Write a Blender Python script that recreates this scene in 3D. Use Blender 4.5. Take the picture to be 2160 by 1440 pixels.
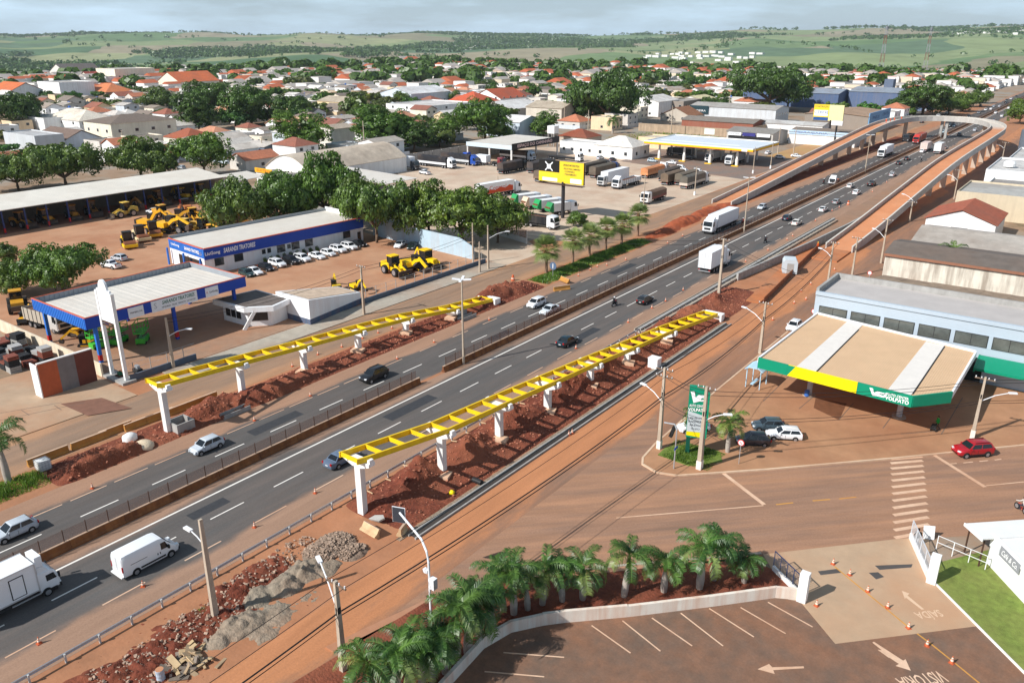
import bpy, bmesh, math, random
from mathutils import Vector, Matrix, noise
for _o in list(bpy.data.objects): bpy.data.objects.remove(_o)
S = bpy.context.scene; COL = S.collection
PI = math.pi; rad = math.radians
# ------------------------------------------------------------------ camera
FPX, CXP, CYP, HOR, CAMH = 1700.0, 1080.0, 720.0, 80.0, 42.0
PITCH = math.atan((CYP-HOR)/FPX); YAW = math.atan(1350/math.hypot(FPX, CYP-HOR))
cam = bpy.data.cameras.new('camera'); camo = bpy.data.objects.new('camera', cam); COL.objects.link(camo)
camo.location = (0, 0, CAMH); camo.rotation_euler = (PI/2-PITCH, 0, YAW)
cam.sensor_width = 36; cam.lens = FPX/2160*36; cam.clip_start = 0.5; cam.clip_end = 30000
S.camera = camo
# ------------------------------------------------------------------ light
SUN_EL, SUN_AZ = rad(38), rad(66)          # shadows fall towards SUN_AZ (from +X to +Y)
W = bpy.data.worlds.new('World'); S.world = W; W.use_nodes = True
wn, wl = W.node_tree.nodes, W.node_tree.links
wn.clear()
out = wn.new('ShaderNodeOutputWorld'); bg = wn.new('ShaderNodeBackground'); bg.inputs['Strength'].default_value = 0.06
sky = wn.new('ShaderNodeTexSky'); sky.sky_type = 'NISHITA'; sky.sun_disc = False
sky.sun_elevation = SUN_EL; sky.sun_rotation = math.atan2(-math.cos(SUN_AZ), -math.sin(SUN_AZ)) % (2*PI)
sky.altitude = 500; sky.air_density = 1.0; sky.dust_density = 1.0; sky.ozone_density = 4.0
tc = wn.new('ShaderNodeTexCoord'); mp = wn.new('ShaderNodeMapping'); mp.inputs['Scale'].default_value = (2.2, 2.2, 13)
cn = wn.new('ShaderNodeTexNoise'); cn.inputs['Scale'].default_value = 2.1; cn.inputs['Detail'].default_value = 7; cn.inputs['Roughness'].default_value = 0.56
cr = wn.new('ShaderNodeMapRange'); cr.inputs[1].default_value = 0.42; cr.inputs[2].default_value = 0.68; cr.inputs[3].default_value = 0.0; cr.inputs[4].default_value = 0.55
mx = wn.new('ShaderNodeMixRGB'); mx.inputs[2].default_value = (10.9, 14.1, 16.8, 1)
wl.new(tc.outputs['Generated'], mp.inputs['Vector']); wl.new(mp.outputs[0], cn.inputs['Vector']); wl.new(cn.outputs['Fac'], cr.inputs[0])
sz = wn.new('ShaderNodeSeparateXYZ'); wl.new(tc.outputs['Generated'], sz.inputs[0]); vr = wn.new('ShaderNodeMapRange'); vr.inputs[1].default_value = 0; vr.inputs[2].default_value = .3; vr.inputs[3].default_value = .55; vr.inputs[4].default_value = .06; wl.new(sz.outputs['Z'], vr.inputs[0])   # whitish veil low in the sky
ad = wn.new('ShaderNodeMath'); ad.use_clamp = True; wl.new(cr.outputs[0], ad.inputs[0]); wl.new(vr.outputs[0], ad.inputs[1]); wl.new(ad.outputs[0], mx.inputs[0]); wl.new(sky.outputs[0], mx.inputs[1]); wl.new(mx.outputs[0], bg.inputs[0]); wl.new(bg.outputs[0], out.inputs[0])
sun = bpy.data.lights.new('sun', 'SUN'); sun.energy = 5.0; sun.angle = rad(0.55); sun.color = (1.0, 0.965, 0.915)
suno = bpy.data.objects.new('sun', sun); COL.objects.link(suno)
suno.rotation_euler = Vector((math.cos(SUN_AZ)*math.cos(SUN_EL), math.sin(SUN_AZ)*math.cos(SUN_EL), -math.sin(SUN_EL))).to_track_quat('-Z', 'Y').to_euler()
S.view_settings.view_transform = 'Standard'; S.view_settings.look = 'None'; S.view_settings.exposure = 0.1; S.view_settings.gamma = 1.0
S.view_settings.use_curve_mapping = False
# ------------------------------------------------------------------ pixel -> place
_fw = Vector((-math.sin(YAW)*math.cos(PITCH), math.cos(YAW)*math.cos(PITCH), -math.sin(PITCH)))
_rt = Vector((math.cos(YAW), math.sin(YAW), 0)); _up = _rt.cross(_fw)
def G(px, py, z=0.0):
    d = _fw*FPX + _rt*(px-CXP) + _up*(CYP-py)
    t = (z-CAMH)/d.z
    return Vector((d.x*t, d.y*t, z))
def PX(p):
    v = Vector(p)-Vector((0, 0, CAMH)); z = v.dot(_fw)
    if z < 1: return (-9999, -9999, z)
    return (CXP+FPX*v.dot(_rt)/z, CYP-FPX*v.dot(_up)/z, z)
def HT(b, ty):
    lo, hi = 0, 60
    for _ in range(40):
        m = (lo+hi)/2
        if PX((b[0], b[1], m))[1] > ty: lo = m
        else: hi = m
    return lo
def C(r, g, b):
    f = lambda c: (c/255/12.92) if c/255 <= .04045 else ((c/255+.055)/1.055)**2.4
    return (f(r), f(g), f(b))
# ------------------------------------------------------------------ materials
MATS = {}
DUST = C(176, 116, 78)
def mat(name, col=None, rough=.75, var=.12, scale=.8, dust=0.0, metal=0.0, bump=0.0, bscale=8, spec=.3, streak=0.0, dcol=None, coord='pos', coat=0.0, emit=0.0):
    """col None -> the object's own colour; var: tone noise; dust: blotches of red soil dust"""
    if name in MATS: return MATS[name]
    m = bpy.data.materials.new(name); m.use_nodes = True; n, l = m.node_tree.nodes, m.node_tree.links
    b = n['Principled BSDF']; b.inputs['Roughness'].default_value = rough; b.inputs['Metallic'].default_value = metal
    b.inputs['Specular IOR Level'].default_value = spec
    if coat: b.inputs['Coat Weight'].default_value = coat; b.inputs['Coat Roughness'].default_value = .08
    if col is None:
        oi = n.new('ShaderNodeObjectInfo'); src = oi.outputs['Color']
    else:
        r = n.new('ShaderNodeRGB'); r.outputs[0].default_value = (*col, 1); src = r.outputs[0]
    if coord == 'pos': vec = n.new('ShaderNodeNewGeometry').outputs['Position']
    else: vec = n.new('ShaderNodeTexCoord').outputs['Object']
    if var:
        t = n.new('ShaderNodeTexNoise'); t.inputs['Scale'].default_value = scale; t.inputs['Detail'].default_value = 6; t.inputs['Roughness'].default_value = .65
        l.new(vec, t.inputs['Vector'])
        mr = n.new('ShaderNodeMapRange'); mr.inputs[1].default_value = .3; mr.inputs[2].default_value = .7; mr.inputs[3].default_value = 1-var; mr.inputs[4].default_value = 1+var
        l.new(t.outputs['Fac'], mr.inputs[0])
        vm = n.new('ShaderNodeVectorMath'); vm.operation = 'SCALE'; l.new(src, vm.inputs[0]); l.new(mr.outputs[0], vm.inputs['Scale']); src = vm.outputs[0]
    if dust or streak:
        t2 = n.new('ShaderNodeTexNoise'); t2.inputs['Scale'].default_value = .11 if dust else .6; t2.inputs['Detail'].default_value = 7; t2.inputs['Roughness'].default_value = .62
        if streak:
            mpn = n.new('ShaderNodeMapping'); mpn.inputs['Scale'].default_value = (1.6, 1.6, .16); l.new(vec, mpn.inputs['Vector']); l.new(mpn.outputs[0], t2.inputs['Vector'])
        else: l.new(vec, t2.inputs['Vector'])
        m2 = n.new('ShaderNodeMapRange'); m2.inputs[1].default_value = .42; m2.inputs[2].default_value = .66; m2.inputs[4].default_value = dust or streak
        l.new(t2.outputs['Fac'], m2.inputs[0])
        mxn = n.new('ShaderNodeMixRGB'); l.new(m2.outputs[0], mxn.inputs[0]); l.new(src, mxn.inputs[1]); mxn.inputs[2].default_value = (*(dcol or DUST), 1); src = mxn.outputs[0]
    l.new(src, b.inputs['Base Color'])
    if emit:
        l.new(src, b.inputs['Emission Color']); b.inputs['Emission Strength'].default_value = emit
    if bump:
        t3 = n.new('ShaderNodeTexNoise'); t3.inputs['Scale'].default_value = bscale; t3.inputs['Detail'].default_value = 5; l.new(vec, t3.inputs['Vector'])
        bp = n.new('ShaderNodeBump'); bp.inputs['Strength'].default_value = bump; bp.inputs['Distance'].default_value = .12; l.new(t3.outputs['Fac'], bp.inputs['Height']); l.new(bp.outputs[0], b.inputs['Normal'])
    MATS[name] = m; return m
def dim(k, *ms):
    for m in ms:
        for n in m.node_tree.nodes:
            s = n.outputs[0] if n.type == 'RGB' else (n.inputs[2] if n.type == 'MIX_RGB' else None)
            if s is not None: s.default_value = [c*k for c in s.default_value[:3]]+[1]
def glass(name='dark_glass', col=(.012, .016, .02), rough=.08):
    return mat(name, col, rough=rough, var=0, spec=.6)
# ------------------------------------------------------------------ meshes
class MB:
    def __init__(s): s.v = []; s.f = []; s.m = []
    def add(s, vs, fs, mi=0):
        b = len(s.v); s.v += [tuple(v) for v in vs]
        for f in fs: s.f.append([b+i for i in f]); s.m.append(mi)
        return s
    def box(s, c, d, rz=0, mi=0, M=None):
        x, y, z = d[0]/2, d[1]/2, d[2]/2
        R = Matrix.Rotation(rz, 3, 'Z') if M is None else M
        vs = [R @ Vector((i*x, j*y, k*z))+Vector(c) for k in (-1, 1) for i, j in ((-1, -1), (1, -1), (1, 1), (-1, 1))]
        return s.add(vs, [(3, 2, 1, 0), (4, 5, 6, 7), (0, 1, 5, 4), (1, 2, 6, 5), (2, 3, 7, 6), (3, 0, 4, 7)], mi)
    def b2(s, a, b, mi=0):
        return s.box([(a[i]+b[i])/2 for i in range(3)], [abs(b[i]-a[i]) for i in range(3)], 0, mi)
    def bar(s, a, b, w, h, mi=0):
        """square bar from a to b, w wide, h high"""
        a, b = Vector(a), Vector(b); d = b-a; L = d.length
        if L < 1e-6: return s
        y = d/L; x = y.cross(Vector((0, 0, 1)))
        x = Vector((1, 0, 0)) if x.length < 1e-4 else x.normalized()
        z = x.cross(y); M = Matrix((x, y, z)).transposed()
        return s.box((a+b)/2, (w, L, h), 0, mi, M)
    def prism(s, poly, z0, z1, mi=0, bottom=True):
        n = len(poly); ar = sum(poly[i][0]*poly[(i+1) % n][1]-poly[(i+1) % n][0]*poly[i][1] for i in range(n))
        if ar < 0: poly = poly[::-1]
        vs = [(p[0], p[1], z0) for p in poly]+[(p[0], p[1], z1) for p in poly]
        fs = [tuple(range(n, 2*n))]+[(i, (i+1) % n, n+(i+1) % n, n+i) for i in range(n)]
        if bottom: fs.append(tuple(range(n-1, -1, -1)))
        return s.add(vs, fs, mi)
    def ext(s, poly, o, u, v, w, d0, d1, mi=0):
        """polygon in the plane (o,u,v), extruded along w from d0 to d1"""
        o, u, v, w = Vector(o), Vector(u), Vector(v), Vector(w); n = len(poly)
        vs = [o+u*p[0]+v*p[1]+w*d for d in (d0, d1) for p in poly]
        return s.add(vs, [tuple(range(n-1, -1, -1)), tuple(range(n, 2*n))]+[(i, (i+1) % n, n+(i+1) % n, n+i) for i in range(n)], mi)
    def loft(s, rings, mi=0, caps=True):
        n = len(rings[0]); vs = [p for r in rings for p in r]; fs = []
        for k in range(len(rings)-1):
            for i in range(n): fs.append((k*n+i, k*n+(i+1) % n, (k+1)*n+(i+1) % n, (k+1)*n+i))
        if caps: fs += [tuple(range(n-1, -1, -1)), tuple((len(rings)-1)*n+i for i in range(n))]
        return s.add(vs, fs, mi)
    def tube(s, pts, r, n=8, mi=0, r2=None, caps=True):
        pts = [Vector(p) for p in pts]; rings = []; N = len(pts)
        for i, p in enumerate(pts):
            d = (pts[min(i+1, N-1)]-pts[max(i-1, 0)])
            d = d.normalized() if d.length > 1e-9 else Vector((0, 0, 1))
            a = d.cross(Vector((0, 0, 1))); a = Vector((1, 0, 0)) if a.length < .05 else a.normalized()
            b = d.cross(a); rr = r[i] if isinstance(r, (list, tuple)) else (r if r2 is None else r+(r2-r)*i/(N-1))
            rings.append([p+(a*math.cos(t)+b*math.sin(t))*rr for t in [2*PI*k/n for k in range(n)]])
        return s.loft(rings, mi, caps)
    def cyl(s, c, r, h, n=12, mi=0, axis='Z', r2=None):
        e = {'X': Vector((1, 0, 0)), 'Y': Vector((0, 1, 0)), 'Z': Vector((0, 0, 1))}[axis]*h
        return s.tube([Vector(c), Vector(c)+e], r, n, mi, r2)
    def lathe(s, prof, n=12, c=(0, 0, 0), mi=0):
        return s.loft([[(c[0]+r*math.cos(2*PI*k/n), c[1]+r*math.sin(2*PI*k/n), c[2]+z) for k in range(n)] for r, z in prof], mi)
    def quad(s, a, b, c, d, mi=0): return s.add([a, b, c, d], [(0, 1, 2, 3)], mi)
    def mesh(s, name='m', mats=(), smooth=None):
        me = bpy.data.meshes.new(name); me.from_pydata([tuple(v) for v in s.v], [], s.f)
        for m in (mats if isinstance(mats, (list, tuple)) else [mats]): me.materials.append(m)
        if any(s.m): me.polygons.foreach_set('material_index', s.m)
        if smooth is not None:
            me.polygons.foreach_set('use_smooth', [True]*len(s.f)); me.update()
            me.set_sharp_from_angle(angle=rad(smooth))
        me.update(); return me
def obj(name, mb, mats=(), parent=None, loc=(0, 0, 0), rz=0, smooth=None, rot=None):
    me = mb if isinstance(mb, bpy.types.Mesh) else mb.mesh(name, mats, smooth)
    o = bpy.data.objects.new(name, me); COL.objects.link(o); o.location = loc
    o.rotation_euler = rot if rot is not None else (0, 0, rz)
    if parent is not None: o.parent = parent
    return o
def tag(o, label=None, cat=None, group=None, kind=None):
    if label: o['label'] = label
    if cat: o['category'] = cat
    if group: o['group'] = group
    if kind: o['kind'] = kind
    return o
def thing(name, label, cat, loc=(0, 0, 0), rz=0, group=None):
    o = bpy.data.objects.new(name, None); COL.objects.link(o); o.location = loc; o.rotation_euler = (0, 0, rz); o.empty_display_size = .3
    return tag(o, label, cat, group)
def dup(root, loc, rz=0, label=None, group=None, scale=None, col=None):
    """copy of a thing with its parts and sub-parts; col recolours the parts marked paint"""
    r = root.copy(); COL.objects.link(r); r.location = loc; r.rotation_euler = (0, 0, rz)
    if label: r['label'] = label
    if group: r['group'] = group
    if scale: r.scale = (scale,)*3 if not isinstance(scale, (tuple, list)) else scale
    for ch in root.children:
        c = ch.copy(); COL.objects.link(c); c.parent = r; c.matrix_parent_inverse = ch.matrix_parent_inverse
        if col and ch.get('_p'): c.color = (*col, 1)
        for g in ch.children:
            d = g.copy(); COL.objects.link(d); d.parent = c; d.matrix_parent_inverse = g.matrix_parent_inverse
            if col and g.get('_p'): d.color = (*col, 1)
    if col and root.get('_p'): r.color = (*col, 1)
    return r
PROTOS = []
def proto(r):
    PROTOS.append(r); return r
def drop_protos():
    for r in PROTOS:
        for c in list(r.children):
            for g in list(c.children): bpy.data.objects.remove(g)
            bpy.data.objects.remove(c)
        bpy.data.objects.remove(r)
    PROTOS.clear()
def paint(o, col): o.color = (*col, 1); o['_p'] = 1; return o
_tc = {}
def text(name, s, size, m, parent, loc, rot, width=None, depth=.012, shear=0.0, bold=0.0, align='CENTER'):
    key = (s, shear, bold, align)
    if key not in _tc:
        cu = bpy.data.curves.new('t', 'FONT'); cu.body = s; cu.size = 1; cu.align_x = align; cu.align_y = 'CENTER'; cu.shear = shear; cu.offset = bold; cu.resolution_u = 2; cu.extrude = .02
        to = bpy.data.objects.new('t', cu); COL.objects.link(to); bpy.context.view_layer.update()
        me = bpy.data.meshes.new_from_object(to.evaluated_get(bpy.context.evaluated_depsgraph_get())); bpy.data.objects.remove(to)
        _tc[key] = me
    me = _tc[key].copy(); me.materials.clear(); me.materials.append(m)
    o = obj(name, me, parent=parent, loc=loc, rot=rot)
    xs = [v.co.x for v in me.vertices]; w = max(xs)-min(xs) if xs else 1
    o.scale = ((width/w) if width else size, size, depth/.04)
    return o
RX = (PI/2, 0, PI/2)     # lettering on a wall that faces +X
RY = (PI/2, 0, 0)        # lettering on a wall that faces -Y
_ORD = ['nearest', 'second nearest', 'third nearest', 'fourth nearest', 'fifth nearest', 'sixth nearest', 'seventh nearest', 'eighth nearest', 'ninth nearest', 'tenth nearest',
        'eleventh nearest', 'twelfth nearest', 'thirteenth nearest', 'fourteenth nearest', 'fifteenth nearest', 'sixteenth nearest', 'seventeenth nearest', 'eighteenth nearest', 'nineteenth nearest', 'twentieth nearest']
LANDM = []               # (phrase, x, y)
AUTO = []                # (object, description, category, group, x, y)
def auto(o, desc, cat, group, x, y):
    o['category'] = cat; o['group'] = group; AUTO.append((o, desc, x, y)); return o
def auto_labels():
    gr = {}
    for o, d, x, y in AUTO:
        k = min(range(len(LANDM)), key=lambda i: (LANDM[i][1]-x)**2+(LANDM[i][2]-y)**2)
        a, b = PX((x, y, 0)), PX((LANDM[k][1], LANDM[k][2], 0)); sd = ('right of' if a[0] > b[0] else 'left of') if abs(a[0]-b[0]) > 1.3*abs(a[1]-b[1]) else ('behind' if a[1] < b[1] else 'before')
        gr.setdefault((d, k, sd), []).append((math.hypot(LANDM[k][1]-x, LANDM[k][2]-y), o))
    for (d, k, sd), lst in gr.items():
        lst.sort(key=lambda t: t[0])
        for i, (_, o) in enumerate(lst): o['label'] = '%s, %s %s %s' % (d, _ORD[min(i, 19)], sd, LANDM[k][0])
# ================================================================== SETTING
def sstep(a, b, x):
    t = max(0, min(1, (x-a)/(b-a))); return t*t*(3-2*t)
def fbm(x, y, s, o=4, seed=0):
    return noise.fractal(Vector((x/s, y/s, seed*7.3)), 1.0, 2.0, o)
def crest(a):
    """height of the far ridge by bearing (degrees left of +Y)"""
    t = (math.degrees(YAW)-a)/32.0            # -1 left edge .. +1 right edge of the view
    return 62+46*sstep(.15, .75, t)+7*math.sin(a*.35)+5*math.sin(a*.9+1)
def terrain(x, y):
    r = math.hypot(x, y)
    if r < 850: return 0.0
    a = math.degrees(math.atan2(-x, y)); t = (math.degrees(YAW)-a)/32.0
    dep = 58-26*sstep(.1, .9, t)
    z = -dep*sstep(850, 2300, r)+(crest(a)+dep)*sstep(2200, 6600, r)
    k = sstep(1500, 2600, r)*(1-.75*sstep(5600, 6800, r))
    z += k*(30*fbm(x, y, 1500, 3, 1)+13*fbm(x, y, 480, 3, 2))
    if r > 6900: z -= (r-6900)*.012
    return z
def road_mat(name, ca, cd, xc, w0, w1, dmax, base, rough=.85, sy=.25, rot=0):
    m = bpy.data.materials.new(name); m.use_nodes = True; n, l = m.node_tree.nodes, m.node_tree.links; b = n['Principled BSDF']
    b.inputs['Roughness'].default_value = rough; b.inputs['Specular IOR Level'].default_value = .25
    g = n.new('ShaderNodeNewGeometry'); sp = n.new('ShaderNodeSeparateXYZ'); l.new(g.outputs['Position'], sp.inputs[0])
    def math_(op, a, bb):
        q = n.new('ShaderNodeMath'); q.operation = op
        for i, v in enumerate((a, bb)):
            if v is None: continue
            if isinstance(v, (int, float)): q.inputs[i].default_value = v
            else: l.new(v, q.inputs[i])
        return q.outputs[0]
    def nz(scale, sx=1, sy=1, det=6, lo=.35, hi=.65):
        mp0 = n.new('ShaderNodeMapping'); mp0.inputs['Rotation'].default_value = (0, 0, rot); l.new(g.outputs['Position'], mp0.inputs['Vector']); mpn = n.new('ShaderNodeMapping'); mpn.inputs['Scale'].default_value = (sx, sy, 1); l.new(mp0.outputs[0], mpn.inputs['Vector'])
        t = n.new('ShaderNodeTexNoise'); t.inputs['Scale'].default_value = scale; t.inputs['Detail'].default_value = det; t.inputs['Roughness'].default_value = .62; l.new(mpn.outputs[0], t.inputs['Vector'])
        r_ = n.new('ShaderNodeMapRange'); r_.inputs[1].default_value = lo; r_.inputs[2].default_value = hi; l.new(t.outputs['Fac'], r_.inputs[0]); return r_.outputs[0]
    d = math_('ABSOLUTE', math_('SUBTRACT', sp.outputs['X'], xc), None)
    d = math_('ADD', d, math_('MULTIPLY', math_('SUBTRACT', nz(.16, 1, .35), .5), (w1-w0)*1.2))
    e = n.new('ShaderNodeMapRange'); e.interpolation_type = 'SMOOTHSTEP'; e.inputs[1].default_value = w0; e.inputs[2].default_value = w1; e.inputs[4].default_value = dmax; l.new(d, e.inputs[0])
    blot = math_('MULTIPLY', nz(.22, 1, sy), base)
    trk = math_('MULTIPLY', nz(1.3, 1, .03 if sy < .5 else .8), base*(.8 if sy < .5 else .35))
    f = math_('MINIMUM', math_('ADD', math_('ADD', e.outputs[0], blot), trk), 1.0)
    r1 = n.new('ShaderNodeRGB'); r1.outputs[0].default_value = (*[c*.8 for c in ca], 1); r2 = n.new('ShaderNodeRGB'); r2.outputs[0].default_value = (*[c*.82 for c in cd], 1)
    tone = n.new('ShaderNodeMapRange'); tone.inputs[3].default_value = .88; tone.inputs[4].default_value = 1.14; l.new(nz(.9, 1, .12 if sy < .5 else 1, 8, .3, .7), tone.inputs[0])
    fine = n.new('ShaderNodeMapRange'); fine.inputs[3].default_value = .9; fine.inputs[4].default_value = 1.1; l.new(nz(6, 1, 1, 3, .3, .7), fine.inputs[0])
    mxn = n.new('ShaderNodeMixRGB'); l.new(f, mxn.inputs[0]); l.new(r1.outputs[0], mxn.inputs[1]); l.new(r2.outputs[0], mxn.inputs[2])
    v = n.new('ShaderNodeVectorMath'); v.operation = 'SCALE'; l.new(mxn.outputs[0], v.inputs[0]); l.new(math_('MULTIPLY', tone.outputs[0], fine.outputs[0]), v.inputs['Scale'])
    l.new(v.outputs[0], b.inputs['Base Color']); return m
def ground_mat():
    m = bpy.data.materials.new('ground'); m.use_nodes = True; n, l = m.node_tree.nodes, m.node_tree.links; b = n['Principled BSDF']; b.inputs['Roughness'].default_value = .95; b.inputs['Specular IOR Level'].default_value = .1
    g = n.new('ShaderNodeNewGeometry')
    def tex(kind, scale, vec=None, **kw):
        t = n.new(kind); t.inputs['Scale'].default_value = scale
        for k, v in kw.items(): t.inputs[k].default_value = v
        l.new(vec or g.outputs['Position'], t.inputs['Vector']); return t
    dn = tex('ShaderNodeTexNoise', .0012, Detail=3); dv = n.new('ShaderNodeVectorMath'); dv.operation = 'SCALE'; dv.inputs['Scale'].default_value = 700; l.new(dn.outputs['Color'], dv.inputs[0])
    av = n.new('ShaderNodeVectorMath'); l.new(g.outputs['Position'], av.inputs[0]); l.new(dv.outputs[0], av.inputs[1])
    mpn = n.new('ShaderNodeMapping'); mpn.inputs['Scale'].default_value = (1, 1, 0); mpn.inputs['Rotation'].default_value = (0, 0, .5); l.new(av.outputs[0], mpn.inputs['Vector'])
    vo = tex('ShaderNodeTexVoronoi', .0021, mpn.outputs[0]); vo.inputs['Randomness'].default_value = .9
    sx = n.new('ShaderNodeSeparateXYZ'); l.new(vo.outputs['Color'], sx.inputs[0])
    rp = n.new('ShaderNodeValToRGB'); rp.color_ramp.interpolation = 'CONSTANT'
    cols = [(142, 156, 108), (112, 138, 92), (160, 164, 120), (94, 122, 86), (166, 156, 128), (124, 146, 100), (146, 160, 112), (104, 128, 96), (152, 146, 116)]
    e = rp.color_ramp.elements
    while len(e) < len(cols): e.new(.5)
    for i, c in enumerate(cols): e[i].position = i/len(cols); e[i].color = (*[v*.84 for v in C(*c)], 1)
    l.new(sx.outputs[0], rp.inputs[0])
    fn = tex('ShaderNodeTexNoise', .012, Detail=6); fr = n.new('ShaderNodeMapRange'); fr.inputs[1].default_value = .3; fr.inputs[2].default_value = .7; fr.inputs[3].default_value = .84; fr.inputs[4].default_value = 1.14; l.new(fn.outputs['Fac'], fr.inputs[0])
    fs = n.new('ShaderNodeVectorMath'); fs.operation = 'SCALE'; l.new(rp.outputs[0], fs.inputs[0]); l.new(fr.outputs[0], fs.inputs['Scale'])
    tn = tex('ShaderNodeTexNoise', .035, Detail=9, Roughness=.7); tr = n.new('ShaderNodeValToRGB')
    for i, (p, c) in enumerate([(.3, (96, 92, 72)), (.45, (158, 132, 110)), (.58, (150, 146, 136)), (.72, (172, 128, 98))]):
        if i > 1: tr.color_ramp.elements.new(p)
        tr.color_ramp.elements[i].position = p; tr.color_ramp.elements[i].color = (*C(*c), 1)
    l.new(tn.outputs['Fac'], tr.inputs[0])
    ln = n.new('ShaderNodeVectorMath'); ln.operation = 'LENGTH'; l.new(g.outputs['Position'], ln.inputs[0])
    an = n.new('ShaderNodeMath'); an.operation = 'MULTIPLY_ADD'; an.inputs[1].default_value = 900; l.new(dn.outputs['Fac'], an.inputs[0]); l.new(ln.outputs['Value'], an.inputs[2])
    mr = n.new('ShaderNodeMapRange'); mr.inputs[1].default_value = 1900; mr.inputs[2].default_value = 2000; l.new(an.outputs[0], mr.inputs[0])
    mxn = n.new('ShaderNodeMixRGB'); l.new(mr.outputs[0], mxn.inputs[0]); l.new(tr.outputs[0], mxn.inputs[1]); l.new(fs.outputs[0], mxn.inputs[2]); l.new(mxn.outputs[0], b.inputs['Base Color'])
    return m
def build_ground():
    yd = math.degrees(YAW)
    angs = [yd-180+10*i for i in range(13)]+[yd-50+.55*i for i in range(182)]+[yd+52+9.8*i for i in range(13)]
    angs = sorted(set(round(a, 3) for a in angs if a < yd+179))
    rs = [0.0, 150, 400, 700, 850]+[850+65*i for i in range(1, 100)]+[7400, 7900, 8600, 9400]
    vs = [(0, 0, 0)]; fs = []; n = len(angs)
    for r in rs[1:]:
        for a in angs:
            x, y = -math.sin(rad(a))*r, math.cos(rad(a))*r; vs.append((x, y, terrain(x, y)))
    for i in range(n): fs.append((0, 1+(i+1) % n, 1+i))
    for k in range(len(rs)-2):
        for i in range(n):
            j = (i+1) % n; fs.append((1+k*n+i, 1+k*n+j, 1+(k+1)*n+j, 1+(k+1)*n+i))
    mb = MB(); mb.v = vs; mb.f = [f[::-1] for f in fs]; mb.m = [0]*len(fs)
    me = mb.mesh('ground', ground_mat(), smooth=80); me.flip_normals() if me.polygons[500].normal.z < 0 else None
    tag(obj('ground', me), kind='structure')
build_ground()
def sheet(name, poly, z, m, parent=None, kind='structure', thick=None):
    mb = MB(); mb.prism(poly, (z-thick) if thick else -.3, z, bottom=False)
    o = obj(name, mb, m, parent)
    if parent is None: tag(o, kind=kind)
    return o
def rect(x0, x1, y0, y1): return [(x0, y0), (x1, y0), (x1, y1), (x0, y1)]
ORANGE = C(205, 138, 98); RED = C(132, 66, 46); BROWN = C(176, 134, 108)
M_verge = mat('verge_dirt', C(186, 132, 98), rough=.95, var=.2, scale=.35, dust=.7, dcol=C(200, 134, 94), bump=.25, bscale=3)
M_soil = mat('red_soil', C(112, 58, 42), rough=.97, var=.5, scale=1.6, dust=.7, dcol=C(154, 94, 68), bump=.9, bscale=5)
M_oran = mat('orange_dirt', C(202, 126, 80), rough=.95, var=.16, scale=.4, dust=.6, dcol=C(188, 144, 114), bump=.25, bscale=4)
M_hwy_l = road_mat('asphalt_left', C(97, 96, 95), C(176, 138, 113), -71.3, 3.5, 4.5, .95, .07)
M_hwy_r = road_mat('asphalt_right', C(99, 98, 97), C(172, 138, 115), -61.3, 3.5, 4.9, .95, .10)
M_srv_l = road_mat('asphalt_service', C(150, 128, 110), C(190, 146, 112), -89.0, 1.8, 5.5, .8, .35)
M_srv_r = road_mat('asphalt_service_dusty', C(140, 114, 98), C(202, 138, 96), -35.3, 2.6, 5.6, .95, .32)
M_street = road_mat('asphalt_street', C(152, 122, 104), C(186, 140, 109), 0, 900, 901, 0, .6, sy=.22, rot=PI/4)
M_park = road_mat('asphalt_parking', C(122, 103, 90), C(156, 112, 86), 0, 900, 901, 0, .7, sy=1)
M_conc = mat('concrete', C(190, 180, 164), rough=.85, var=.14, scale=.7, dust=.45, dcol=C(186, 138, 106))
M_concw = mat('concrete_white', C(236, 234, 230), rough=.7, var=.05, scale=1.2, streak=.22, dcol=C(190, 168, 150))
M_concg = mat('concrete_grey', C(168, 166, 162), rough=.8, var=.14, scale=1.0, streak=.35, dcol=C(120, 116, 110))
M_slab = mat('forecourt_concrete', C(196, 168, 140), rough=.85, var=.1, scale=.5, dust=.6, dcol=C(196, 140, 102))
M_yard = mat('yard_dirt', C(204, 156, 122), rough=.95, var=.1, scale=.25, dust=.7, dcol=C(182, 124, 90), bump=.12, bscale=3)
M_lot = mat('truck_lot', C(222, 200, 176), rough=.9, var=.12, scale=.12, dust=.5, dcol=C(192, 148, 120))
M_terra = mat('terracotta_paving', C(192, 144, 108), rough=.85, var=.12, scale=.5, dust=.5, dcol=C(170, 116, 84))
M_grass = mat('lawn', C(112, 130, 58), rough=.95, var=.35, scale=1.4, dust=.5, dcol=C(150, 144, 84), bump=.5, bscale=14)
dim(.80, M_verge, M_oran, M_conc, M_slab, M_yard, M_lot, M_terra)
M_line = mat('road_paint', C(236, 232, 224), rough=.7, var=.08, scale=2.5, dust=.12)
M_lined = mat('road_paint_dusty', C(222, 188, 160), rough=.8, var=.1, scale=2.0, dust=.55)
M_liney = mat('road_paint_yellow', C(206, 150, 70), rough=.8, var=.12, scale=2.0, dust=.4)
corr = sheet('corridor_ground', rect(-101, -24, -60, 640), .004, M_verge)
hl = sheet('highway', rect(-78.2, -67.3, -60, 900), .014, M_hwy_l); hr = sheet('highway', rect(-66.7, -53.6, -60, 900), .014, M_hwy_r)
sl = sheet('service_road', rect(-92.8, -84.2, -60, 640), .014, M_srv_l); sr = sheet('service_road', rect(-43.2, -33.2, -60, 640), .012, M_srv_r)
sheet('right_pavement', rect(-33.2, -27, 119, 520), .03, mat('pave_brown', C(136, 108, 90), var=.15, scale=.5, dust=.4, dcol=C(160, 116, 86)))
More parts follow.
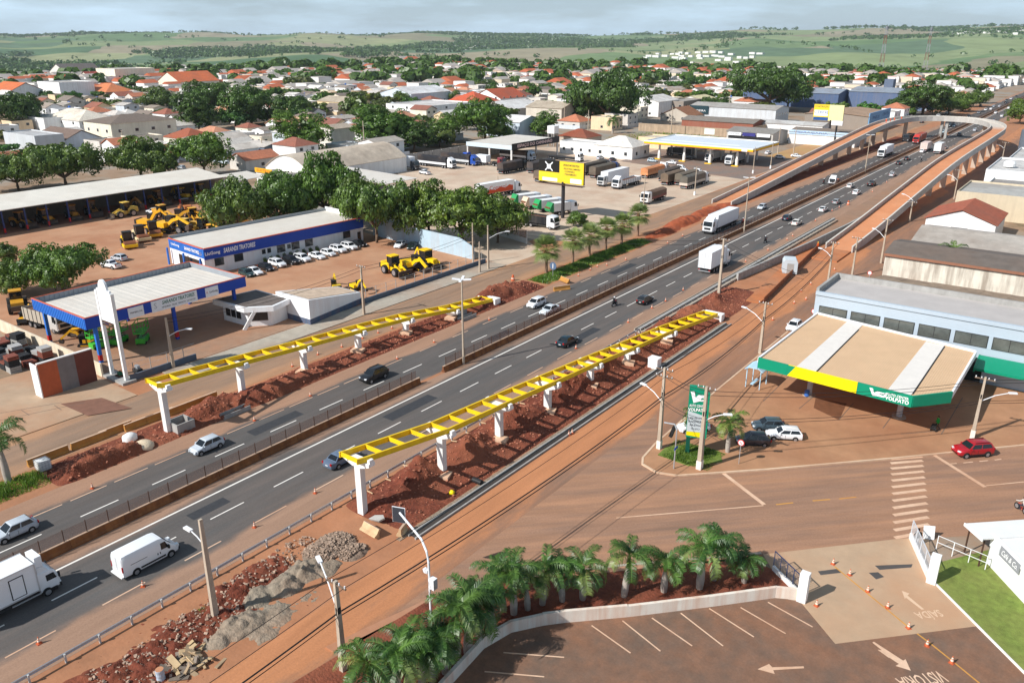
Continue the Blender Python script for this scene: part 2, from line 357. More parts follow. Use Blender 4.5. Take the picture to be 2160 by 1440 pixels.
sheet('shoulder', rect(-53.58, -45.6, 178, 430), .013, mat('shoulder_brown', C(150, 120, 98), var=.14, scale=.4, dust=.5, dcol=C(172, 124, 90)))
sheet('soil_strip', rect(-91, -79.6, 212, 405), .012, M_soil)
# side street runs off at about 45 degrees
d45 = Vector((1, 1.005)).normalized()
kf, kn = Vector((-31.3, 68.0)), Vector((-35.4, 42.6))
st = sheet('side_street', [(-38, 36), (-38, 80), (-31.3, 67.6), (-1.9, 96.9), (60, 159), (60, 137), (-6.7, 71.5), (-22, 56), (-34, 44)], .018, M_street)
# raised forecourts, pavements, lots
sheet('shop_forecourt', [(-34.2, 69.4), (-33.6, 68.2), (-31.6, 67.5), (-29.6, 68.2), (-22.6, 75.0), (-12.6, 85.4), (-1.9, 97.0), (60, 160), (60, 175), (-30, 122), (-35.2, 118), (-35.0, 90), (-34.6, 73)], .13, M_terra)
kerb = MB(); kp = [(-35.2, 118), (-35.0, 90), (-34.6, 73), (-34.2, 69.4), (-33.6, 68.2), (-31.6, 67.5), (-29.6, 68.2), (-22.6, 75.0), (-12.6, 85.4), (-1.9, 97.0), (60, 160)]
for a, b in zip(kp, kp[1:]): kerb.bar((*a, .075), (*b, .075), .22, .16)
tag(obj('kerb', kerb, mat('kerb', C(214, 186, 158), var=.12, scale=1.2, dust=.4)), kind='structure')
sheet('pavement', [(-38.5, 30), (-35.8, 41.6), (-27.1, 51.0), (-17.7, 60.2), (-18.4, 59.0), (-36.6, 40.0), (-39.4, 30)], .12, mat('pave_dusty', C(176, 132, 106), var=.12, dust=.5))
bed = [(-38.5, 26), (-36.6, 40.0), (-27.6, 49.6), (-18.2, 59.0), (-16.2, 58.6), (-13.1, 56.6), (-14.9, 55.5), (-18.5, 51.5), (-23.3, 46.4), (-26.8, 43.0), (-28.0, 41.7), (-29.6, 39.6), (-30.2, 37.0), (-29.4, 26)]
sheet('planting_bed', bed, .16, M_soil)
sheet('parking_lot', [(-29.4, 22), (-30.2, 37.0), (-29.6, 39.6), (-28.0, 41.7), (-26.8, 43.0), (-23.3, 46.4), (-18.5, 51.5), (-14.9, 55.5), (-13.0, 56.0), (-9.4, 52.8), (-1.2, 61.3), (10, 50), (20, 20)], .03, M_park)
sheet('entrance_apron', [(-17.7, 60.4), (-8.8, 69.9), (-6.7, 71.8), (-5.3, 65.8), (-1.2, 61.3), (-9.4, 52.8), (-13.0, 56.0), (-16.2, 58.6)], .045, mat('apron', C(184, 156, 128), var=.08, scale=.6, dust=.5, dcol=C(190, 140, 104)))
lawn = sheet('lawn', [(-5.6, 67.6), (-5.0, 65.0), (1.9, 58.0), (14, 46), (24, 60), (0.5, 76.5)], .09, M_grass)
mk = MB()
for a, b in [((-5.0, 65.0), (1.9, 58.0)), ((1.9, 58.0), (14, 46))]: mk.bar((*a, .06), (*b, .06), .16, .14)
tag(obj('kerb', mk, M_concw), kind='structure')
mk = MB(); mk.bar((*G(1010, 1232)[:2], .1), (*G(1300, 1196)[:2], .1), .25, .2); mk.bar((*G(1300, 1196)[:2], .1), (*G(1605, 1169)[:2], .1), .25, .2); tag(obj('kerb', mk, M_conc), kind='structure')
M_patch = mat('tar_patch', C(62, 63, 66), var=.15, scale=2)
for x, y, w, l in ((-72.6, 48, 1.6, 7), (-69.6, 88, 1.4, 5), (-62.9, 60, 1.7, 8), (-59.4, 96, 1.5, 6), (-73.1, 130, 1.6, 9), (-62.8, 34, 1.3, 4), (-59.3, 150, 1.6, 9)): flat = MB(); flat.b2((x-w/2, y, .0), (x+w/2, y+l, .0162)); tag(obj('asphalt_patch', flat, M_patch), kind='structure')
# left side of the corridor
sheet('pavement', rect(-97.0, -92.8, 52, 123), .13, M_conc); sheet('forecourt', rect(-112, -92.8, 6, 46), .10, M_slab)
sheet('canopy_yard', rect(-133, -97.4, 46, 77), .05, mat('canopy_floor', C(158, 128, 106), var=.12, dust=.5)); sheet('machinery_yard', [(-205, 60), (-133.2, 46), (-133, 77.2), (-97.6, 77.2), (-97.6, 124), (-133, 126), (-196, 134), (-215, 135)], .03, M_yard)
sheet('street', [(-101, 124), (-92.8, 123), (-92.8, 136), (-101, 142), (-135, 150), (-134, 128)], .02, M_lot)
sheet('truck_lot', [(-101, 144), (-92.9, 148), (-92.9, 205), (-94, 262), (-94, 300), (-165, 306), (-205, 262), (-205, 205), (-150, 160), (-135, 152)], .025, M_lot)
sheet('station_paving', [(-146, 262), (-94.5, 250), (-94.5, 304), (-150, 304)], .035, mat('station_asphalt', C(128, 116, 108), var=.12, dust=.35))
sheet('shop_lot', rect(-108, -93, 304, 420), .03, mat('shop_lot', C(184, 140, 96), var=.1, dust=.4, dcol=C(178, 160, 92)))
# markings: each dash a piece of its road
dash = MB().b2((-.075, 0, 0), (.075, 3.7, .004)).mesh('lane_dash', M_line)
dashd = MB().b2((-.07, 0, 0), (.07, 3.6, .004)).mesh('edge_dash', M_lined)
y = 35.2-7.22*5
while y < 520: obj('lane_dash', dash, parent=hl, loc=(-71.2, y, .016)); y += 7.22
y = G(576, 1026).y-7.22*5
while y < 520:
    obj('lane_dash', dash, parent=hr, loc=(-61.05, y, .016)); y += 7.22
y = G(660, 1030).y-7.22*5
while y < 420: obj('edge_dash', dashd, parent=hr, loc=(-57.25, y, .016)); y += 7.22
y = 20.0
while y < 420: obj('edge_dash', dashd, parent=hl, loc=(-74.75, y, .016)); y += (4.4 if y < 60 else 7.22)
obj('edge_line', MB().b2((-64.82, -60, .014), (-64.6, 900, .019)), M_line, hr)
obj('edge_line', MB().b2((-67.5, -60, .014), (-67.4, 66, .018)), M_lined, hl); obj('edge_line', MB().b2((-54.3, -60, .014), (-54.15, 47, .018)), M_lined, hr)
def strip(name, a, b, w, z, m, parent):
    a, b = Vector((*a[:2], z)), Vector((*b[:2], z)); return obj(name, MB().bar(a, b, w, .006), m, parent)
strip('stop_line', G(1522, 995), G(1612, 1064), .42, .022, M_lined, st); strip('stop_line', G(1971, 960), G(2078, 1027), .42, .022, M_lined, st)
strip('centre_line', G(1300, 1092), G(1610, 1066), .13, .022, M_lined, st); strip('centre_line', G(2080, 1024), G(2160, 1016), .13, .022, M_lined, st)
for a, b in (((1637, 1064), (1673, 1060)), ((1714, 1056), (1751, 1053)), ((1770, 1052), (1806, 1048))): strip('lane_dash', G(*a), G(*b), .16, .022, M_liney, st)
for a, b in (((2005, 978), (2018, 977)), ((2032, 976), (2052, 974)), ((2066, 973), (2084, 971)), ((2098, 970), (2112, 968))): strip('lane_dash', G(*a), G(*b), .14, .022, M_lined, st)
for k in range(13):                        # zebra crossing
    t = k/12; a = G(1878+9*t, 968+166*t**1.18); b = G(1945+16*t, 963+158*t**1.18); strip('crossing_stripe', a, b, .42, .022, M_lined, st)
for (a, b) in (((1248, 1319), (1330, 1377)), ((1313, 1309), (1393, 1373)), ((1375, 1303), (1460, 1362)), ((1436, 1293), (1525, 1362)), ((1496, 1283), (1590, 1343)), ((1562, 1281), (1657, 1336)), ((1620, 1270), (1714, 1322)), ((1062, 1376), (1190, 1386)), ((1022, 1416), (1148, 1427))):
    strip('bay_line', G(*a), G(*b), .11, .034, M_lined, None)
def flatpoly(name, pts, z, m):
    mb = MB(); mb.prism([tuple(p[:2]) for p in pts], z-.004, z, bottom=False); return tag(obj(name, mb, m), kind='structure')
for o in [o for o in COL.objects if o.name.startswith('bay_line')]: tag(o, kind='structure')
def arrow(px, z, m): return flatpoly('painted_arrow', [G(*p) for p in px], z, m)
arrow([(1598, 1411), (1622, 1400), (1629, 1407), (1695, 1405), (1696, 1409), (1631, 1413), (1634, 1421)], .036, M_lined)
arrow([(1843, 1353), (1905, 1393), (1910, 1390), (1921, 1414), (1889, 1404), (1896, 1400), (1875, 1386), (1876, 1388), (1851, 1370), (1860, 1371), (1840, 1355)], .036, M_lined)
arrow([(1902, 1246), (1918, 1252), (1914, 1256), (1949, 1285), (1944, 1286), (1910, 1260), (1909, 1264)], .05, mat('faint_paint', C(216, 184, 154), var=.05))
def ground_text(s, p0, p1, hgt_, z, m):
    a, b = G(*p0), G(*p1); d = b-a; o = text('road_lettering', s, hgt_, m, None, ((a+b)/2)+Vector((0, 0, z)), (0, 0, math.atan2(d.y, d.x)), width=d.length, depth=.004, bold=.012); return tag(o, kind='structure')
ground_text('SAÍDA', (1985, 1292), (1932, 1298), 1.1, .051, mat('faint_paint'))
ground_text('VISTORIA', (1990, 1424), (1896, 1441), 1.5, .038, M_lined)
pts = [G(1760, 1195), G(1915, 1322), G(1960, 1355), G(2010, 1395), G(2070, 1444)]
for i, (a, b) in enumerate(zip(pts, pts[1:])):
    tag(strip('lane_line', a, b, .12, .052 if i == 0 else .037, M_liney, None), kind='structure')
for q in ([(1725, 1205), (1765, 1200), (1775, 1208), (1731, 1213)], [(1845, 1193), (1925, 1190), (1922, 1197), (1855, 1202)], [(1832, 1208), (1852, 1207), (1865, 1217), (1848, 1222)]): flatpoly('asphalt_patch', [G(*p) for p in q], .05, mat('patch', C(84, 80, 78), var=.1))
flatpoly('asphalt_patch', [G(128, 853), G(215, 840), G(278, 862), G(185, 878)], .106, mat('patch_brown', C(128, 92, 76), var=.15))
flatpoly('wet_patch', [G(1720, 842), G(1786, 852), G(1770, 888), G(1716, 862)], .137, mat('wet', C(120, 82, 60), rough=.4, var=.25, scale=.8))
for a, b in (((0, 873), (130, 850)), ((0, 888), (180, 850)), ((45, 866), (62, 877)), ((115, 856), (130, 866))): tag(strip('slab_joint', G(*a), G(*b), .08, .106, mat('joint', C(120, 104, 92)), None), kind='structure')
for a, b in (((1610, 848), (1680, 778)), ((1685, 864), (1716, 838)), ((1770, 886), (1800, 852)), ((1862, 905), (1880, 880)), ((1985, 918), (2030, 840)), ((1900, 917), (1985, 910))): tag(strip('drain_slot', G(*a), G(*b), .1, .138, mat('joint'), None), kind='structure')
# ------------------------------------------------------------------ heaps of soil
def hfield(name, x0, x1, y0, y1, st_, fn, m, kind='stuff', label=None, cat=None):
    nx, ny = max(2, int((x1-x0)/st_)), max(2, int((y1-y0)/st_)); mb = MB()
    for j in range(ny+1):
        for i in range(nx+1):
            x, y_ = x0+(x1-x0)*i/nx, y0+(y1-y0)*j/ny; mb.v.append((x, y_, fn(x, y_)))
    for j in range(ny):
        for i in range(nx):
            a = j*(nx+1)+i; mb.f.append([a, a+1, a+nx+2, a+nx+1]); mb.m.append(0)
    o = obj(name, mb, m); o.data.polygons.foreach_set('use_smooth', [True]*len(mb.f)); return tag(o, label, cat, kind=kind)
def bumps(lst):
    L = [(G(px, py), r, h, (ry or r)) for px, py, r, ry, h in lst]
    def f(x, y_):
        z = 0
        for p, r, h, ry in L:
            q = ((x-p.x)/r)**2+((y_-p.y)/ry)**2
            if q < 1: z = max(z, h*(1-q)**.8)
        return z
    return f
fl = bumps([(205, 985, 2.6, 4.5, 1.9), (265, 965, 2.2, 3.0, 1.5), (125, 1020, 3.0, 4.0, .8), (440, 868, 2.0, 3.5, 1.5), (475, 850, 1.6, 2.5, 1.0), (550, 835, 2.4, 4.5, 1.1), (600, 818, 2.2, 5, .9), (640, 800, 2, 4, .6), (1050, 622, 3.0, 7, 2.1), (1090, 612, 2.6, 6, 1.3), (1015, 645, 2.2, 4, .8)])
def left_h(x, y_):
    e = sstep(-83.9, -82.9, x)*(1-sstep(-78.9, -77.9, x))*sstep(29, 32, y_)*(1-sstep(113, 117, y_))
    n_ = .5+.5*fbm(x, y_, 1.1, 5, 3)
    return -.03+e*(.10+.30*n_*(.5+.8*sstep(40, 55, y_)*(1-sstep(62, 70, y_)))+fl(x, y_)*(.82+.3*fbm(x, y_, 1.6, 4, 4))+.10*fbm(x, y_, .45, 3, 5))
hfield('soil_heap', -84.1, -77.7, 28, 118, .22, left_h, M_soil, label='strip of churned red soil under the left yellow girder', cat='soil')
def right_h(x, y_):
    e = sstep(-53.2, -52.4, x)*(1-sstep(-45.6, -44.7, x))*sstep(43.5, 46, y_)*(1-sstep(131, 136, y_))
    ridge = math.exp(-((x+50.2+.5*math.sin(y_*.5))/1.75)**2)*(.75+1.5*(.5+.5*math.sin(y_*.66+1.1*math.sin(y_*.21)))*sstep(46, 52, y_))
    ridge *= (1-.3*sstep(108, 118, y_))
    return -.03+e*(.06+ridge*(.85+.35*fbm(x, y_, 1.5, 4, 8))+.12*(.5+.5*fbm(x, y_, .8, 5, 9))+.05*fbm(x, y_, .3, 2, 10))
hfield('soil_heap', -53.3, -44.6, 43, 137, .2, right_h, M_soil, label='long ridge of red soil under the right yellow girder', cat='soil')
M_grav = mat('gravel', C(138, 124, 110), rough=.95, var=.45, scale=6, bump=1.0, bscale=14, dust=.5, dcol=C(150, 104, 80)); M_sand = mat('sand', C(142, 130, 114), rough=.95, var=.32, scale=2.2, bump=.9, bscale=5, dust=.35, dcol=C(176, 128, 96))
fg = bumps([(705, 1150, 1.8, 2.0, .6), (680, 1165, 1.6, 1.8, .55), (745, 1165, 1.2, 1.4, .45)])
p = G(705, 1155)
hfield('gravel_heap', p.x-3, p.x+3, p.y-3, p.y+3, .12, lambda x, y_: -.02+fg(x, y_)*(.8+.5*fbm(x, y_, .5, 4, 11))+(.07*fbm(x, y_, .16, 2, 12) if fg(x, y_) > 0 else -.02), M_grav, label='heap of broken grey rubble at the near end of the red ridge', cat='rubble')
fs_ = bumps([(645, 1205, 1.5, 2.0, .95), (600, 1235, 1.5, 1.9, .9), (690, 1200, 1.2, 1.4, .6), (545, 1262, 1.3, 1.6, .7), (510, 1320, 1.7, 2.2, .75), (470, 1345, 1.2, 1.8, .5), (580, 1295, 1.7, 1.9, .35), (560, 1335, 1.3, 1.5, .3), (650, 1262, 1.5, 1.7, .14)])
p = G(590, 1270)
hfield('sand_heap', p.x-5.5, p.x+5.5, p.y-7, p.y+7, .15, lambda x, y_: -.13+fs_(x+.35*fbm(x, y_, 1.3, 3, 31), y_+.35*fbm(x, y_, 1.3, 3, 32))*(.7+.75*abs(fbm(x, y_, 1.2, 4, 13)))+.07*fbm(x, y_, .45, 4, 14), M_sand, label='spread grey sand heaps beside the near light pole', cat='sand')
fr_ = bumps([(505, 1245, 1.9, 3.2, .8), (470, 1300, 2.2, 3.0, .5), (400, 1330, 2.3, 3.4, .6), (330, 1390, 2.6, 3.4, .6), (250, 1440, 2.2, 3.2, .6), (560, 1205, 1.8, 3.0, .5), (620, 1160, 1.5, 2.6, .4), (160, 1470, 2, 4, .5)])
p = G(400, 1330)
hfield('soil_heap', p.x-6, p.x+5, p.y-9, p.y+10, .18, lambda x, y_: min(1, (x+53.05)*3)*fr_(x+.5*fbm(x, y_, 1.2, 3, 41), y_+.5*fbm(x, y_, 1.2, 3, 42))*(.45+1.1*abs(fbm(x, y_, .9, 4, 15)))+.10*fbm(x, y_, .4, 4, 16)-.06, M_soil, label='low broken red soil along the near guardrail', cat='soil')
fw = bumps([(1440, 470, 2.6, 9, 1.5), (1400, 490, 2.2, 8, .9), (1490, 448, 2.4, 9, 1.2), (1530, 435, 2.6, 6, .8)])
hfield('soil_heap', -85, -77.8, 158, 210, .4, lambda x, y_: -.03+fw(x, y_)*(.85+.3*fbm(x, y_, 2, 4, 17))+(.1*fbm(x, y_, .8, 3, 18) if fw(x, y_) > 0 else -.02), mat('soil_bright', C(158, 82, 52), var=.3, scale=.9, bump=.6, rough=.97), label='bank of orange soil at the foot of the left bridge ramp', cat='soil')
def stones(name, spots, m, label, seed, size=(.06, .22)):
    rnd = random.Random(seed); mb = MB()
    for (x0, x1, y0, y1, n_, hf) in spots:
        for _ in range(n_):
            x, y_ = rnd.uniform(x0, x1), rnd.uniform(y0, y1); z = hf(x, y_)
            if z < .02: continue
            r = rnd.uniform(*size)*rnd.uniform(.6, 1.2); M = Matrix.Rotation(rnd.uniform(0, 6), 3, 'Z') @ Matrix.Rotation(rnd.uniform(-.8, .8), 3, 'X')
            mb.box((x, y_, z+r*.2), (r*rnd.uniform(.8, 1.6), r, r*rnd.uniform(.5, .9)), M=M)
    return tag(obj(name, mb, m), label, 'stones', kind='stuff')
stones('loose_stones', [(-83.6, -78.2, 30, 116, 1300, left_h)], mat('clod', C(168, 108, 84), var=.4, scale=3), 'loose clods and stones on the left strip of soil', 1)
stones('loose_stones', [(-52.8, -45.2, 45, 134, 2200, right_h)], mat('clod'), 'loose clods and stones on the long red ridge', 2, (.05, .19))
near_h = lambda x, y_: fr_(x, y_)*.7-.06
stones('loose_stones', [(-52.8, -45, 18, 44, 2200, near_h)], mat('chunks', C(176, 150, 130), var=.45, scale=3), 'broken concrete and clods beside the near guardrail', 7, (.03, .2))
stones('loose_stones', [(G(705, 1155).x-2.4, G(705, 1155).x+2.4, G(705, 1155).y-2.5, G(705, 1155).y+2.5, 1500, fg)], mat('rubble', C(160, 138, 120), var=.4, scale=3), 'broken stones on the grey rubble heap', 3, (.05, .2))
# ================================================================== BARRIERS, GIRDERS, BRIDGE
M_jersey = mat('jersey_concrete', C(150, 98, 58), rough=.9, var=.2, scale=.8, streak=.75, dcol=C(98, 58, 42))
M_jtop = mat('jersey_top', C(206, 176, 150), rough=.85, var=.12, scale=1.2)
M_steel = mat('galvanised', C(196, 200, 204), rough=.42, var=.08, metal=.55, scale=2); M_rust = mat('dark_post', C(82, 58, 46), rough=.8, var=.25, scale=3)
def net_mat():
    m = bpy.data.materials.new('wire_net'); m.use_nodes = True; n, l = m.node_tree.nodes, m.node_tree.links; b = n['Principled BSDF']; b.inputs['Base Color'].default_value = (*C(160, 108, 82), 1); b.inputs['Roughness'].default_value = .9
    t = n.new('ShaderNodeBsdfTransparent'); mx_ = n.new('ShaderNodeMixShader'); mx_.inputs[0].default_value = .40; l.new(t.outputs[0], mx_.inputs[1]); l.new(b.outputs[0], mx_.inputs[2]); l.new(mx_.outputs[0], n['Material Output'].inputs[0]); return m
M_net = net_mat()
JP = [(-.31, 0), (.31, 0), (.31, .12), (.15, .32), (.10, .82), (-.10, .82), (-.15, .32), (-.31, .12)]
def jersey_mesh(L, name='barrier_segment'):
    mb = MB(); mb.ext(JP, (0, 0, 0), (1, 0, 0), (0, 0, 1), (0, 1, 0), .015, L-.015); mb.b2((-.103, .02, .80), (.103, L-.02, .845), 1); return mb.mesh(name, [M_jersey, M_jtop])
seg6 = jersey_mesh(5.0); post_me = MB().b2((-.03, -.03, .82), (.03, .03, 2.05)).mesh('fence_post', M_rust)
def median(y0, y1, label):
    t = thing('median_barrier', label, 'barrier', (-66.98, y0, .01))
    n_ = int((y1-y0)/5)
    for k in range(n_): obj('barrier_segment', seg6, parent=t, loc=(0, 5*k, 0))
    y = .6
    while y < n_*5: obj('fence_post', post_me, parent=t, loc=(0, y, 0)); y += 2.0
    mb = MB(); mb.quad((0, .6, .86), (0, n_*5-.6, .86), (0, n_*5-.6, 1.98), (0, .6, 1.98)); obj('wire_netting', mb, M_net, t)
median(-30, 70.5, 'dusty concrete median barrier with posts, nearer length beside the white van'); median(74.6, 204.6, 'dusty concrete median barrier with posts, length running past the white semi trailer')
median(204.8, 424.8, 'dusty concrete median barrier with posts, far length passing under the bridge'); median(430, 780, 'dusty concrete median barrier far beyond the bridge')
def loose_barrier(px, py, L, rz, label, tilt=0, col=None):
    p = G(px, py); t = thing('concrete_barrier', label, 'barrier', p, rz, 'loose concrete road barriers')
    mb = MB(); mb.ext(JP, (0, 0, 0), (1, 0, 0), (0, 0, 1), (0, 1, 0), -L/2, L/2); mb.b2((-.103, -L/2, .80), (.103, L/2, .845), 1)
    obj('barrier_body', mb, [mat('barrier_ochre', C(186, 134, 66), var=.15, scale=.9, streak=.4, dcol=C(150, 104, 60)) if col is None else col, M_jtop], t, (0, 0, .12 if tilt else 0), rot=(0, tilt, 0)); return t
for i, (px, py, L, lb) in enumerate([(103, 968, 4.2, 'nearest the caged water tank'), (190, 935, 4.0, 'half buried by the red mound'), (245, 912, 3.8, 'behind the cream sandbag'), (295, 898, 3.6, 'just left of the first left pillar'), (338, 882, 3.4, 'directly behind the first left pillar'), (405, 858, 7.0, 'the longest, right of the first left pillar')]):
    loose_barrier(px, py, L, 0, 'ochre concrete barrier by the left service road, '+lb)
loose_barrier(1185, 612, 3.2, -.5, 'pale orange concrete barrier standing by the left carriageway near the fan palms'); loose_barrier(1190, 596, 2.6, 1.2, 'orange plastic-like barrier leaning behind the pale one near the fan palms', .35)
M_cream = mat('barrier_cream', C(206, 178, 138), var=.2, scale=1.2, streak=.4, dcol=C(170, 120, 84)); loose_barrier(779, 1128, 2.1, 1.5, 'cream concrete barrier lying at the near end of the red ridge', .5, M_cream); loose_barrier(848, 1126, 1.3, .35, 'cream concrete barrier stub standing by the drain end', .15, M_cream)
# metal guardrail
def guardrail(y0, y1, x, label, step=2.5, back=True):
    t = thing('guardrail', label, 'guardrail', (x, y0, 0))
    prof = [(0, .46), (.05, .50), (.05, .55), (-.02, .60), (-.02, .64), (.05, .69), (.05, .74), (0, .78), (-.03, .76), (.015, .73), (.015, .70), (-.06, .65), (-.06, .59), (.015, .54), (.015, .51), (-.03, .48)]
    mb = MB(); mb.ext(prof, (0, 0, 0), (1, 0, 0), (0, 0, 1), (0, 1, 0), 0, y1-y0); obj('rail', mb, M_steel, t)
    pm = MB().b2((.06, -.06, -.3), (.2, .06, .74)).b2((.02, -.05, .5), (.07, .05, .74)).mesh('post', mat('post_galv', C(190, 190, 188), rough=.6, var=.1))
    y = .4
    while y < y1-y0: obj('post', pm, parent=t, loc=(0, y, 0)); y += step
    return t
guardrail(-20, 62, -53.35, 'long galvanised steel guardrail beside the right shoulder, near length'); guardrail(62.4, 104, -53.25, 'galvanised steel guardrail behind the right yellow girder')
# low concrete wall under construction that continues the rail, with formwork
t = thing('concrete_parapet', 'pale concrete parapet wall being cast along the right shoulder', 'wall', (-53.2, 104, 0))
mb = MB(); mb.b2((-.25, 0, 0), (.25, 100, .75)); obj('wall', mb, M_concg, t); mb = MB(); mb.b2((.3, 0, 0), (.9, 100, .42)); obj('footing', mb, M_conc, t); mb = MB(); mb.b2((-.9, 0, 0), (-.75, 100, .55)); obj('kerb_strip', mb, M_conc, t)
br = MB().bar((0, 0, .6), (.9, 0, .1), .08, .08).mesh('brace', M_conc)
for k in range(40): obj('brace', br, parent=t, loc=(.2, 1+2.4*k, 0))
# double-lip drain
t = thing('drain_channel', 'open concrete drain channel between the red ridge and the right service road', 'drain', (-43.9, 44, 0))
for i, (dx, w, h, z) in enumerate([(-.42, .16, .22, 0), (.42, .16, .22, 0)]): obj('drain_lip', MB().b2((dx-w/2, 0, 0), (dx+w/2, 72, .2)), M_concg, t)
obj('drain_floor', MB().b2((-.34, .2, 0), (.34, 71.8, .03)), mat('drain_floor', C(70, 64, 60), var=.2), t); obj('drain_shoulder', MB().b2((-1.0, -1.0, -.02), (-.5, 72, .06)), M_sand, t)
# struts staked between rail and ridge
for k in range(22):
    y = 47+2.55*k; o = obj('timber_stake', MB().bar((0, 0, .05), (.9, -.15, .12+.1*(k % 3)), .09, .09), mat('pale_timber', C(206, 176, 140), var=.2), loc=(-52.7, y, right_h(-52.3, y)+.05)); auto(o, 'pale timber stake by the guardrail', 'stake', 'timber stakes along the guardrail', -52.7, y)
# ------------------------------------------------------------------ white pillars with the yellow ladder girder
M_yel = mat('yellow_steel', C(246, 208, 22), rough=.5, var=.07, scale=1.0, spec=.4, streak=.22, dcol=C(196, 146, 50)); M_white = mat('white_paint', C(240, 240, 238), rough=.65, var=.04, scale=1.0, streak=.12, dcol=C(196, 180, 164))
def girder_line(name, pts, ends, label, width, foot_label):
    """pts: (x, y, top z of pillar) ; ends: first and last beam points (x,y,z)"""
    for i, (x, y, zt) in enumerate(pts):
        ordn = ['first', 'second', 'third', 'fourth', 'fifth', 'sixth', 'seventh', 'eighth', 'ninth'][i]
        t = thing('support_pillar', '%s white concrete pillar from the near end of the %s yellow girder' % (ordn, foot_label), 'pillar', (x, y, 0), 0, 'white pillars under the %s girder' % foot_label)
        if zt > 1.0: obj('shaft', MB().b2((-.38, -.3, -.2), (.38, .3, zt-.55)), M_concw, t)
        cap = MB(); hw = width/2+.55; cap.ext([(-hw, 0), (-hw, -.32), (-.55, -.75), (.55, -.75), (hw, -.32), (hw, 0)], (0, 0, zt), (1, 0, 0), (0, 0, 1), (0, 1, 0), -.4, .4); obj('crosshead', cap, M_white, t)
        for s in (-1, 1): obj('bearing_stop', MB().box((s*(hw-.16), 0, zt+.17), (.3, .5, .34)), M_white, t)
        if 0 < i: obj('footing', MB().b2((-.8, -.7, -.1), (.9, .7, .5)), mat('footing_concrete', C(214, 176, 146), var=.2, scale=1.5), t, (.45, -.6, 0), rz=.35)
    t = thing('ladder_girder', label, 'girder', ends[0])
    P = [Vector(ends[0])]+[Vector((x, y, zt)) for x, y, zt in pts]+[Vector(ends[1])]
    Q = [q-Vector(ends[0]) for q in P]; cum = [0]
    for a, b in zip(Q, Q[1:]): cum.append(cum[-1]+(b-a).length)
    def at(s_):
        for i in range(len(Q)-1):
            if s_ <= cum[i+1]+1e-6: return Q[i].lerp(Q[i+1], (s_-cum[i])/max(1e-6, cum[i+1]-cum[i]))
        return Q[-1]
    for s in (-1, 1):
        mb = MB(); o = Vector((s*width/2, 0, 0))
        for a, b in zip(Q, Q[1:]):
            if (b-a).length < .05: continue
            mb.bar(a+o+Vector((0, 0, .27)), b+o+Vector((0, 0, .27)), .06, .5); mb.bar(a+o+Vector((0, 0, .53)), b+o+Vector((0, 0, .53)), .18, .04); mb.bar(a+o+Vector((0, 0, .03)), b+o+Vector((0, 0, .03)), .18, .04)
        obj('main_beam', mb, M_yel, t)
    L = cum[-1]; n_ = int(L/2.65); cb = MB(); cb.b2((-width/2+.03, -.03, .08), (width/2-.03, .03, .5)); cb.b2((-width/2+.03, -.06, .5), (width/2-.03, .06, .53)); cbm = cb.mesh('cross_beam', M_yel)
    for k in range(n_+1): obj('cross_beam', cbm, parent=t, loc=at(.15+(L-.3)*k/n_))
    return t
def pil(lst, ztop): return [(G(*b).x, G(*b).y, HT(G(*b), ty)) for b, ty in lst]
LP = [(-80.5, 42.7, 5.9), (-82.0, 53.8, 4.5), (-82.1, 63.7, 3.65), (-82.1, 73.5, 2.95), (-81.7, 82.9, 2.3), (-80.7, 92.2, 1.4)]
girder_line('L', LP, ((-80.8, 41.8, 6.0), (-80.7, 101.6, .6)), 'yellow steel ladder girder descending along the left service road', 2.3, 'left')
RP = [(-50.4, 44.2, 5.9), (-49.2, 54.2, 5.1), (-49.2, 63.8, 4.4), (-49.0, 73.1, 3.75), (-48.9, 82.7, 3.05), (-48.8, 92.3, 2.2), (-48.3, 103.0, 1.6)]
girder_line('R', RP, ((-50.6, 43.1, 6.0), (-47.1, 116.4, .75)), 'yellow steel ladder girder descending over the long red ridge', 2.3, 'right')
for (x, y, lb, hw) in ((-80.6, 102.8, 'left', 1.7), (-46.9, 117.6, 'right', 1.6)):
    t = thing('abutment', 'white concrete end abutment where the %s yellow girder meets the ground' % lb, 'abutment', (x, y, 0)); obj('wall', MB().b2((-hw, -.6, 0), (hw, .1, 1.05)), M_white, t)
    for s in (-1, 1): obj('wing', MB().b2((s*hw-.15, -1.6, 0), (s*hw+.15, -.62, 1.15)), M_white, t)
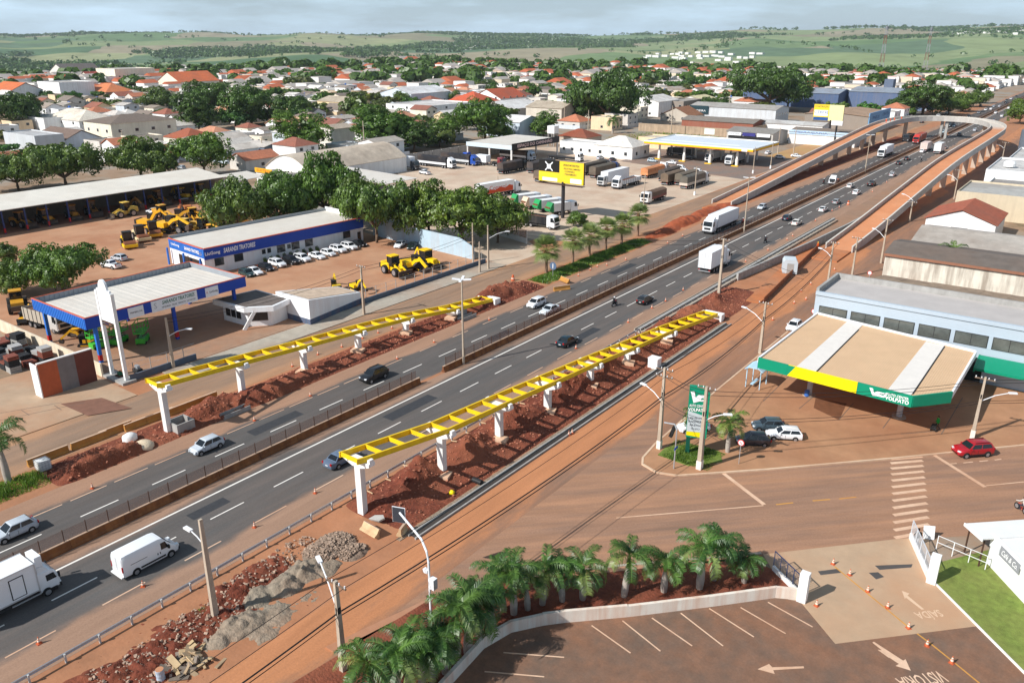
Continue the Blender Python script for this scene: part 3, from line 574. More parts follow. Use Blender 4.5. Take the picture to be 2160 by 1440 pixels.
# ------------------------------------------------------------------ the elevated ramp bridge
def clay_mat():
    m = mat('clay_deck', C(206, 138, 96), var=.1, scale=.25, dust=.5, dcol=C(216, 156, 116)); n, l = m.node_tree.nodes, m.node_tree.links; b = n['Principled BSDF']; src = b.inputs['Base Color'].links[0].from_socket; g = n.new('ShaderNodeNewGeometry'); s = n.new('ShaderNodeSeparateXYZ'); l.new(g.outputs['Position'], s.inputs[0]); r = n.new('ShaderNodeMapRange'); r.inputs[1].default_value = 372; r.inputs[2].default_value = 388; l.new(s.outputs['Y'], r.inputs[0]); x = n.new('ShaderNodeMixRGB'); l.new(r.outputs[0], x.inputs[0]); l.new(src, x.inputs[1]); x.inputs[2].default_value = (*C(206, 196, 184), 1); l.new(x.outputs[0], b.inputs['Base Color']); return m   # bare concrete on the crossing
def build_bridge():
    cp = [Vector(p) for p in [(-83.2, 206, .3), (-83.6, 230, 1.2), (-84.1, 270, 2.95), (-84.3, 300, 4.3), (-84.4, 335, 5.9), (-84.2, 365, 7.3), (-83, 385, 8.0), (-79.5, 400, 8.3), (-72, 410, 8.3), (-62, 413, 8.3), (-52, 408, 8.3), (-44.5, 394, 8.3), (-41, 374, 8.3), (-40.3, 345, 8.3), (-40.4, 293, 8.1), (-41.3, 268, 6.9), (-41.9, 245, 5.3), (-42.4, 220, 3.6), (-43.0, 195, 1.7), (-43.6, 174, .35)]]
    path = []
    for i in range(len(cp)-1):
        p0, p1, p2, p3 = cp[max(i-1, 0)], cp[i], cp[i+1], cp[min(i+2, len(cp)-1)]; n_ = max(2, int((p2-p1).length/4))
        for k in range(n_):
            u = k/n_; path.append(.5*((2*p1)+(p2-p0)*u+(2*p0-5*p1+4*p2-p3)*u*u+(3*p1-p0-3*p2+p3)*u**3))
    path.append(cp[-1])
    P = [Vector(p) for p in path]; N = len(P)
    t = thing('elevated_bridge', 'U-shaped elevated concrete ramp bridge with clay-coloured deck crossing the highway', 'bridge', P[0]); o0 = P[0]
    def nrm(i):
        d = P[min(i+1, N-1)]-P[max(i-1, 0)]; d.z = 0; d.normalize(); return Vector((d.y, -d.x, 0))
    HW = 2.55; M_para = mat('parapet_concrete', C(190, 186, 180), var=.1, scale=.7, streak=.25, dcol=C(150, 140, 130))
    def band(prof, m, name):
        mb = MB(); mb.loft([[P[i]-o0+nrm(i)*u+Vector((0, 0, w)) for u, w in prof] for i in range(N)]); return obj(name, mb, m, t)
    band([(-HW, -.55), (HW, -.55), (HW, 0), (-HW, 0)][::-1], clay_mat(), 'deck')
    for s in (-1, 1):
        band([(s*HW, -.9), (s*(HW+.28), -.9), (s*(HW+.28), .95), (s*HW, .95)], M_para, 'parapet'); band([(s*(HW-.04), .955), (s*(HW+.32), .955), (s*(HW+.32), 1.03), (s*(HW-.04), 1.03)], mat('concrete_cap', C(206, 200, 190), var=.08), 'coping')
    cum = 0; last = -9
    for i in range(1, N):
        cum += (P[i]-P[i-1]).length
        if cum-last > 15 and P[i].z > 1.7 and not (-78 < P[i].x < -50):
            last = cum; p = P[i]-o0; zt = P[i].z-.56
            mb = MB(); n_ = nrm(i)
            mb.box(p+Vector((0, 0, (zt-.5)/2-P[i].z)), (1.5, .7, zt-.5), math.atan2(n_.y, n_.x))
            obj('column', mb, mat('column_concrete', C(190, 176, 160), var=.14, scale=1, streak=.3, dcol=C(140, 104, 82)), t); mb = MB(); mb.bar(p+n_*2.1+Vector((0, 0, -.85)), p-n_*2.1+Vector((0, 0, -.85)), .9, .55); obj('pier_cap', mb, M_concg, t)
    for x in (-67.0, -64.9): mb = MB(); mb.b2(Vector((x-.5, 411, 0))-o0, Vector((x+.5, 412.6, 7.6))-o0); obj('column', mb, M_concg, t)
    mb = MB(); mb.b2(Vector((-83.2-2.5, 199, 0))-o0, Vector((-83.2+2.5, 207, .28))-o0); obj('ramp_toe', mb, M_oran, t)
    mb = MB(); mb.b2(Vector((-43.6-2.5, 164, 0))-o0, Vector((-43.6+2.5, 174, .32))-o0); obj('ramp_toe', mb, M_oran, t)
    return P
BRP = build_bridge()
# retaining wall that splits off the shoulder towards the right leg
t = thing('retaining_wall', 'grey concrete retaining wall curving from the right shoulder to the bridge ramp', 'wall', (-52.2, 140, 0)); mb = MB()
wp = [(0, 0, .55), (1.6, 16, .7), (3.2, 32, .8), (4.8, 55, .9), (5.6, 80, .9)]
for a, b in zip(wp, wp[1:]): mb.bar(a, b, .4, 1.7)
obj('wall', mb, M_concg, t)
# ================================================================== VEHICLES
M_paint = mat('car_paint', None, rough=.28, var=0, spec=.5, coat=.6); M_tyre = mat('tyre', (.018, .018, .018), rough=.85, var=.15); M_rim = mat('rim', C(172, 174, 178), rough=.35, metal=.6, var=0); M_glass = glass()
M_black = mat('black_trim', (.02, .02, .021), rough=.55, var=.1); M_red = mat('tail_lamp', C(170, 20, 18), rough=.25, var=0); M_lamp = mat('head_lamp', C(226, 230, 234), rough=.15, var=0, spec=.7)
M_plate = mat('plate', C(210, 212, 214), rough=.5, var=0); M_chas = mat('chassis', (.03, .03, .032), rough=.7, var=.2); M_box = mat('box_body', None, rough=.5, var=.03, scale=.6, streak=.06, dcol=C(200, 188, 176), coord='obj')
_wc = {}
def wheel(parent, x, y, r, w=.2, rim=True, side=1):
    k = (round(r, 2), round(w, 2))
    if k not in _wc:
        a = MB(); n_ = 16; prof = [(r*.62, -w/2), (r*.94, -w/2), (r, -w*.3), (r, w*.3), (r*.94, w/2), (r*.62, w/2)]
        a.loft([[(z, q*math.cos(2*PI*i/n_), q*math.sin(2*PI*i/n_)) for i in range(n_)] for q, z in prof]); ra = MB(); ra.loft([[(z, q*math.cos(2*PI*i/12), q*math.sin(2*PI*i/12)) for i in range(12)] for q, z in [(r*.64, -w*.53), (r*.6, -w*.53), (r*.2, -w*.44), (r*.2, w*.44), (r*.6, w*.53), (r*.64, w*.53)]])
        _wc[k] = (a.mesh('tyre', M_tyre, 40), ra.mesh('rim', M_rim, 30))
    o = obj('wheel', _wc[k][0], parent=parent, loc=(x, y, r))
    if rim: obj('rim', _wc[k][1], parent=o)
    return o
def bil(a, b, c, d, u, v): return (a*(1-u)+b*u)*(1-v)+(d*(1-u)+c*u)*v
def pane(parent, q, u0, u1, v0, v1, off=.012, name='window', m=None, um=None):
    """window quad on the face q (4 corners, lower-left, lower-right, upper-right, upper-left seen from outside)"""
    q = [Vector(p) for p in q]; nrm = (q[1]-q[0]).cross(q[3]-q[0]).normalized()
    c = [bil(*q, u, v) for u, v in ((u0, v0), (u1, v0), (um[1] if um else u1, v1), (um[0] if um else u0, v1))]
    mb = MB(); mb.add([p+nrm*off for p in c]+[p-nrm*.01 for p in c], [(0, 1, 2, 3), (0, 4, 5, 1), (1, 5, 6, 2), (2, 6, 7, 3), (3, 7, 4, 0)]); return obj(name, mb, m or M_glass, parent)
CAR = { # L, W, hood z, belt z, roof z, y of: windscreen base, roof front, roof rear, rear glass base ; tail height ; wheel r ; wheelbase
 'hatch': (3.95, .82, .78, .92, 1.48, 1.02, .35, -1.35, -1.78, .95, .29, 2.45), 'sedan': (4.45, .84, .78, .92, 1.45, .98, .28, -.95, -1.55, 1.0, .30, 2.6),
 'suv': (4.4, .9, 1.0, 1.08, 1.68, 1.05, .45, -1.7, -2.05, 1.1, .35, 2.6), 'mpv': (4.1, .85, .88, 1.0, 1.62, 1.25, .55, -1.55, -1.92, 1.05, .30, 2.5), 'wagon': (4.1, .82, .78, .92, 1.42, .85, .2, -1.65, -1.98, .95, .29, 2.45),
 'pickup': (4.9, .9, 1.05, 1.12, 1.75, 1.15, .55, -.55, -.72, 1.1, .38, 3.0)}
def make_car(kind, wipe=None):
    L, Wd, hz, bz, rz_, yw, yrf, yrr, yrb, tz, r, wb = CAR[kind]; h = L/2
    t = thing('car', 'x', 'car'); zb = .22 if kind not in ('suv', 'pickup') else .32
    sts = [(-h, .72, zb+.18, tz-.22), (-h+.06, .84, zb+.06, tz-.05), (-h+.35, .96, zb, tz), (yrb+.02, 1, zb, bz+.02), (0, 1, zb, bz), (yw-.05, 1, zb, bz-.01), (yw+.15, .99, zb, hz+.08), ((yw+h)/2+.15, .97, zb, hz+.02), (h-.3, .9, zb, hz-.08), (h-.07, .8, zb+.06, hz-.2), (h, .66, zb+.16, hz-.32)]
    rings = []
    for y, w, z0, z1 in sts:
        w *= Wd; dz = z1-z0; half = [(w*.88, z0), (w, z0+dz*.22), (w, z0+dz*.62), (w*.955, z0+dz*.9), (w*.84, z1), (w*.4, z1+.015)]; rings.append([(x, y, z) for x, z in half]+[(-x, y, z) for x, z in half[::-1]])
    body = paint(obj('body', MB().loft(rings), [M_paint], t), (1, 1, 1)); body.data.polygons.foreach_set('use_smooth', [True]*len(body.data.polygons)); body.data.set_sharp_from_angle(angle=rad(38))
    wb_, wt = Wd*.93, Wd*.74; a = [Vector((s*wb_, yw, bz-.03)) for s in (1, -1)]+[Vector((s*wt, yrf, rz_-.05)) for s in (1, -1)]; b = [Vector((s*wb_, yrb, bz)) for s in (1, -1)]+[Vector((s*wt, yrr, rz_-.06)) for s in (1, -1)]
    g = MB(); mid = (yrf+yrr)/2
    g.add([a[0], a[1], b[1], b[0], a[2], a[3], b[3], b[2], (wt*.85, yrf-.12, rz_), (-wt*.85, yrf-.12, rz_), (-wt*.85, yrr+.12, rz_), (wt*.85, yrr+.12, rz_)], [(0, 1, 5, 4), (1, 2, 6, 5), (2, 3, 7, 6), (3, 0, 4, 7), (4, 5, 9, 8), (5, 6, 10, 9), (6, 7, 11, 10), (7, 4, 8, 11), (8, 9, 10, 11)])
    paint(obj('cabin', g, [M_paint], t, smooth=35), (1, 1, 1))
    pane(t, (a[1], a[0], a[2], a[3])[::1] if False else (a[0], a[1], a[3], a[2]), .05, .95, .1, .92, name='windscreen'); pane(t, (b[1], b[0], b[2], b[3]), .06, .94, .16, .9, name='rear_window')
    for s, q in ((1, (b[0], a[0], a[2], b[2])), (-1, (a[1], b[1], b[3], a[3]))):
        L0, L1 = (.06, .46), (.5, .93)
        pane(t, q, L0[0], L0[1], .1, .9, name='side_window'); pane(t, q, L1[0], L1[1], .1, .9, name='side_window')
    for s in (1, -1):
        for y in (wb/2+.04, -wb/2+.04):
            arch = MB(); arch.cyl((s*(Wd*.82), y, r+.03), r*1.16, s*Wd*.2, 14, axis='X'); obj('wheel_arch', arch, M_black, t); wheel(t, s*(Wd-.055), y, r, .2)
        o = obj('headlight', MB().box((s*Wd*.62, h-.13, hz-.17), (.34, .16, .14), s*-.35), M_lamp, t); o = obj('taillight', MB().box((s*Wd*.76, -h+.06, tz-.16), (.22, .12, .24)), M_red, t)
        mi_ = obj('mirror', MB().box((s*(Wd+.06), yw-.25, bz+.05), (.16, .1, .12)), M_paint, t); paint(mi_, (1, 1, 1))
    obj('grille', MB().box((0, h-.1, hz-.3), (Wd*.8, .12, .12)), M_black, t)
    for s in (1, -1):
        obj('sill', MB().b2((s*Wd*.9, -wb/2+r+.1, zb-.02), (s*(Wd+.012), wb/2-r+.02, zb+.12)), M_black, t); obj('door_seam', MB().b2((s*Wd*.98, -.04, zb+.14), (s*(Wd+.008), -.015, bz-.12)).b2((s*Wd*.98, yw-.3, zb+.14), (s*(Wd+.008), yw-.275, bz-.12)), M_black, t)
    obj('bumper', MB().box((0, h-.05, zb+.22), (Wd*1.05, .1, .14)), M_black, t); obj('number_plate', MB().box((0, -h+.02, tz-.38), (.4, .06, .13)), M_plate, t)
    if kind == 'pickup':
        mb = MB(); mb.b2((-Wd*.82, -h+.15, tz-.02), (Wd*.82, yrb-.12, tz+.03)); obj('load_bed', mb, M_black, t)
    if kind in ('suv', 'wagon'):
        for s in (1, -1): obj('roof_rail', MB().bar((s*wt*.86, yrf-.2, rz_+.04), (s*wt*.86, yrr+.15, rz_+.04), .05, .05), M_black if kind == 'suv' else M_steel, t)
    return proto(t)
CARS = {k: make_car(k) for k in CAR}
def make_moto(shirt, label, loc, rz, group='motorcycles on the road'):
    t = thing('motorcycle', label, 'motorcycle', loc, rz, group); wheel(t, 0, .65, .3, .11); wheel(t, 0, -.65, .3, .13)
    mb = MB(); mb.box((0, 0, .55), (.24, .8, .3)); mb.box((0, -.45, .78), (.24, .7, .1)); obj('body', mb, M_black, t); obj('tank', MB().box((0, .2, .82), (.3, .45, .24)), mat('moto_red', C(150, 30, 26), rough=.3), t)
    obj('handlebar', MB().tube([(-.36, .45, 1.02), (0, .55, 1.0), (.36, .45, 1.02)], .025, 6).tube([(0, .55, 1.0), (0, .68, .3)], .04, 6), M_black, t); obj('exhaust', MB().cyl((.16, -.75, .32), .05, .6, 8, axis='Y'), M_steel, t)
    person('rider in %s jacket on the %s' % (shirt[0], label), loc, rz, shirt[1], C(50, 52, 60), pose='ride', helmet=C(220, 220, 222)); return t
def person(label, loc, rz, shirt, trousers, pose='stand', helmet=None, skin=C(150, 104, 80), group='people', hair=(.02, .015, .012)):
    """one continuous skinned body; shirt, trousers, hair or helmet are children"""
    t = thing('person', label, 'person', loc, rz, group)
    if pose == 'ride': J = dict(pel=(0, -.35, .9), ch=(0, -.22, 1.22), nk=(0, -.15, 1.42), hd=(0, -.1, 1.56), sh=(.19, -.2, 1.36), el=(.28, .08, 1.14), wr=(.34, .40, 1.04), hp=(.1, -.33, .88), kn=(.2, .12, .72), an=(.16, -.12, .34), to=(.16, .06, .3))
    elif pose == 'walk': J = dict(pel=(0, 0, .92), ch=(0, .03, 1.25), nk=(0, .05, 1.46), hd=(0, .07, 1.62), sh=(.19, .03, 1.4), el=(.26, -.02, 1.13), wr=(.27, .14, .9), hp=(.1, 0, .88), kn=(.11, .1, .48), an=(.11, .0, .07), to=(.11, .16, .04))
    else: J = dict(pel=(0, 0, .92), ch=(0, .01, 1.25), nk=(0, .02, 1.46), hd=(0, .03, 1.62), sh=(.19, 0, 1.4), el=(.25, -.02, 1.12), wr=(.27, .08, .88), hp=(.1, 0, .88), kn=(.11, .03, .48), an=(.11, -.02, .07), to=(.12, .13, .04))
    def limb(mb, pts, rr, n_=8, mi=0): mb.tube(pts, rr, n_, mi)
    b = MB(); f = lambda k, s=1: Vector((J[k][0]*s, J[k][1], J[k][2]))
    b.tube([f('pel')-Vector((0, 0, .08)), f('pel')+Vector((0, 0, .05)), f('ch'), f('sh').lerp(f('sh', -1), .5)+Vector((0, 0, .02)), f('nk')+Vector((0, 0, .02)), f('nk')+Vector((0, .01, .07))], [.13, .155, .165, .13, .06, .055], 10)
    b.tube([f('hd')+Vector((0, 0, z)) for z in (-.13, -.08, 0, .07, .115, .13)], [.045, .075, .095, .09, .055, .01], 10)
    for s in (1, -1):
        if pose == 'walk' and s == -1: leg = [f('hp', s), (-.11, .0, .5), (-.11, -.28, .14), (-.11, -.16, .05)]
        else: leg = [f('hp', s), f('kn', s), f('an', s), f('to', s)]
        limb(b, leg, [.095, .065, .045, .04], 8, 1); limb(b, [f('sh', s)*.92+Vector((0, 0, 1))*J['sh'][2]*.08, f('sh', s), f('el', s), f('wr', s)], [.07, .07, .052, .038], 8)
        w = f('wr', s); d = (w-f('el', s)).normalized()
        for q in range(4): b.tube([w-d*.02+Vector((s*.0, 0, 0))+Vector(((q-1.5)*.02, 0, 0)), w+d*.07+Vector(((q-1.5)*.021, 0, 0)), w+d*(.10+.012*(q in (1, 2)))+Vector(((q-1.5)*.02, .015, -.01))], [.014, .011, .008], 5, 2)
        b.tube([w, w+d*.04+Vector((-s*.035, .02, 0))], [.014, .01], 5, 2)
    ms = [mat('cloth_%d_%d_%d' % tuple(int(c*99) for c in shirt), shirt, rough=.9), mat('cloth_%d_%d_%d' % tuple(int(c*99) for c in trousers), trousers, rough=.9), mat('skin', skin, rough=.6)]
    o = obj('body', b, ms, t, smooth=60)
    hi = [i for i, p in enumerate(o.data.polygons) if p.center.z > J['nk'][2]+.05 and abs(p.center.x) < .14]
    for i in hi: o.data.polygons[i].material_index = 2
    h = f('hd'); hb = MB(); rr = .125 if helmet else .104
    hb.tube([h+Vector((0, -.012, z)) for z in (-.02 if not helmet else -.07, .04, .09, .125, .14)], [rr*.98, rr, rr*.86, rr*.5, .01], 10); obj('helmet' if helmet else 'hair', hb, mat('helm_%d%d%d' % tuple(int(c*9) for c in helmet), helmet, rough=.3) if helmet else mat('hair', hair, rough=.8), t, smooth=50)
    return t
# ------------------------------------------------------------------ trucks
def cab(t, y0, y1, z0, z1, w, col, style='coe', deflector=True):
    """cab-over tractor head, front at y1"""
    c = MB(); h = w/2; L = y1-y0
    sec = [(z0, y1-.06, .96), (z0+.45, y1, 1), (z0+(z1-z0)*.5, y1-.02, 1), (z1-.25, y1-.26, .96), (z1, y1-.55, .88)]
    c.loft([[(h*s, y0, z), (h*s, yf-.12, z), (h*s*.9, yf, z), (-h*s*.9, yf, z), (-h*s, yf-.12, z), (-h*s, y0, z)] for z, yf, s in sec]); paint(obj('cab', c, [M_paint], t, smooth=35), col)
    zs0, zs1 = z0+(z1-z0)*.47, z1-.3; f0, f1 = y1-.02, y1-.25
    pane(t, ((h*.9, f0, zs0), (-h*.9, f0, zs0), (-h*.86, f1, zs1), (h*.86, f1, zs1)), .02, .98, .04, .98, .03, 'windscreen')
    for s in (1, -1):
        q = ((s*h, y1-1.15, zs0), (s*h, y1-.22, zs0), (s*h*.97, y1-.42, zs1), (s*h*.97, y1-1.15, zs1)); q = q if s == 1 else (q[1], q[0], q[3], q[2])
        pane(t, q, .04, .96, .06, .94, .02, 'side_window'); obj('mirror', MB().box((s*(h+.18), y1-.1, zs0+.35), (.2, .12, .55)), M_black, t); obj('headlight', MB().box((s*h*.74, y1-.01, z0+.28), (.42, .1, .2)), M_lamp, t)
        obj('step', MB().box((s*(h-.1), y1-.7, z0-.1), (.2, .7, .35)), M_black, t)
    obj('grille', MB().box((0, y1+.005, z0+.75), (w*.62, .05, .5)), M_chas, t); obj('bumper', MB().box((0, y1-.02, z0+.02), (w*.98, .16, .36)), paint and M_chas, t)
    if deflector:
        d = MB(); d.ext([(y0+.1, z1), (y1-.7, z1), (y0+.5, z1+.55), (y0+.1, z1+.6)], (0, 0, 0), (0, 1, 0), (0, 0, 1), (1, 0, 0), -h*.8, h*.8); paint(obj('wind_deflector', d, M_paint, t), col)
def truck(label, p, rz, kind='semi', cabc=C(238, 240, 242), boxc=C(240, 240, 240), L=12, hb=2.7, name='truck', group=None, lettering=None, zf=1.15, w=2.5, tarp=None):
    """local +Y is forward; p is the middle of the footprint"""
    t = thing(name, label, 'truck', p, rz, group); cl = 2.2 if kind != 'light' else 1.75; tot = L+cl+(.7 if kind == 'semi' else .15); yb = -tot/2; y1 = tot/2
    ch = MB(); ch.b2((-.45, yb+.3, .75), (.45, y1-.4, 1.0)); ch.b2((-w*.4, yb+.6, .55), (w*.4, yb+L*.5, .85)) if kind != 'light' else None; obj('chassis', ch, M_chas, t)
    r = .5 if kind != 'light' else .4; ax = [y1-1.25]
    if kind == 'semi': ax += [y1-3.2, y1-4.4, yb+1.2, yb+2.4, yb+3.6]
    elif kind == 'light': ax += [yb+1.5]
    else: ax += [yb+1.6, yb+2.9]
    for i, y in enumerate(ax):
        for s in (1, -1): wheel(t, s*(w/2-.2), y, r, .3 if i == 0 else .5)
    zc = (.55, 3.2) if kind != 'light' else (.5, 2.35)
    if kind == 'nose': cab(t, y1-2.3, y1-.9, .7, 2.6, w*.9, cabc, deflector=False); paint(obj('bonnet', MB().b2((-.7, y1-1.0, .7), (.7, y1, 1.6)), M_paint, t), cabc)
    else: cab(t, y1-cl, y1, zc[0], zc[1], w*.98 if kind != 'light' else 2.05, cabc, deflector=kind in ('semi', 'light'))
    z0 = zf; z1 = zf+hb; a, b = yb, yb+L
    if tarp is None:
        bx = paint(obj('cargo_box', MB().b2((-w/2, a, z0), (w/2, b, z1)), M_box, t), boxc)
        fr = MB()
        for s in (1, -1):
            fr.b2((s*w/2-.03, a-.02, z0-.02), (s*w/2+.03, b+.02, z0+.1)); fr.b2((s*(w/2)-.04, a-.03, z1-.05), (s*w/2+.04, b+.03, z1+.03))
            for e in (a, b): fr.b2((s*w/2-.05, e-.05, z0), (s*w/2+.05, e+.05, z1))
        obj('box_frame', fr, mat('alu_trim', C(206, 208, 210), rough=.4, metal=.4, var=0), t); obj('rear_door_bar', MB().b2((-.03, a-.05, z0+.1), (.03, a-.01, z1-.1)).b2((-.62, a-.05, z0+.1), (-.58, a-.01, z1-.1)).b2((.58, a-.05, z0+.1), (.62, a-.01, z1-.1)), M_steel, t)
    elif tarp == 'open':
        mb = MB(); mb.b2((-w/2, a, z0), (w/2, b, z0+.12))
        for s in (1, -1): mb.b2((s*w/2-.04, a, z0), (s*w/2+.04, b, z1))
        mb.b2((-w/2+.04, a, z0), (w/2-.04, a+.08, z1)); mb.b2((-w/2+.04, b-.08, z0), (w/2-.04, b, z1)); paint(obj('open_body', mb, M_box, t), boxc)
        rb = MB().b2((-.05, -.07, z0), (.05, .07, z1+.03)).mesh('side_rib', M_chas)
        k = a+.5
        while k < b:
            for s in (1, -1): obj('side_rib', rb, parent=t, loc=(s*(w/2+.02), k, 0))
            k += 1.1
        obj('load', MB().b2((-w/2+.05, a+.1, z0+.13), (w/2-.05, b-.1, z1-.35)), mat('load_brown', C(110, 78, 60), var=.3, scale=2), t)
    elif tarp == 'flat':
        obj('flat_bed', MB().b2((-w/2, a, z0), (w/2, b, z0+.2)), M_chas, t)
    else:
        sd = MB()
        for s in (1, -1): sd.b2((s*w/2-.04, a, z0), (s*w/2+.04, b, z0+.75))
        sd.b2((-w/2+.04, a, z0), (w/2-.04, a+.08, z0+.75)); sd.b2((-w/2+.05, a+.1, z0), (w/2-.05, b-.1, z0+.1)); paint(obj('drop_side', sd, M_box, t), boxc)
        n_ = 10; rings = []
        for k in range(n_+1):
            y = a+.02+(b-a-.04)*k/n_; dz = .05*math.sin(k*2.4); rings.append([(-w/2+.02, y, z0+.7), (w/2-.02, y, z0+.7), (w/2-.03, y, z1-.3), (w*.3, y, z1+dz-.05), (0, y, z1+.12+dz), (-w*.3, y, z1+dz-.05), (-w/2+.03, y, z1-.3)])
        obj('tarpaulin', MB().loft(rings), mat('tarp_%d%d%d' % tuple(int(c*60) for c in tarp), tarp, rough=.7, var=.2, scale=.9, dust=.3, dcol=C(150, 122, 100)), t, smooth=40)
    obj('rear_bumper', MB().b2((-w*.45, a-.02, .5), (w*.45, a+.1, .66)), M_steel, t)
    for s in (1, -1): obj('taillight', MB().box((s*w*.4, a-.03, .82), (.32, .06, .14)), M_red, t); obj('side_guard', MB().b2((s*(w/2-.06), yb+L*.38, .6), (s*(w/2-.02), yb+L*.66, .95)), M_chas, t)
    if lettering:
        for s, txt_, size, c, wd in lettering:
            text('lettering', txt_, size, mat('letter_%d%d%d' % tuple(int(x*9) for x in c), c, var=0), t, (s*(w/2+.02), (a+b)/2, (z0+z1)/2), (PI/2, 0, s*PI/2), width=wd)
    return t
# ================================================================== PLANT MACHINERY (local +Y is forward)
M_mach = mat('machine_paint', None, rough=.45, var=.1, scale=1.5, dust=.12, spec=.4, coord='obj'); M_iron = mat('worn_iron', C(92, 80, 72), rough=.65, var=.25, metal=.3)
YEL = C(240, 176, 30); YEL2 = C(252, 206, 20)
def mcab(t, c, d, col=None, roof=None):
    x, y, z = c; w, l, h = d; mb = MB()
    for sx in (-1, 1):
        for sy in (-1, 1): mb.b2((x+sx*w/2-.05, y+sy*l/2-.05, z), (x+sx*w/2+.05, y+sy*l/2+.05, z+h))
    obj('cab_frame', mb, M_black, t); obj('cab_glass', MB().b2((x-w/2+.02, y-l/2+.02, z+.02), (x+w/2-.02, y+l/2-.02, z+h-.06)), M_glass, t); o = obj('cab_roof', MB().box((x, y, z+h+.05), (w+.2, l+.2, .14)), roof or M_mach, t)
    if not roof: paint(o, col or YEL)
def P_(name, mb, t, col=YEL): return paint(obj(name, mb, M_mach, t), col)
def m_loader(col):
    t = thing('wheel_loader', 'x', 'wheel loader')
    for y in (1.5, -1.4):
        for s in (1, -1): wheel(t, s*1.0, y, .75, .55)
    mb = MB(); mb.ext([(-2.9, .9), (-.6, .8), (-.5, 1.7), (-1.0, 2.0), (-2.8, 1.9)], (0, 0, 0), (0, 1, 0), (0, 0, 1), (1, 0, 0), -.8, .8); P_('engine_hood', mb, t, col); P_('front_frame', MB().b2((-.5, -.5, .6), (.5, 1.8, 1.3)), t, col); mcab(t, (0, -.35, 1.4), (1.4, 1.3, 1.7), col)
    for s in (1, -1): P_('lift_arm', MB().bar((s*.5, .7, 1.7), (s*.5, 2.6, .9), .16, .32).bar((s*.5, 2.6, .9), (s*.5, 3.0, .45), .16, .28), t, col)
    b = MB(); b.ext([(2.9, .1), (3.9, .1), (3.95, .2), (3.1, .3), (3.0, 1.0), (3.3, 1.25), (2.85, 1.2)], (0, 0, 0), (0, 1, 0), (0, 0, 1), (1, 0, 0), -1.3, 1.3); obj('bucket', b, M_iron, t); obj('counterweight', MB().b2((-.9, -3.2, .8), (.9, -2.9, 1.5)), M_iron, t); return proto(t)
def m_backhoe(col):
    t = thing('backhoe_loader', 'x', 'backhoe')
    for y, r in ((1.2, .5), (-1.1, .78)):
        for s in (1, -1): wheel(t, s*.95, y, r, .45)
    P_('engine_hood', MB().b2((-.5, .4, .8), (.5, 2.0, 1.6)), t, col); obj('chassis', MB().b2((-.55, -1.8, .6), (.55, 1.9, .9)), M_chas, t); mcab(t, (0, -.5, 1.1), (1.5, 1.5, 1.75), col)
    for s in (1, -1): P_('lift_arm', MB().bar((s*.65, .2, 1.5), (s*.65, 2.2, 1.1), .12, .24).bar((s*.65, 2.2, 1.1), (s*.65, 2.7, .4), .12, .22), t, col)
    b = MB(); b.ext([(2.6, .1), (3.4, .1), (3.4, .18), (2.8, .25), (2.7, .8), (2.95, 1.0), (2.6, 1.0)], (0, 0, 0), (0, 1, 0), (0, 0, 1), (1, 0, 0), -1.1, 1.1); obj('front_bucket', b, M_iron, t)
    P_('boom', MB().bar((0, -1.8, 1.0), (0, -2.6, 2.9), .26, .3), t, col); P_('dipper', MB().bar((0, -2.6, 2.9), (0, -3.5, 1.5), .2, .26), t, col); obj('rear_bucket', MB().ext([(-3.7, 1.5), (-3.3, 1.5), (-3.0, .8), (-3.5, .7), (-3.9, 1.0)], (0, 0, 0), (0, 1, 0), (0, 0, 1), (1, 0, 0), -.35, .35), M_iron, t)
    for s in (1, -1): P_('stabiliser', MB().bar((s*.6, -1.8, .8), (s*1.1, -1.9, .15), .14, .14), t, col)
    return proto(t)
def m_excavator(col, k=1.0, reach=1.0):
    t = thing('excavator', 'x', 'excavator')
    for s in (1, -1):
        tr = MB(); tr.ext([(-2.0*k, .35*k), (-1.7*k, .05), (1.7*k, .05), (2.0*k, .35*k), (1.7*k, .75*k), (-1.7*k, .75*k)], (0, 0, 0), (0, 1, 0), (0, 0, 1), (1, 0, 0), s*1.1*k-.28*k, s*1.1*k+.28*k); obj('track', tr, M_tyre, t); P_('track_frame', MB().b2((s*1.1*k-.3*k, -1.2*k, .28*k), (s*1.1*k+.3*k, 1.2*k, .5*k)), t, col)
    obj('turntable', MB().cyl((0, 0, .6*k), .7*k, .35*k, 12), M_chas, t); P_('house', MB().b2((-1.15*k, -2.0*k, .95*k), (1.15*k, .7*k, 1.75*k)), t, col); obj('counterweight', MB().b2((-1.2*k, -2.3*k, .95*k), (1.2*k, -1.9*k, 1.85*k)), M_chas, t); mcab(t, (-.65*k, .6*k, .95*k), (.95*k, 1.4*k, 1.75*k), col, M_black)
    e = Vector((.1*k, 3.4*k, 3.8*k*reach)); q = Vector((.1*k, 5.6*k, 1.9*k)); P_('boom', MB().bar((.1*k, .7*k, 1.4*k), (.1*k, 2.0*k, 3.2*k*reach), .4*k, .55*k).bar((.1*k, 1.9*k, 3.1*k*reach), e, .38*k, .5*k), t, col); P_('dipper', MB().bar(e+Vector((0, -.4*k, .2*k)), q, .3*k, .42*k), t, col)
    obj('bucket', MB().ext([(0, 0), (.4*k, -.1*k), (.3*k, -.9*k), (-.5*k, -1.1*k), (-.6*k, -.4*k)], q, (0, 1, 0), (0, 0, 1), (1, 0, 0), -.5*k, .5*k), M_iron, t); obj('boom_cylinder', MB().tube([(.1*k, 1.0*k, 1.2*k), (.1*k, 2.2*k, 2.7*k*reach)], .09*k, 8), M_steel, t); return proto(t)
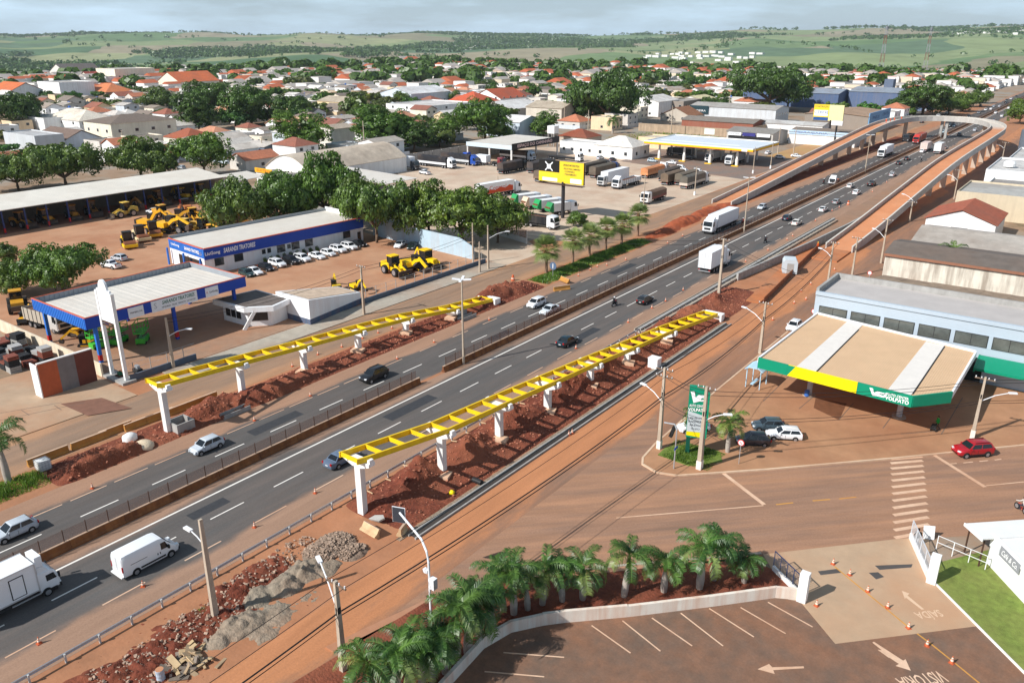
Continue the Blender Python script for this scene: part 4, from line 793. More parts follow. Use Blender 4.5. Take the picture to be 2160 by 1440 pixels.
def m_roller(col):
    t = thing('road_roller', 'x', 'road roller'); d = MB(); d.cyl((-1.0, 1.6, .75), .75, 2.0, 20, axis='X'); obj('drum', d, mat('drum_steel', C(150, 96, 70), rough=.6, var=.2, metal=.3), t)
    fr = MB()
    for s in (1, -1): fr.b2((s*1.12-.1, .5, .45), (s*1.12+.1, 2.7, .95))
    fr.b2((-1.2, 2.55, .45), (1.2, 2.75, .95)); fr.b2((-1.2, .4, .45), (1.2, .6, .95)); P_('drum_frame', fr, t, col)
    for s in (1, -1): wheel(t, s*.8, -1.5, .75, .55)
    mb = MB(); mb.ext([(-2.8, 1.0), (-.8, .8), (-.8, 1.6), (-2.2, 1.9), (-2.8, 1.6)], (0, 0, 0), (0, 1, 0), (0, 0, 1), (1, 0, 0), -.75, .75); P_('engine_hood', mb, t, col); mcab(t, (0, -.25, 1.1), (1.4, 1.3, 1.75), col, M_black); return proto(t)
def m_grader(col):
    t = thing('motor_grader', 'x', 'grader')
    for y in (-1.3, -2.6):
        for s in (1, -1): wheel(t, s*.95, y, .65, .4)
    for s in (1, -1): wheel(t, s*.95, 4.0, .65, .4)
    P_('engine_hood', MB().b2((-.6, -3.4, 1.0), (.6, -1.0, 2.0)), t, col); mcab(t, (0, -.3, 1.1), (1.4, 1.4, 1.9), col); P_('main_frame', MB().bar((0, .2, 1.5), (0, 2.5, 2.0), .3, .35).bar((0, 2.4, 2.0), (0, 4.2, 1.2), .3, .35), t, col); P_('circle', MB().cyl((0, 1.7, .7), .7, .15, 14), t, col); obj('blade', MB().box((0, 1.7, .42), (3.4, .12, .6), .5), M_iron, t); return proto(t)
def m_scissor(col):
    t = thing('scissor_lift', 'x', 'lift'); P_('base', MB().b2((-.5, -1.0, .2), (.5, 1.0, .75)), t, col)
    for s in (1, -1):
        for y in (.7, -.7): wheel(t, s*.45, y, .2, .14, rim=False)
    sc = MB()
    for k in range(2): sc.bar((-.3, -.8, .8+.25*k), (-.3, .8, 1.05+.25*k), .08, .08).bar((.3, .8, .8+.25*k), (.3, -.8, 1.05+.25*k), .08, .08)
    obj('scissor_arm', sc, M_iron, t); P_('platform', MB().b2((-.55, -1.15, 1.35), (.55, 1.15, 1.45)), t, col); rl = MB()
    for x in (-.53, .53):
        for y in (-1.1, 0, 1.1): rl.b2((x-.03, y-.03, 1.45), (x+.03, y+.03, 2.5))
        for z in (1.95, 2.5): rl.b2((x-.03, -1.1, z-.03), (x+.03, 1.1, z+.03))
    for y in (-1.1, 1.1):
        for z in (1.95, 2.5): rl.b2((-.5, y-.03, z-.03), (.5, y+.03, z+.03))
    P_('guard_rail', rl, t, col); return proto(t)
MACH = dict(loader=m_loader(YEL), backhoe=m_backhoe(YEL), excavator=m_excavator(YEL), excavator_low=m_excavator(YEL, 1.0, .72), mini=m_excavator(YEL, .55), roller=m_roller(YEL), grader=m_grader(YEL), scissor=m_scissor(C(70, 190, 60)))
# ================================================================== TREES
def leaf_mat(name, a, b, trans=.2):
    m = bpy.data.materials.new(name); m.use_nodes = True; n, l = m.node_tree.nodes, m.node_tree.links; n.remove(n['Principled BSDF']); oi = n.new('ShaderNodeObjectInfo'); g = n.new('ShaderNodeNewGeometry')
    t = n.new('ShaderNodeTexNoise'); t.inputs['Scale'].default_value = .55; t.inputs['Detail'].default_value = 4; l.new(g.outputs['Position'], t.inputs['Vector'])
    r = n.new('ShaderNodeMapRange'); r.inputs[1].default_value = .32; r.inputs[2].default_value = .68; l.new(t.outputs['Fac'], r.inputs[0])
    ca, cb = n.new('ShaderNodeRGB'), n.new('ShaderNodeRGB'); ca.outputs[0].default_value = (*a, 1); cb.outputs[0].default_value = (*b, 1)
    mx_ = n.new('ShaderNodeMixRGB'); l.new(r.outputs[0], mx_.inputs[0]); l.new(ca.outputs[0], mx_.inputs[1]); l.new(cb.outputs[0], mx_.inputs[2])
    tint = n.new('ShaderNodeMixRGB'); tint.blend_type = 'MULTIPLY'; tint.inputs[0].default_value = 1; l.new(mx_.outputs[0], tint.inputs[1]); l.new(oi.outputs['Color'], tint.inputs[2])
    d = n.new('ShaderNodeBsdfDiffuse'); tr = n.new('ShaderNodeBsdfTranslucent'); gl = n.new('ShaderNodeBsdfGlossy'); gl.inputs['Roughness'].default_value = .45
    for s in (d, tr): l.new(tint.outputs[0], s.inputs['Color'])
    m1 = n.new('ShaderNodeMixShader'); m1.inputs[0].default_value = trans; l.new(d.outputs[0], m1.inputs[1]); l.new(tr.outputs[0], m1.inputs[2]); m2 = n.new('ShaderNodeMixShader'); m2.inputs[0].default_value = .05; l.new(m1.outputs[0], m2.inputs[1]); l.new(gl.outputs[0], m2.inputs[2]); l.new(m2.outputs[0], n['Material Output'].inputs[0]); return m
M_leaf = leaf_mat('leaf', C(54, 81, 31), C(112, 138, 53)); M_leafp = leaf_mat('palm_leaf', C(42, 78, 34), C(100, 138, 58), .32); M_leaff = leaf_mat('fan_leaf', C(92, 120, 58), C(166, 178, 104), .35)
M_bark = mat('bark', C(110, 92, 76), rough=.95, var=.3, scale=3); M_palmtrunk = mat('palm_trunk', C(176, 166, 156), rough=.9, var=.15, scale=3, streak=.2, dcol=C(140, 116, 96)); M_skirt = mat('palm_skirt', C(150, 118, 80), rough=.95, var=.3, scale=4)
def crown_mesh(seed, nclump, nleaf, size, shape='round'):
    """leaf clumps spread through a crown of radius 1 (height scaled by shape), unit size; size = leaf edge"""
    rnd = random.Random(seed); vs = []; fs = []; lobes = []
    fl_, h = {'round': (.78, .62), 'umbrella': (.42, .5), 'tall': (1.15, .9), 'wide': (.5, .5)}[shape]
    for k in range(7 if shape != 'tall' else 6):
        a = k*2*PI/6+rnd.uniform(-.3, .3); q = rnd.uniform(.38, .62) if k < 6 else 0
        lobes.append((Vector((q*math.cos(a), q*math.sin(a), h+rnd.uniform(-.2, .2)*fl_*1.3+(0.22*fl_ if k == 6 else 0))), rnd.uniform(.36, .55)))
    for c in range(nclump):
        lc, lr = rnd.choice(lobes); d = Vector((rnd.gauss(0, 1), rnd.gauss(0, 1), rnd.gauss(.25, .9))).normalized()
        p = lc+Vector((d.x, d.y, d.z*fl_*.95))*lr*rnd.uniform(.6, 1.0); cr_ = rnd.uniform(.09, .19)
        for _ in range(nleaf):
            e = (Vector((rnd.gauss(0, 1), rnd.gauss(0, 1), rnd.gauss(.35, 1))).normalized()+d*.5).normalized(); q = p+Vector((e.x, e.y, e.z*.7))*cr_*rnd.uniform(.72, 1.05); nn = (e+Vector((rnd.gauss(0, .33), rnd.gauss(0, .33), rnd.gauss(.1, .33)))).normalized()
            u = nn.cross(Vector((rnd.gauss(0, 1), rnd.gauss(0, 1), rnd.gauss(0, 1)))); u = u.normalized() if u.length > .01 else Vector((1, 0, 0)); w = nn.cross(u); s = size*rnd.uniform(.6, 1.3)
            i = len(vs); vs += [q-u*s*.5, q+w*s*.42, q+u*s*.5, q-w*s*.42]; fs.append((i, i+1, i+2, i+3))
    for c in range(nclump*3):           # inner foliage, oversized leaves added to block light and darken the crown
        lc, lr = rnd.choice(lobes); d = Vector((rnd.gauss(0, 1), rnd.gauss(0, 1), rnd.gauss(0, 1))).normalized(); q = lc+Vector((d.x, d.y, d.z*fl_*.9))*lr*rnd.uniform(.1, .72); u = d.cross(Vector((rnd.gauss(0, 1), rnd.gauss(0, 1), 1))).normalized(); w = d.cross(u); s = size*2.2; i = len(vs); vs += [q-u*s, q+w*s*.6, q+u*s, q-w*s*.6]; fs.append((i, i+1, i+2, i+3))
    me = bpy.data.meshes.new('crown'); me.from_pydata([tuple(v) for v in vs], [], fs); me.materials.append(M_leaf); me.update(); return me, lobes, fl_, h
def tree_proto(seed, nclump, nleaf, size, shape, near=True):
    me, lobes, fl_, h = crown_mesh(seed, nclump, nleaf, size, shape); t = thing('tree', 'x', 'tree'); paint(obj('crown', me, parent=t), (1, 1, 1)); mb = MB(); rnd = random.Random(seed)
    fk = Vector((rnd.uniform(-.04, .04), rnd.uniform(-.04, .04), h*.45)); mb.tube([(0, 0, -.02), fk*.5+Vector((.01, 0, 0)), fk], .045, 8, r2=.035)
    if near:
        for lc, lr in lobes: mb.tube([fk-Vector((0, 0, .02)), fk.lerp(lc, .5)+Vector((0, 0, -.04)), lc], .026, 6, r2=.008)
    obj('trunk', mb, M_bark, t, smooth=60); return proto(t)
TREES = {('umbrella', k): tree_proto(10+k, 250, 60, .047, 'umbrella') for k in range(3)}
TREES.update({('round', k): tree_proto(20+k, 250, 60, .05, 'round') for k in range(3)}); TREES.update({('tall', k): tree_proto(30+k, 220, 54, .055, 'tall') for k in range(2)})
TREES.update({('far', k): tree_proto(40+k, 70, 34, .1, ('round', 'wide', 'umbrella')[k], False) for k in range(3)})
def tree(px, py, wpx, kind='round', k=0, tint=(1, 1, 1), hk=1.0, desc=None, p=None, group='trees', rz=None):
    hk = hk if p is not None else hk*1.16; wpx = wpx*(1.0 if p is not None else 1.15); p = G(px, py) if p is None else p; d = PX(p)[2]; s = wpx*d/FPX/2 if wpx else 5; rnd = random.Random(int(px*7+py*13+p.x*3)); src = TREES[(kind, k % (3 if kind != 'tall' else 2))]
    o = dup(src, p, rnd.uniform(0, 6.28) if rz is None else rz, scale=(s, s, s*hk), col=tint); return auto(o, desc or 'dense green broad crowned tree', 'tree', group, p.x, p.y)
def frond(mb, base, az, L, lift, droop, nl, lw, rnd, leafL=.55):
    """arching feather frond with hanging leaflets"""
    pts = []; n_ = 9
    for i in range(n_+1):
        u = i/n_; el = lift-droop*u**1.3; pts.append(None)
    p = Vector(base); d0 = Vector((math.cos(az), math.sin(az), 0)); side = Vector((-math.sin(az), math.cos(az), 0)); pts = [p.copy()]; tw = rnd.uniform(-.25, .25)
    for i in range(n_):
        u = (i+.5)/n_; el = lift-droop*u**1.2; p = p+(d0*math.cos(el)+Vector((0, 0, math.sin(el)))+side*tw*u*.5)*(L/n_); pts.append(p.copy())
    mb.tube(pts, .022, 4, 1, r2=.006, caps=False)
    for k in range(nl):
        u = .12+.86*k/(nl-1); i = min(n_-1, int(u*n_)); q = pts[i].lerp(pts[i+1], u*n_-i); td = (pts[i+1]-pts[i]).normalized(); ll = leafL*(.45+.75*math.sin(PI*(.12+.8*u)))
        for s in (1, -1):
            dirn = (side*s*.85+td*.55+Vector((rnd.gauss(0, .07), rnd.gauss(0, .07), rnd.uniform(-.15, .5)))).normalized(); m_ = q+dirn*ll*.55; e = q+dirn*ll*.9+Vector((0, 0, -ll*.42)); wv = td*lw
            b = len(mb.v); mb.v += [tuple(x) for x in (q-wv*.5, q+wv*.5, m_+wv*.5, m_-wv*.5, e)]; mb.f += [[b, b+1, b+2, b+3], [b+3, b+2, b+4]]; mb.m += [0, 0]
def royal_palm(seed, trunk_h=2.6):
    rnd = random.Random(seed); t = thing('royal_palm', 'x', 'palm'); mb = MB(); pr = [(.22, -.1), (.24, .2), (.27, trunk_h*.3), (.24, trunk_h*.6), (.16, trunk_h*.9), (.13, trunk_h)]; mb.lathe(pr, 12); obj('trunk', mb, M_palmtrunk, t, smooth=50)
    obj('crownshaft', MB().lathe([(.13, trunk_h), (.15, trunk_h+.3), (.1, trunk_h+1.0), (.04, trunk_h+1.2)], 10), mat('crownshaft', C(130, 158, 78), rough=.5, var=.1), t, smooth=50)
    n_ = 13
    for k in range(n_):
        f = MB(); az = k*2.399+rnd.uniform(-.25, .25); lift = rnd.uniform(.0, 1.0) if k > 3 else rnd.uniform(1.05, 1.4); frond(f, (0, 0, trunk_h+1.0), az, rnd.uniform(2.0, 2.65), lift, rnd.uniform(1.6, 2.3), 46, .046, rnd, rnd.uniform(.5, .66)); paint(obj('frond', f, [M_leafp if k < 10 or rnd.random() < .4 else M_leaff, mat('rachis', C(112, 136, 66))], t), (1, 1, 1))
    return proto(t)
def fan_palm(seed, trunk_h=5.2):
    rnd = random.Random(seed); t = thing('fan_palm', 'x', 'palm'); mb = MB(); mb.tube([(0, 0, -.1), (.05, 0, trunk_h*.5), (0, .05, trunk_h)], [.3, .2, .17], 10); obj('trunk', mb, mat('fan_trunk', C(140, 112, 92), var=.25, scale=4), t, smooth=50)
    sk = MB()
    for k in range(60):
        a = rnd.uniform(0, 6.28); z = trunk_h-rnd.uniform(.0, 1.4); sk.add([(.15*math.cos(a), .15*math.sin(a), z+.3), ((.3+rnd.uniform(.1, .5))*math.cos(a+.12), .5*math.sin(a+.12), z-.5), (.5*math.cos(a-.12), (.3+rnd.uniform(.1, .4))*math.sin(a-.12), z-.7)], [(0, 1, 2)])
    obj('dead_skirt', sk, M_skirt, t)
    for k in range(46):
        f = MB(); az = k*2.399; el = 1.35-2.15*(k/45)+rnd.uniform(-.15, .15); st_ = Vector((0, 0, trunk_h-.1)); d = Vector((math.cos(az)*math.cos(el), math.sin(az)*math.cos(el), math.sin(el))); c = st_+d*rnd.uniform(1.1, 1.7); side = Vector((-math.sin(az), math.cos(az), 0)); upv = side.cross(d); f.tube([st_, c], .025, 4, 1, r2=.015)
        for j in range(13):
            a = (j-6)/6*1.45; bd = (d*math.cos(a)+side*math.sin(a)); L = 1.6*(.75+.25*math.cos(a)); w = upv.cross(bd).normalized()*.085; m_ = c+bd*L*.55; e = c+bd*L+Vector((0, 0, -.22*L)); b = len(f.v); f.v += [tuple(x) for x in (c, m_+w, e, m_-w)]; f.f.append([b, b+1, b+2, b+3]); f.m.append(0)
        paint(obj('leaf', f, [M_leaff, M_skirt], t), (1, 1, 1))
    return proto(t)
ROYAL = [royal_palm(k, 2.2+.25*k) for k in range(3)]; FAN = [fan_palm(k+5, 4.2+.4*k) for k in range(2)]
def shrub_stuff(name, boxes, n_, hgt_, label, seed, tint=(1, 1, 1), lw=.07):
    """tall grass tufts"""
    rnd = random.Random(seed); mb = MB(); tot = sum((b[1]-b[0])*(b[3]-b[2]) for b in boxes)
    for x0, x1, y0, y1 in boxes:
        for _ in range(int(n_*(x1-x0)*(y1-y0)/tot)):
            x, y = rnd.uniform(x0, x1), rnd.uniform(y0, y1); ex = min(1, 2.6*min((x-x0), (x1-x))/(x1-x0)+.15); h = hgt_*rnd.uniform(.4, 1.1)*ex*(.7+.6*noise.noise(Vector((x*.5, y*.5, 0)))); a = rnd.uniform(0, 6.28); dx, dy = math.cos(a)*lw, math.sin(a)*lw; lx, ly = rnd.gauss(0, .3)*h, rnd.gauss(0, .3)*h
            mb.add([(x-dx, y-dy, 0), (x+dx, y+dy, 0), (x+dx*.6+lx*.5, y+dy*.6+ly*.5, h*.6), (x+lx, y+ly, h), (x-dx*.6+lx*.5, y-dy*.6+ly*.5, h*.6)], [(0, 1, 2, 3, 4)])
    o = obj(name, mb, leaf_mat('grass_leaf', C(84, 116, 44), C(140, 160, 76), .35)); o.color = (*tint, 1); return tag(o, label, 'grass', kind='stuff')
# ================================================================== POLES, WIRES
M_pole = mat('concrete_pole', C(186, 172, 154), rough=.9, var=.12, scale=2, streak=.35, dcol=C(150, 116, 92)); M_lampw = mat('lamp_white', C(236, 238, 240), rough=.4, var=0); M_wire = mat('cable', (.02, .02, .022), rough=.7, var=0); M_timber = mat('crossarm', C(120, 100, 84), var=.2)
def pole(label, px, py, ty, arm=None, cross=0, r=.16, square=True, foot=None, group='street poles', p=None, h=None, kit=True, name='utility_pole', tall=None):
    b = G(px, py) if p is None else Vector(p); h = HT(b, ty) if h is None else h; t = thing(name, label, 'pole', b, 0, group); mb = MB()
    if square: mb.loft([[(x*w, y*w*1.25, z) for x, y in ((-1, -1), (1, -1), (1, 1), (-1, 1))] for z, w in ((-.2, r*1.15), (h, r*.62))])
    else: mb.tube([(0, 0, -.1), (0, 0, h)], r, 10, r2=r*.6)
    obj('shaft', mb, M_pole, t)
    if foot: obj('painted_foot', MB().b2((-r*1.35, -r*1.6, 0), (r*1.35, r*1.6, 1.1)), foot, t)
    if arm:
        az, L, z0 = arm; d = Vector((math.cos(az), math.sin(az), 0)); mb = MB(); mb.tube([(0, 0, z0), d*L*.5+Vector((0, 0, z0+L*.28)), d*L+Vector((0, 0, z0+L*.42))], .05, 6); obj('lamp_arm', mb, M_lampw, t); e = d*L+Vector((0, 0, z0+L*.42)); obj('lamp_head', MB().bar(e-d*.1, e+d*.75, .32, .14), M_lampw, t)
    for k in range(cross):
        z = h-.25-.8*k; obj('crossarm', MB().b2((-1.0, -.06, z-.06), (1.0, .06, z+.06)), M_timber, t)
        for x in (-.9, -.35, .35, .9): obj('insulator', MB().cyl((x, 0, z+.06), .05, .18, 8), M_lampw, t)
    if kit and cross: obj('cable_clamp', MB().cyl((0, 0, h*.66), r*1.15, .5, 8), M_wire, t)
    return t, b, h
def wire(label, a, b, sag=.5, r=.018, group='overhead cables'):
    a, b = Vector(a), Vector(b); pts = []
    for i in range(13):
        u = i/12; p = a.lerp(b, u); p.z -= sag*4*u*(1-u); pts.append(p-a)
    o = obj('overhead_cable', MB().tube(pts, r, 4), M_wire, loc=a); return tag(o, label, 'cable', group)
def cone(px, py, label, h=.75, group='traffic cones', pal=None):
    global CONE
    p = G(px, py)
    if 'CONE' not in globals():
        t = thing('traffic_cone', 'x', 'cone'); obj('base', MB().box((0, 0, .04), (.42, .42, .08)), mat('cone_base', C(190, 92, 56), var=.15), t); obj('body', MB().lathe([(.16, .08), (.03, .75)], 12), mat('cone_orange', C(206, 104, 66), rough=.7, var=.15, dust=.3), t); obj('band', MB().lathe([(.131, .27), (.098, .42), (.094, .42), (.127, .27)], 12), mat('cone_band', C(232, 214, 196), var=.1), t); obj('band', MB().lathe([(.083, .50), (.058, .62), (.054, .62), (.079, .50)], 12), mat('cone_band'), t); CONE = proto(t)
    return auto(dup(CONE, p, random.Random(px*31+py).uniform(0, 1.5), scale=.85), 'orange and white traffic cone', 'cone', group, p.x, p.y)
# ================================================================== HOUSES
M_wall = mat('wall_paint', None, rough=.85, var=.06, scale=.35, streak=.2, dcol=C(150, 132, 116)); M_roofc = mat('roof_tiles', None, rough=.85, var=.22, scale=1.2, streak=0, dust=.3, dcol=C(120, 96, 84), bump=.3, bscale=4)
def tile_mat():
    m = mat('roof_corrugated', None, rough=.75, var=.18, scale=.5, dust=.35, dcol=C(134, 110, 92)); n, l = m.node_tree.nodes, m.node_tree.links; b = n['Principled BSDF']; g = n.new('ShaderNodeTexCoord'); w = n.new('ShaderNodeTexWave'); w.bands_direction = 'X'; w.inputs['Scale'].default_value = 2.2; l.new(g.outputs['Object'], w.inputs['Vector']); bp = n.new('ShaderNodeBump'); bp.inputs['Strength'].default_value = .6; bp.inputs['Distance'].default_value = .08; l.new(w.outputs['Fac'], bp.inputs['Height']); l.new(bp.outputs[0], b.inputs['Normal']); return m
M_roofm = tile_mat()
def corr(m, sc=2.0, st_=.4, d='X'):
    n, l = m.node_tree.nodes, m.node_tree.links; g = n.new('ShaderNodeTexCoord'); w = n.new('ShaderNodeTexWave'); w.bands_direction = d; w.inputs['Scale'].default_value = sc; l.new(g.outputs['Object'], w.inputs['Vector']); bp = n.new('ShaderNodeBump'); bp.inputs['Strength'].default_value = st_; bp.inputs['Distance'].default_value = .06; l.new(w.outputs['Fac'], bp.inputs['Height']); l.new(bp.outputs[0], n['Principled BSDF'].inputs['Normal']); return m
M_win = glass('window_glass', (.03, .036, .042), .12); M_frame = mat('window_frame', C(214, 214, 212), var=.05); M_door = mat('door_brown', C(96, 66, 48), var=.15); M_tank = mat('water_tank', C(60, 110, 190), rough=.5, var=.05)
_wm = {}
def win_mesh(w, h):
    k = (round(w, 1), round(h, 1))
    if k not in _wm:
        f = MB(); f.b2((-w/2-.06, -.05, -.06), (w/2+.06, .02, h+.06)); g = MB(); g.b2((-w/2, -.07, 0), (w/2, -.045, h)); _wm[k] = (f.mesh('window', M_frame), g.mesh('pane', M_win))
    return _wm[k]
def window(parent, x, y, z, w, h, face):
    """face: unit direction the wall looks to: '-y','+x','+y','-x'"""
    rz = {'-y': 0, '+x': PI/2, '+y': PI, '-x': -PI/2}[face]; a, b = win_mesh(w, h); o = obj('window', a, parent=parent, loc=(x, y, z), rz=rz); obj('pane', b, parent=o); return o
def roof_on(t, x0, x1, y0, y1, z, kind, col, hr=None, ov=.45, m=None):
    w, d = x1-x0, y1-y0; a, b, c, e = x0-ov, x1+ov, y0-ov, y1+ov; mb = MB(); m = m or (M_roofc if kind in ('gable', 'hip') else M_roofm)
    if kind == 'hip':
        hr = hr or min(w, d)*.24; i = min(w, d)/2+ov
        if w >= d: r = [(a+i, (c+e)/2, z+hr), (b-i, (c+e)/2, z+hr)]; fs = [(0, 1, 5, 4), (1, 2, 5), (2, 3, 4, 5), (3, 0, 4), (3, 2, 1, 0)]
        else: r = [((a+b)/2, c+i, z+hr), ((a+b)/2, e-i, z+hr)]; fs = [(0, 1, 4), (1, 2, 5, 4), (2, 3, 5), (3, 0, 4, 5), (3, 2, 1, 0)]
        mb.add([(a, c, z), (b, c, z), (b, e, z), (a, e, z)]+r, fs)
    elif kind in ('gable', 'metal'):
        hr = hr or min(w, d)*(.24 if kind == 'gable' else .13); th = .14
        if w >= d: v = [(a, c, z), (a, (c+e)/2, z+hr), (a, e, z)]; mb.ext([(c, z), ((c+e)/2, z+hr), (e, z), (e, z+th), ((c+e)/2, z+hr+th), (c, z+th)], (a, 0, 0), (0, 1, 0), (0, 0, 1), (1, 0, 0), 0, b-a); g = MB(); [g.add([(x, y0, z), (x, y1, z), (x, (y0+y1)/2, z+hr*.92)], [(0, 1, 2)]) for x in (x0+.02, x1-.02)]
        else: mb.ext([(a, z), ((a+b)/2, z+hr), (b, z), (b, z+th), ((a+b)/2, z+hr+th), (a, z+th)], (0, c, 0), (1, 0, 0), (0, 0, 1), (0, 1, 0), 0, e-c); g = MB(); [g.add([(x0, y, z), (x1, y, z), ((x0+x1)/2, y, z+hr*.92)], [(0, 1, 2)]) for y in (y0+.02, y1-.02)]
        h2 = len(g.f)//2
        for q in range(2):
            g2 = MB(); g2.v = g.v[q*3:q*3+3]; g2.f = [[0, 1, 2]]; g2.m = [0]; go = obj('gable_wall', g2, M_wall, t); go.color = t.get('_wc', (.8, .8, .8, 1))
    elif kind == 'flat':
        mb.b2((x0+.15, y0+.15, z-.02), (x1-.15, y1-.15, z+.05)); pr = MB()
        for q in ((x0, x1, y0, y0+.18), (x0, x1, y1-.18, y1), (x0, x0+.18, y0+.18, y1-.18), (x1-.18, x1, y0+.18, y1-.18)): pr.b2((q[0], q[2], z), (q[1], q[3], z+.5))
        po = obj('parapet', pr, M_wall, t); po.color = t.get('_wc', (.8, .8, .8, 1))
    elif kind == 'shed': mb.ext([(c, z+(hr or .9)), (e, z), (e, z+.12), (c, z+(hr or .9)+.12)], (a, 0, 0), (0, 1, 0), (0, 0, 1), (1, 0, 0), 0, b-a)
    elif kind == 'arch':
        hr = hr or 2.2; n_ = 14; pf = [(x0+w*k/n_, z+hr*math.sin(PI*k/n_)) for k in range(n_+1)]; mb.ext(pf+[(x, q+.12) for x, q in pf[::-1]], (0, c, 0), (1, 0, 0), (0, 0, 1), (0, 1, 0), 0, e-c); 
        for ya in (y0, y1-.2): g = MB(); g.ext(pf, (0, 0, 0), (1, 0, 0), (0, 0, 1), (0, 1, 0), ya, ya+.2); go = obj('gable_wall', g, M_wall, t); go.color = t.get('_wc', (.8, .8, .8, 1))
    o = obj('roof', mb, m, t, smooth=30 if kind == 'arch' else None); o.color = (*col, 1); return o
def building(name, label, cat, x0, x1, y0, y1, h, wallc, roof=None, roofc=C(190, 186, 180), hr=None, wins=(), group=None, ov=.4, rz=0, storeys=1, doors=True, wm=None, auto_desc=None):
    """axis-aligned box; local origin at the (x0,y0) ground corner. wins: (face, n, w, h, z)"""
    W_, D_ = x1-x0, y1-y0; t = thing(name, label, cat, (x0, y0, 0), rz, group); t['_wc'] = (*wallc, 1)
    w = obj('wall', MB().b2((0, 0, -.2), (W_, D_, h)), wm or M_wall, t); w.color = (*wallc, 1)
    if roof: roof_on(t, 0, W_, 0, D_, h, roof, roofc, hr, ov)
    for face, n_, ww, wh, z in wins:
        for i in range(n_):
            u = (i+.5)/n_
            if face == '-y': window(t, W_*u, 0, z, ww, wh, face)
            elif face == '+x': window(t, W_, D_*u, z, ww, wh, face)
            elif face == '-x': window(t, 0, D_*u, z, ww, wh, face)
            else: window(t, W_*u, D_, z, ww, wh, face)
    del t['_wc']; return t
# ================================================================== STRUCTURES, LEFT SIDE
def ray_(px, py): return _fw*FPX+_rt*(px-CXP)+_up*(CYP-py)
def onX(px, py, X):
    d = ray_(px, py); t = X/d.x; return Vector((X, d.y*t, CAMH+d.z*t))
def onY(px, py, Y):
    d = ray_(px, py); t = Y/d.y; return Vector((d.x*t, Y, CAMH+d.z*t))
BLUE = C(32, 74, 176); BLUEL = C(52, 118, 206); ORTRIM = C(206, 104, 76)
M_blue = mat('blue_panel', BLUE, rough=.5, var=.05, scale=.8); M_bluec = mat('blue_panel_pale', BLUEL, rough=.5, var=.08, scale=.8); M_otrim = mat('orange_trim', ORTRIM, rough=.7, var=.1); M_wpan = mat('white_panel', C(240, 242, 244), rough=.45, var=.02)  # second blue is paler, used on -Y faces, ribs and some posts
M_lw = mat('letter_white', C(250, 250, 250), rough=.6, var=0); M_lg = mat('letter_green', C(20, 110, 90), rough=.6, var=0); M_ld = mat('letter_dark', C(60, 64, 72), rough=.6, var=0); M_lr = mat('letter_red', C(200, 46, 40), rough=.6, var=0)
M_roofl = mat('roof_light', C(214, 208, 198), rough=.7, var=.06, scale=.4, dust=.2, dcol=C(190, 172, 152)); corr(M_roofl, 1.6, .35, 'Y'); M_zinc = mat('zinc_parapet', C(150, 156, 162), rough=.5, var=.08)
def ribs(parent, a, b, z0, z1, m, step=.55, d=.06, name='rib'):
    a, b = Vector((a[0], a[1], 0)), Vector((b[0], b[1], 0)); L = (b-a).length; u = (b-a)/L; w = Vector((u.y, -u.x, 0)); mb = MB(); k = step/2
    while k < L: p = a+u*k+w*d/2; mb.bar(p+Vector((0, 0, z0)), p+Vector((0, 0, z1)), .2, d) if False else mb.box(p+Vector((0, 0, (z0+z1)/2)), (.2, d, z1-z0), math.atan2(u.y, u.x)); k += step
    return obj(name, mb, m, parent)
# --- filling-station style canopy with blue fascia
cx0, cx1, cy0, cy1, cz = -121.6, -106.5, 47.6, 73.0, 7.0
t = thing('canopy', 'large flat canopy with blue fascia and green lettered white sign panels', 'canopy', (cx0, cy0, 0)); LANDM.append(('the blue fascia canopy', (cx0+cx1)/2, (cy0+cy1)/2))
def L_(x, y, z): return (x-cx0, y-cy0, z)
obj('roof_deck', MB().b2(L_(cx0+.1, cy0+.1, 5.9), L_(cx1-.1, cy1-.1, 6.05)), M_roofl, t)
rb = MB().b2((0, .0, 6.05), (cx1-cx0-.3, .06, 6.066)).mesh('roof_seam', M_roofl)
for k in range(24): obj('roof_seam', rb, parent=t, loc=(.15, .6+1.05*k, 0))
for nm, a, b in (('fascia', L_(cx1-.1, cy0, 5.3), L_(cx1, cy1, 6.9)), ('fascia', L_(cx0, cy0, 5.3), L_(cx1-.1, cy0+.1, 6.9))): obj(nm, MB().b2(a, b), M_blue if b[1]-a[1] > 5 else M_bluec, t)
for a, b in ((L_(cx0, cy0+.1, 5.3), L_(cx0+.1, cy1, 6.9)), (L_(cx0+.1, cy1-.1, 5.3), L_(cx1-.1, cy1, 6.9))): obj('parapet', MB().b2(a, b), M_zinc, t)
ribs(t, L_(cx0+.1, cy0+.1, 0), L_(cx0+.1, cy1-.1, 0), 6.06, 6.88, M_zinc, .7, .05).location = (.05, 0, 0); ribs(t, L_(cx0, cy0, 0), L_(cx1, cy0, 0), 5.3, 6.85, M_bluec, .5, .06)
for a, b in ((L_(cx1-.14, cy0-.04, 6.9), L_(cx1+.05, cy1+.04, 7.02)), (L_(cx0-.05, cy0-.05, 6.9), L_(cx1-.15, cy0+.14, 7.02)), (L_(cx0-.04, cy0+.15, 6.9), L_(cx0+.12, cy1, 6.98)), (L_(cx0+.15, cy1-.1, 6.9), L_(cx1-.2, cy1+.03, 6.98))): obj('trim', MB().b2(a, b), M_otrim, t)
def panel(px0, px1, py, z0, z1, X, parent, o, m=M_wpan, name='sign_panel'):
    a, b = onX(px0, py, X).y, onX(px1, py, X).y; obj(name, MB().b2((X-o[0], a-o[1], z0), (X+.06-o[0], b-o[1], z1)), m, parent); return (a+b)/2, b-a
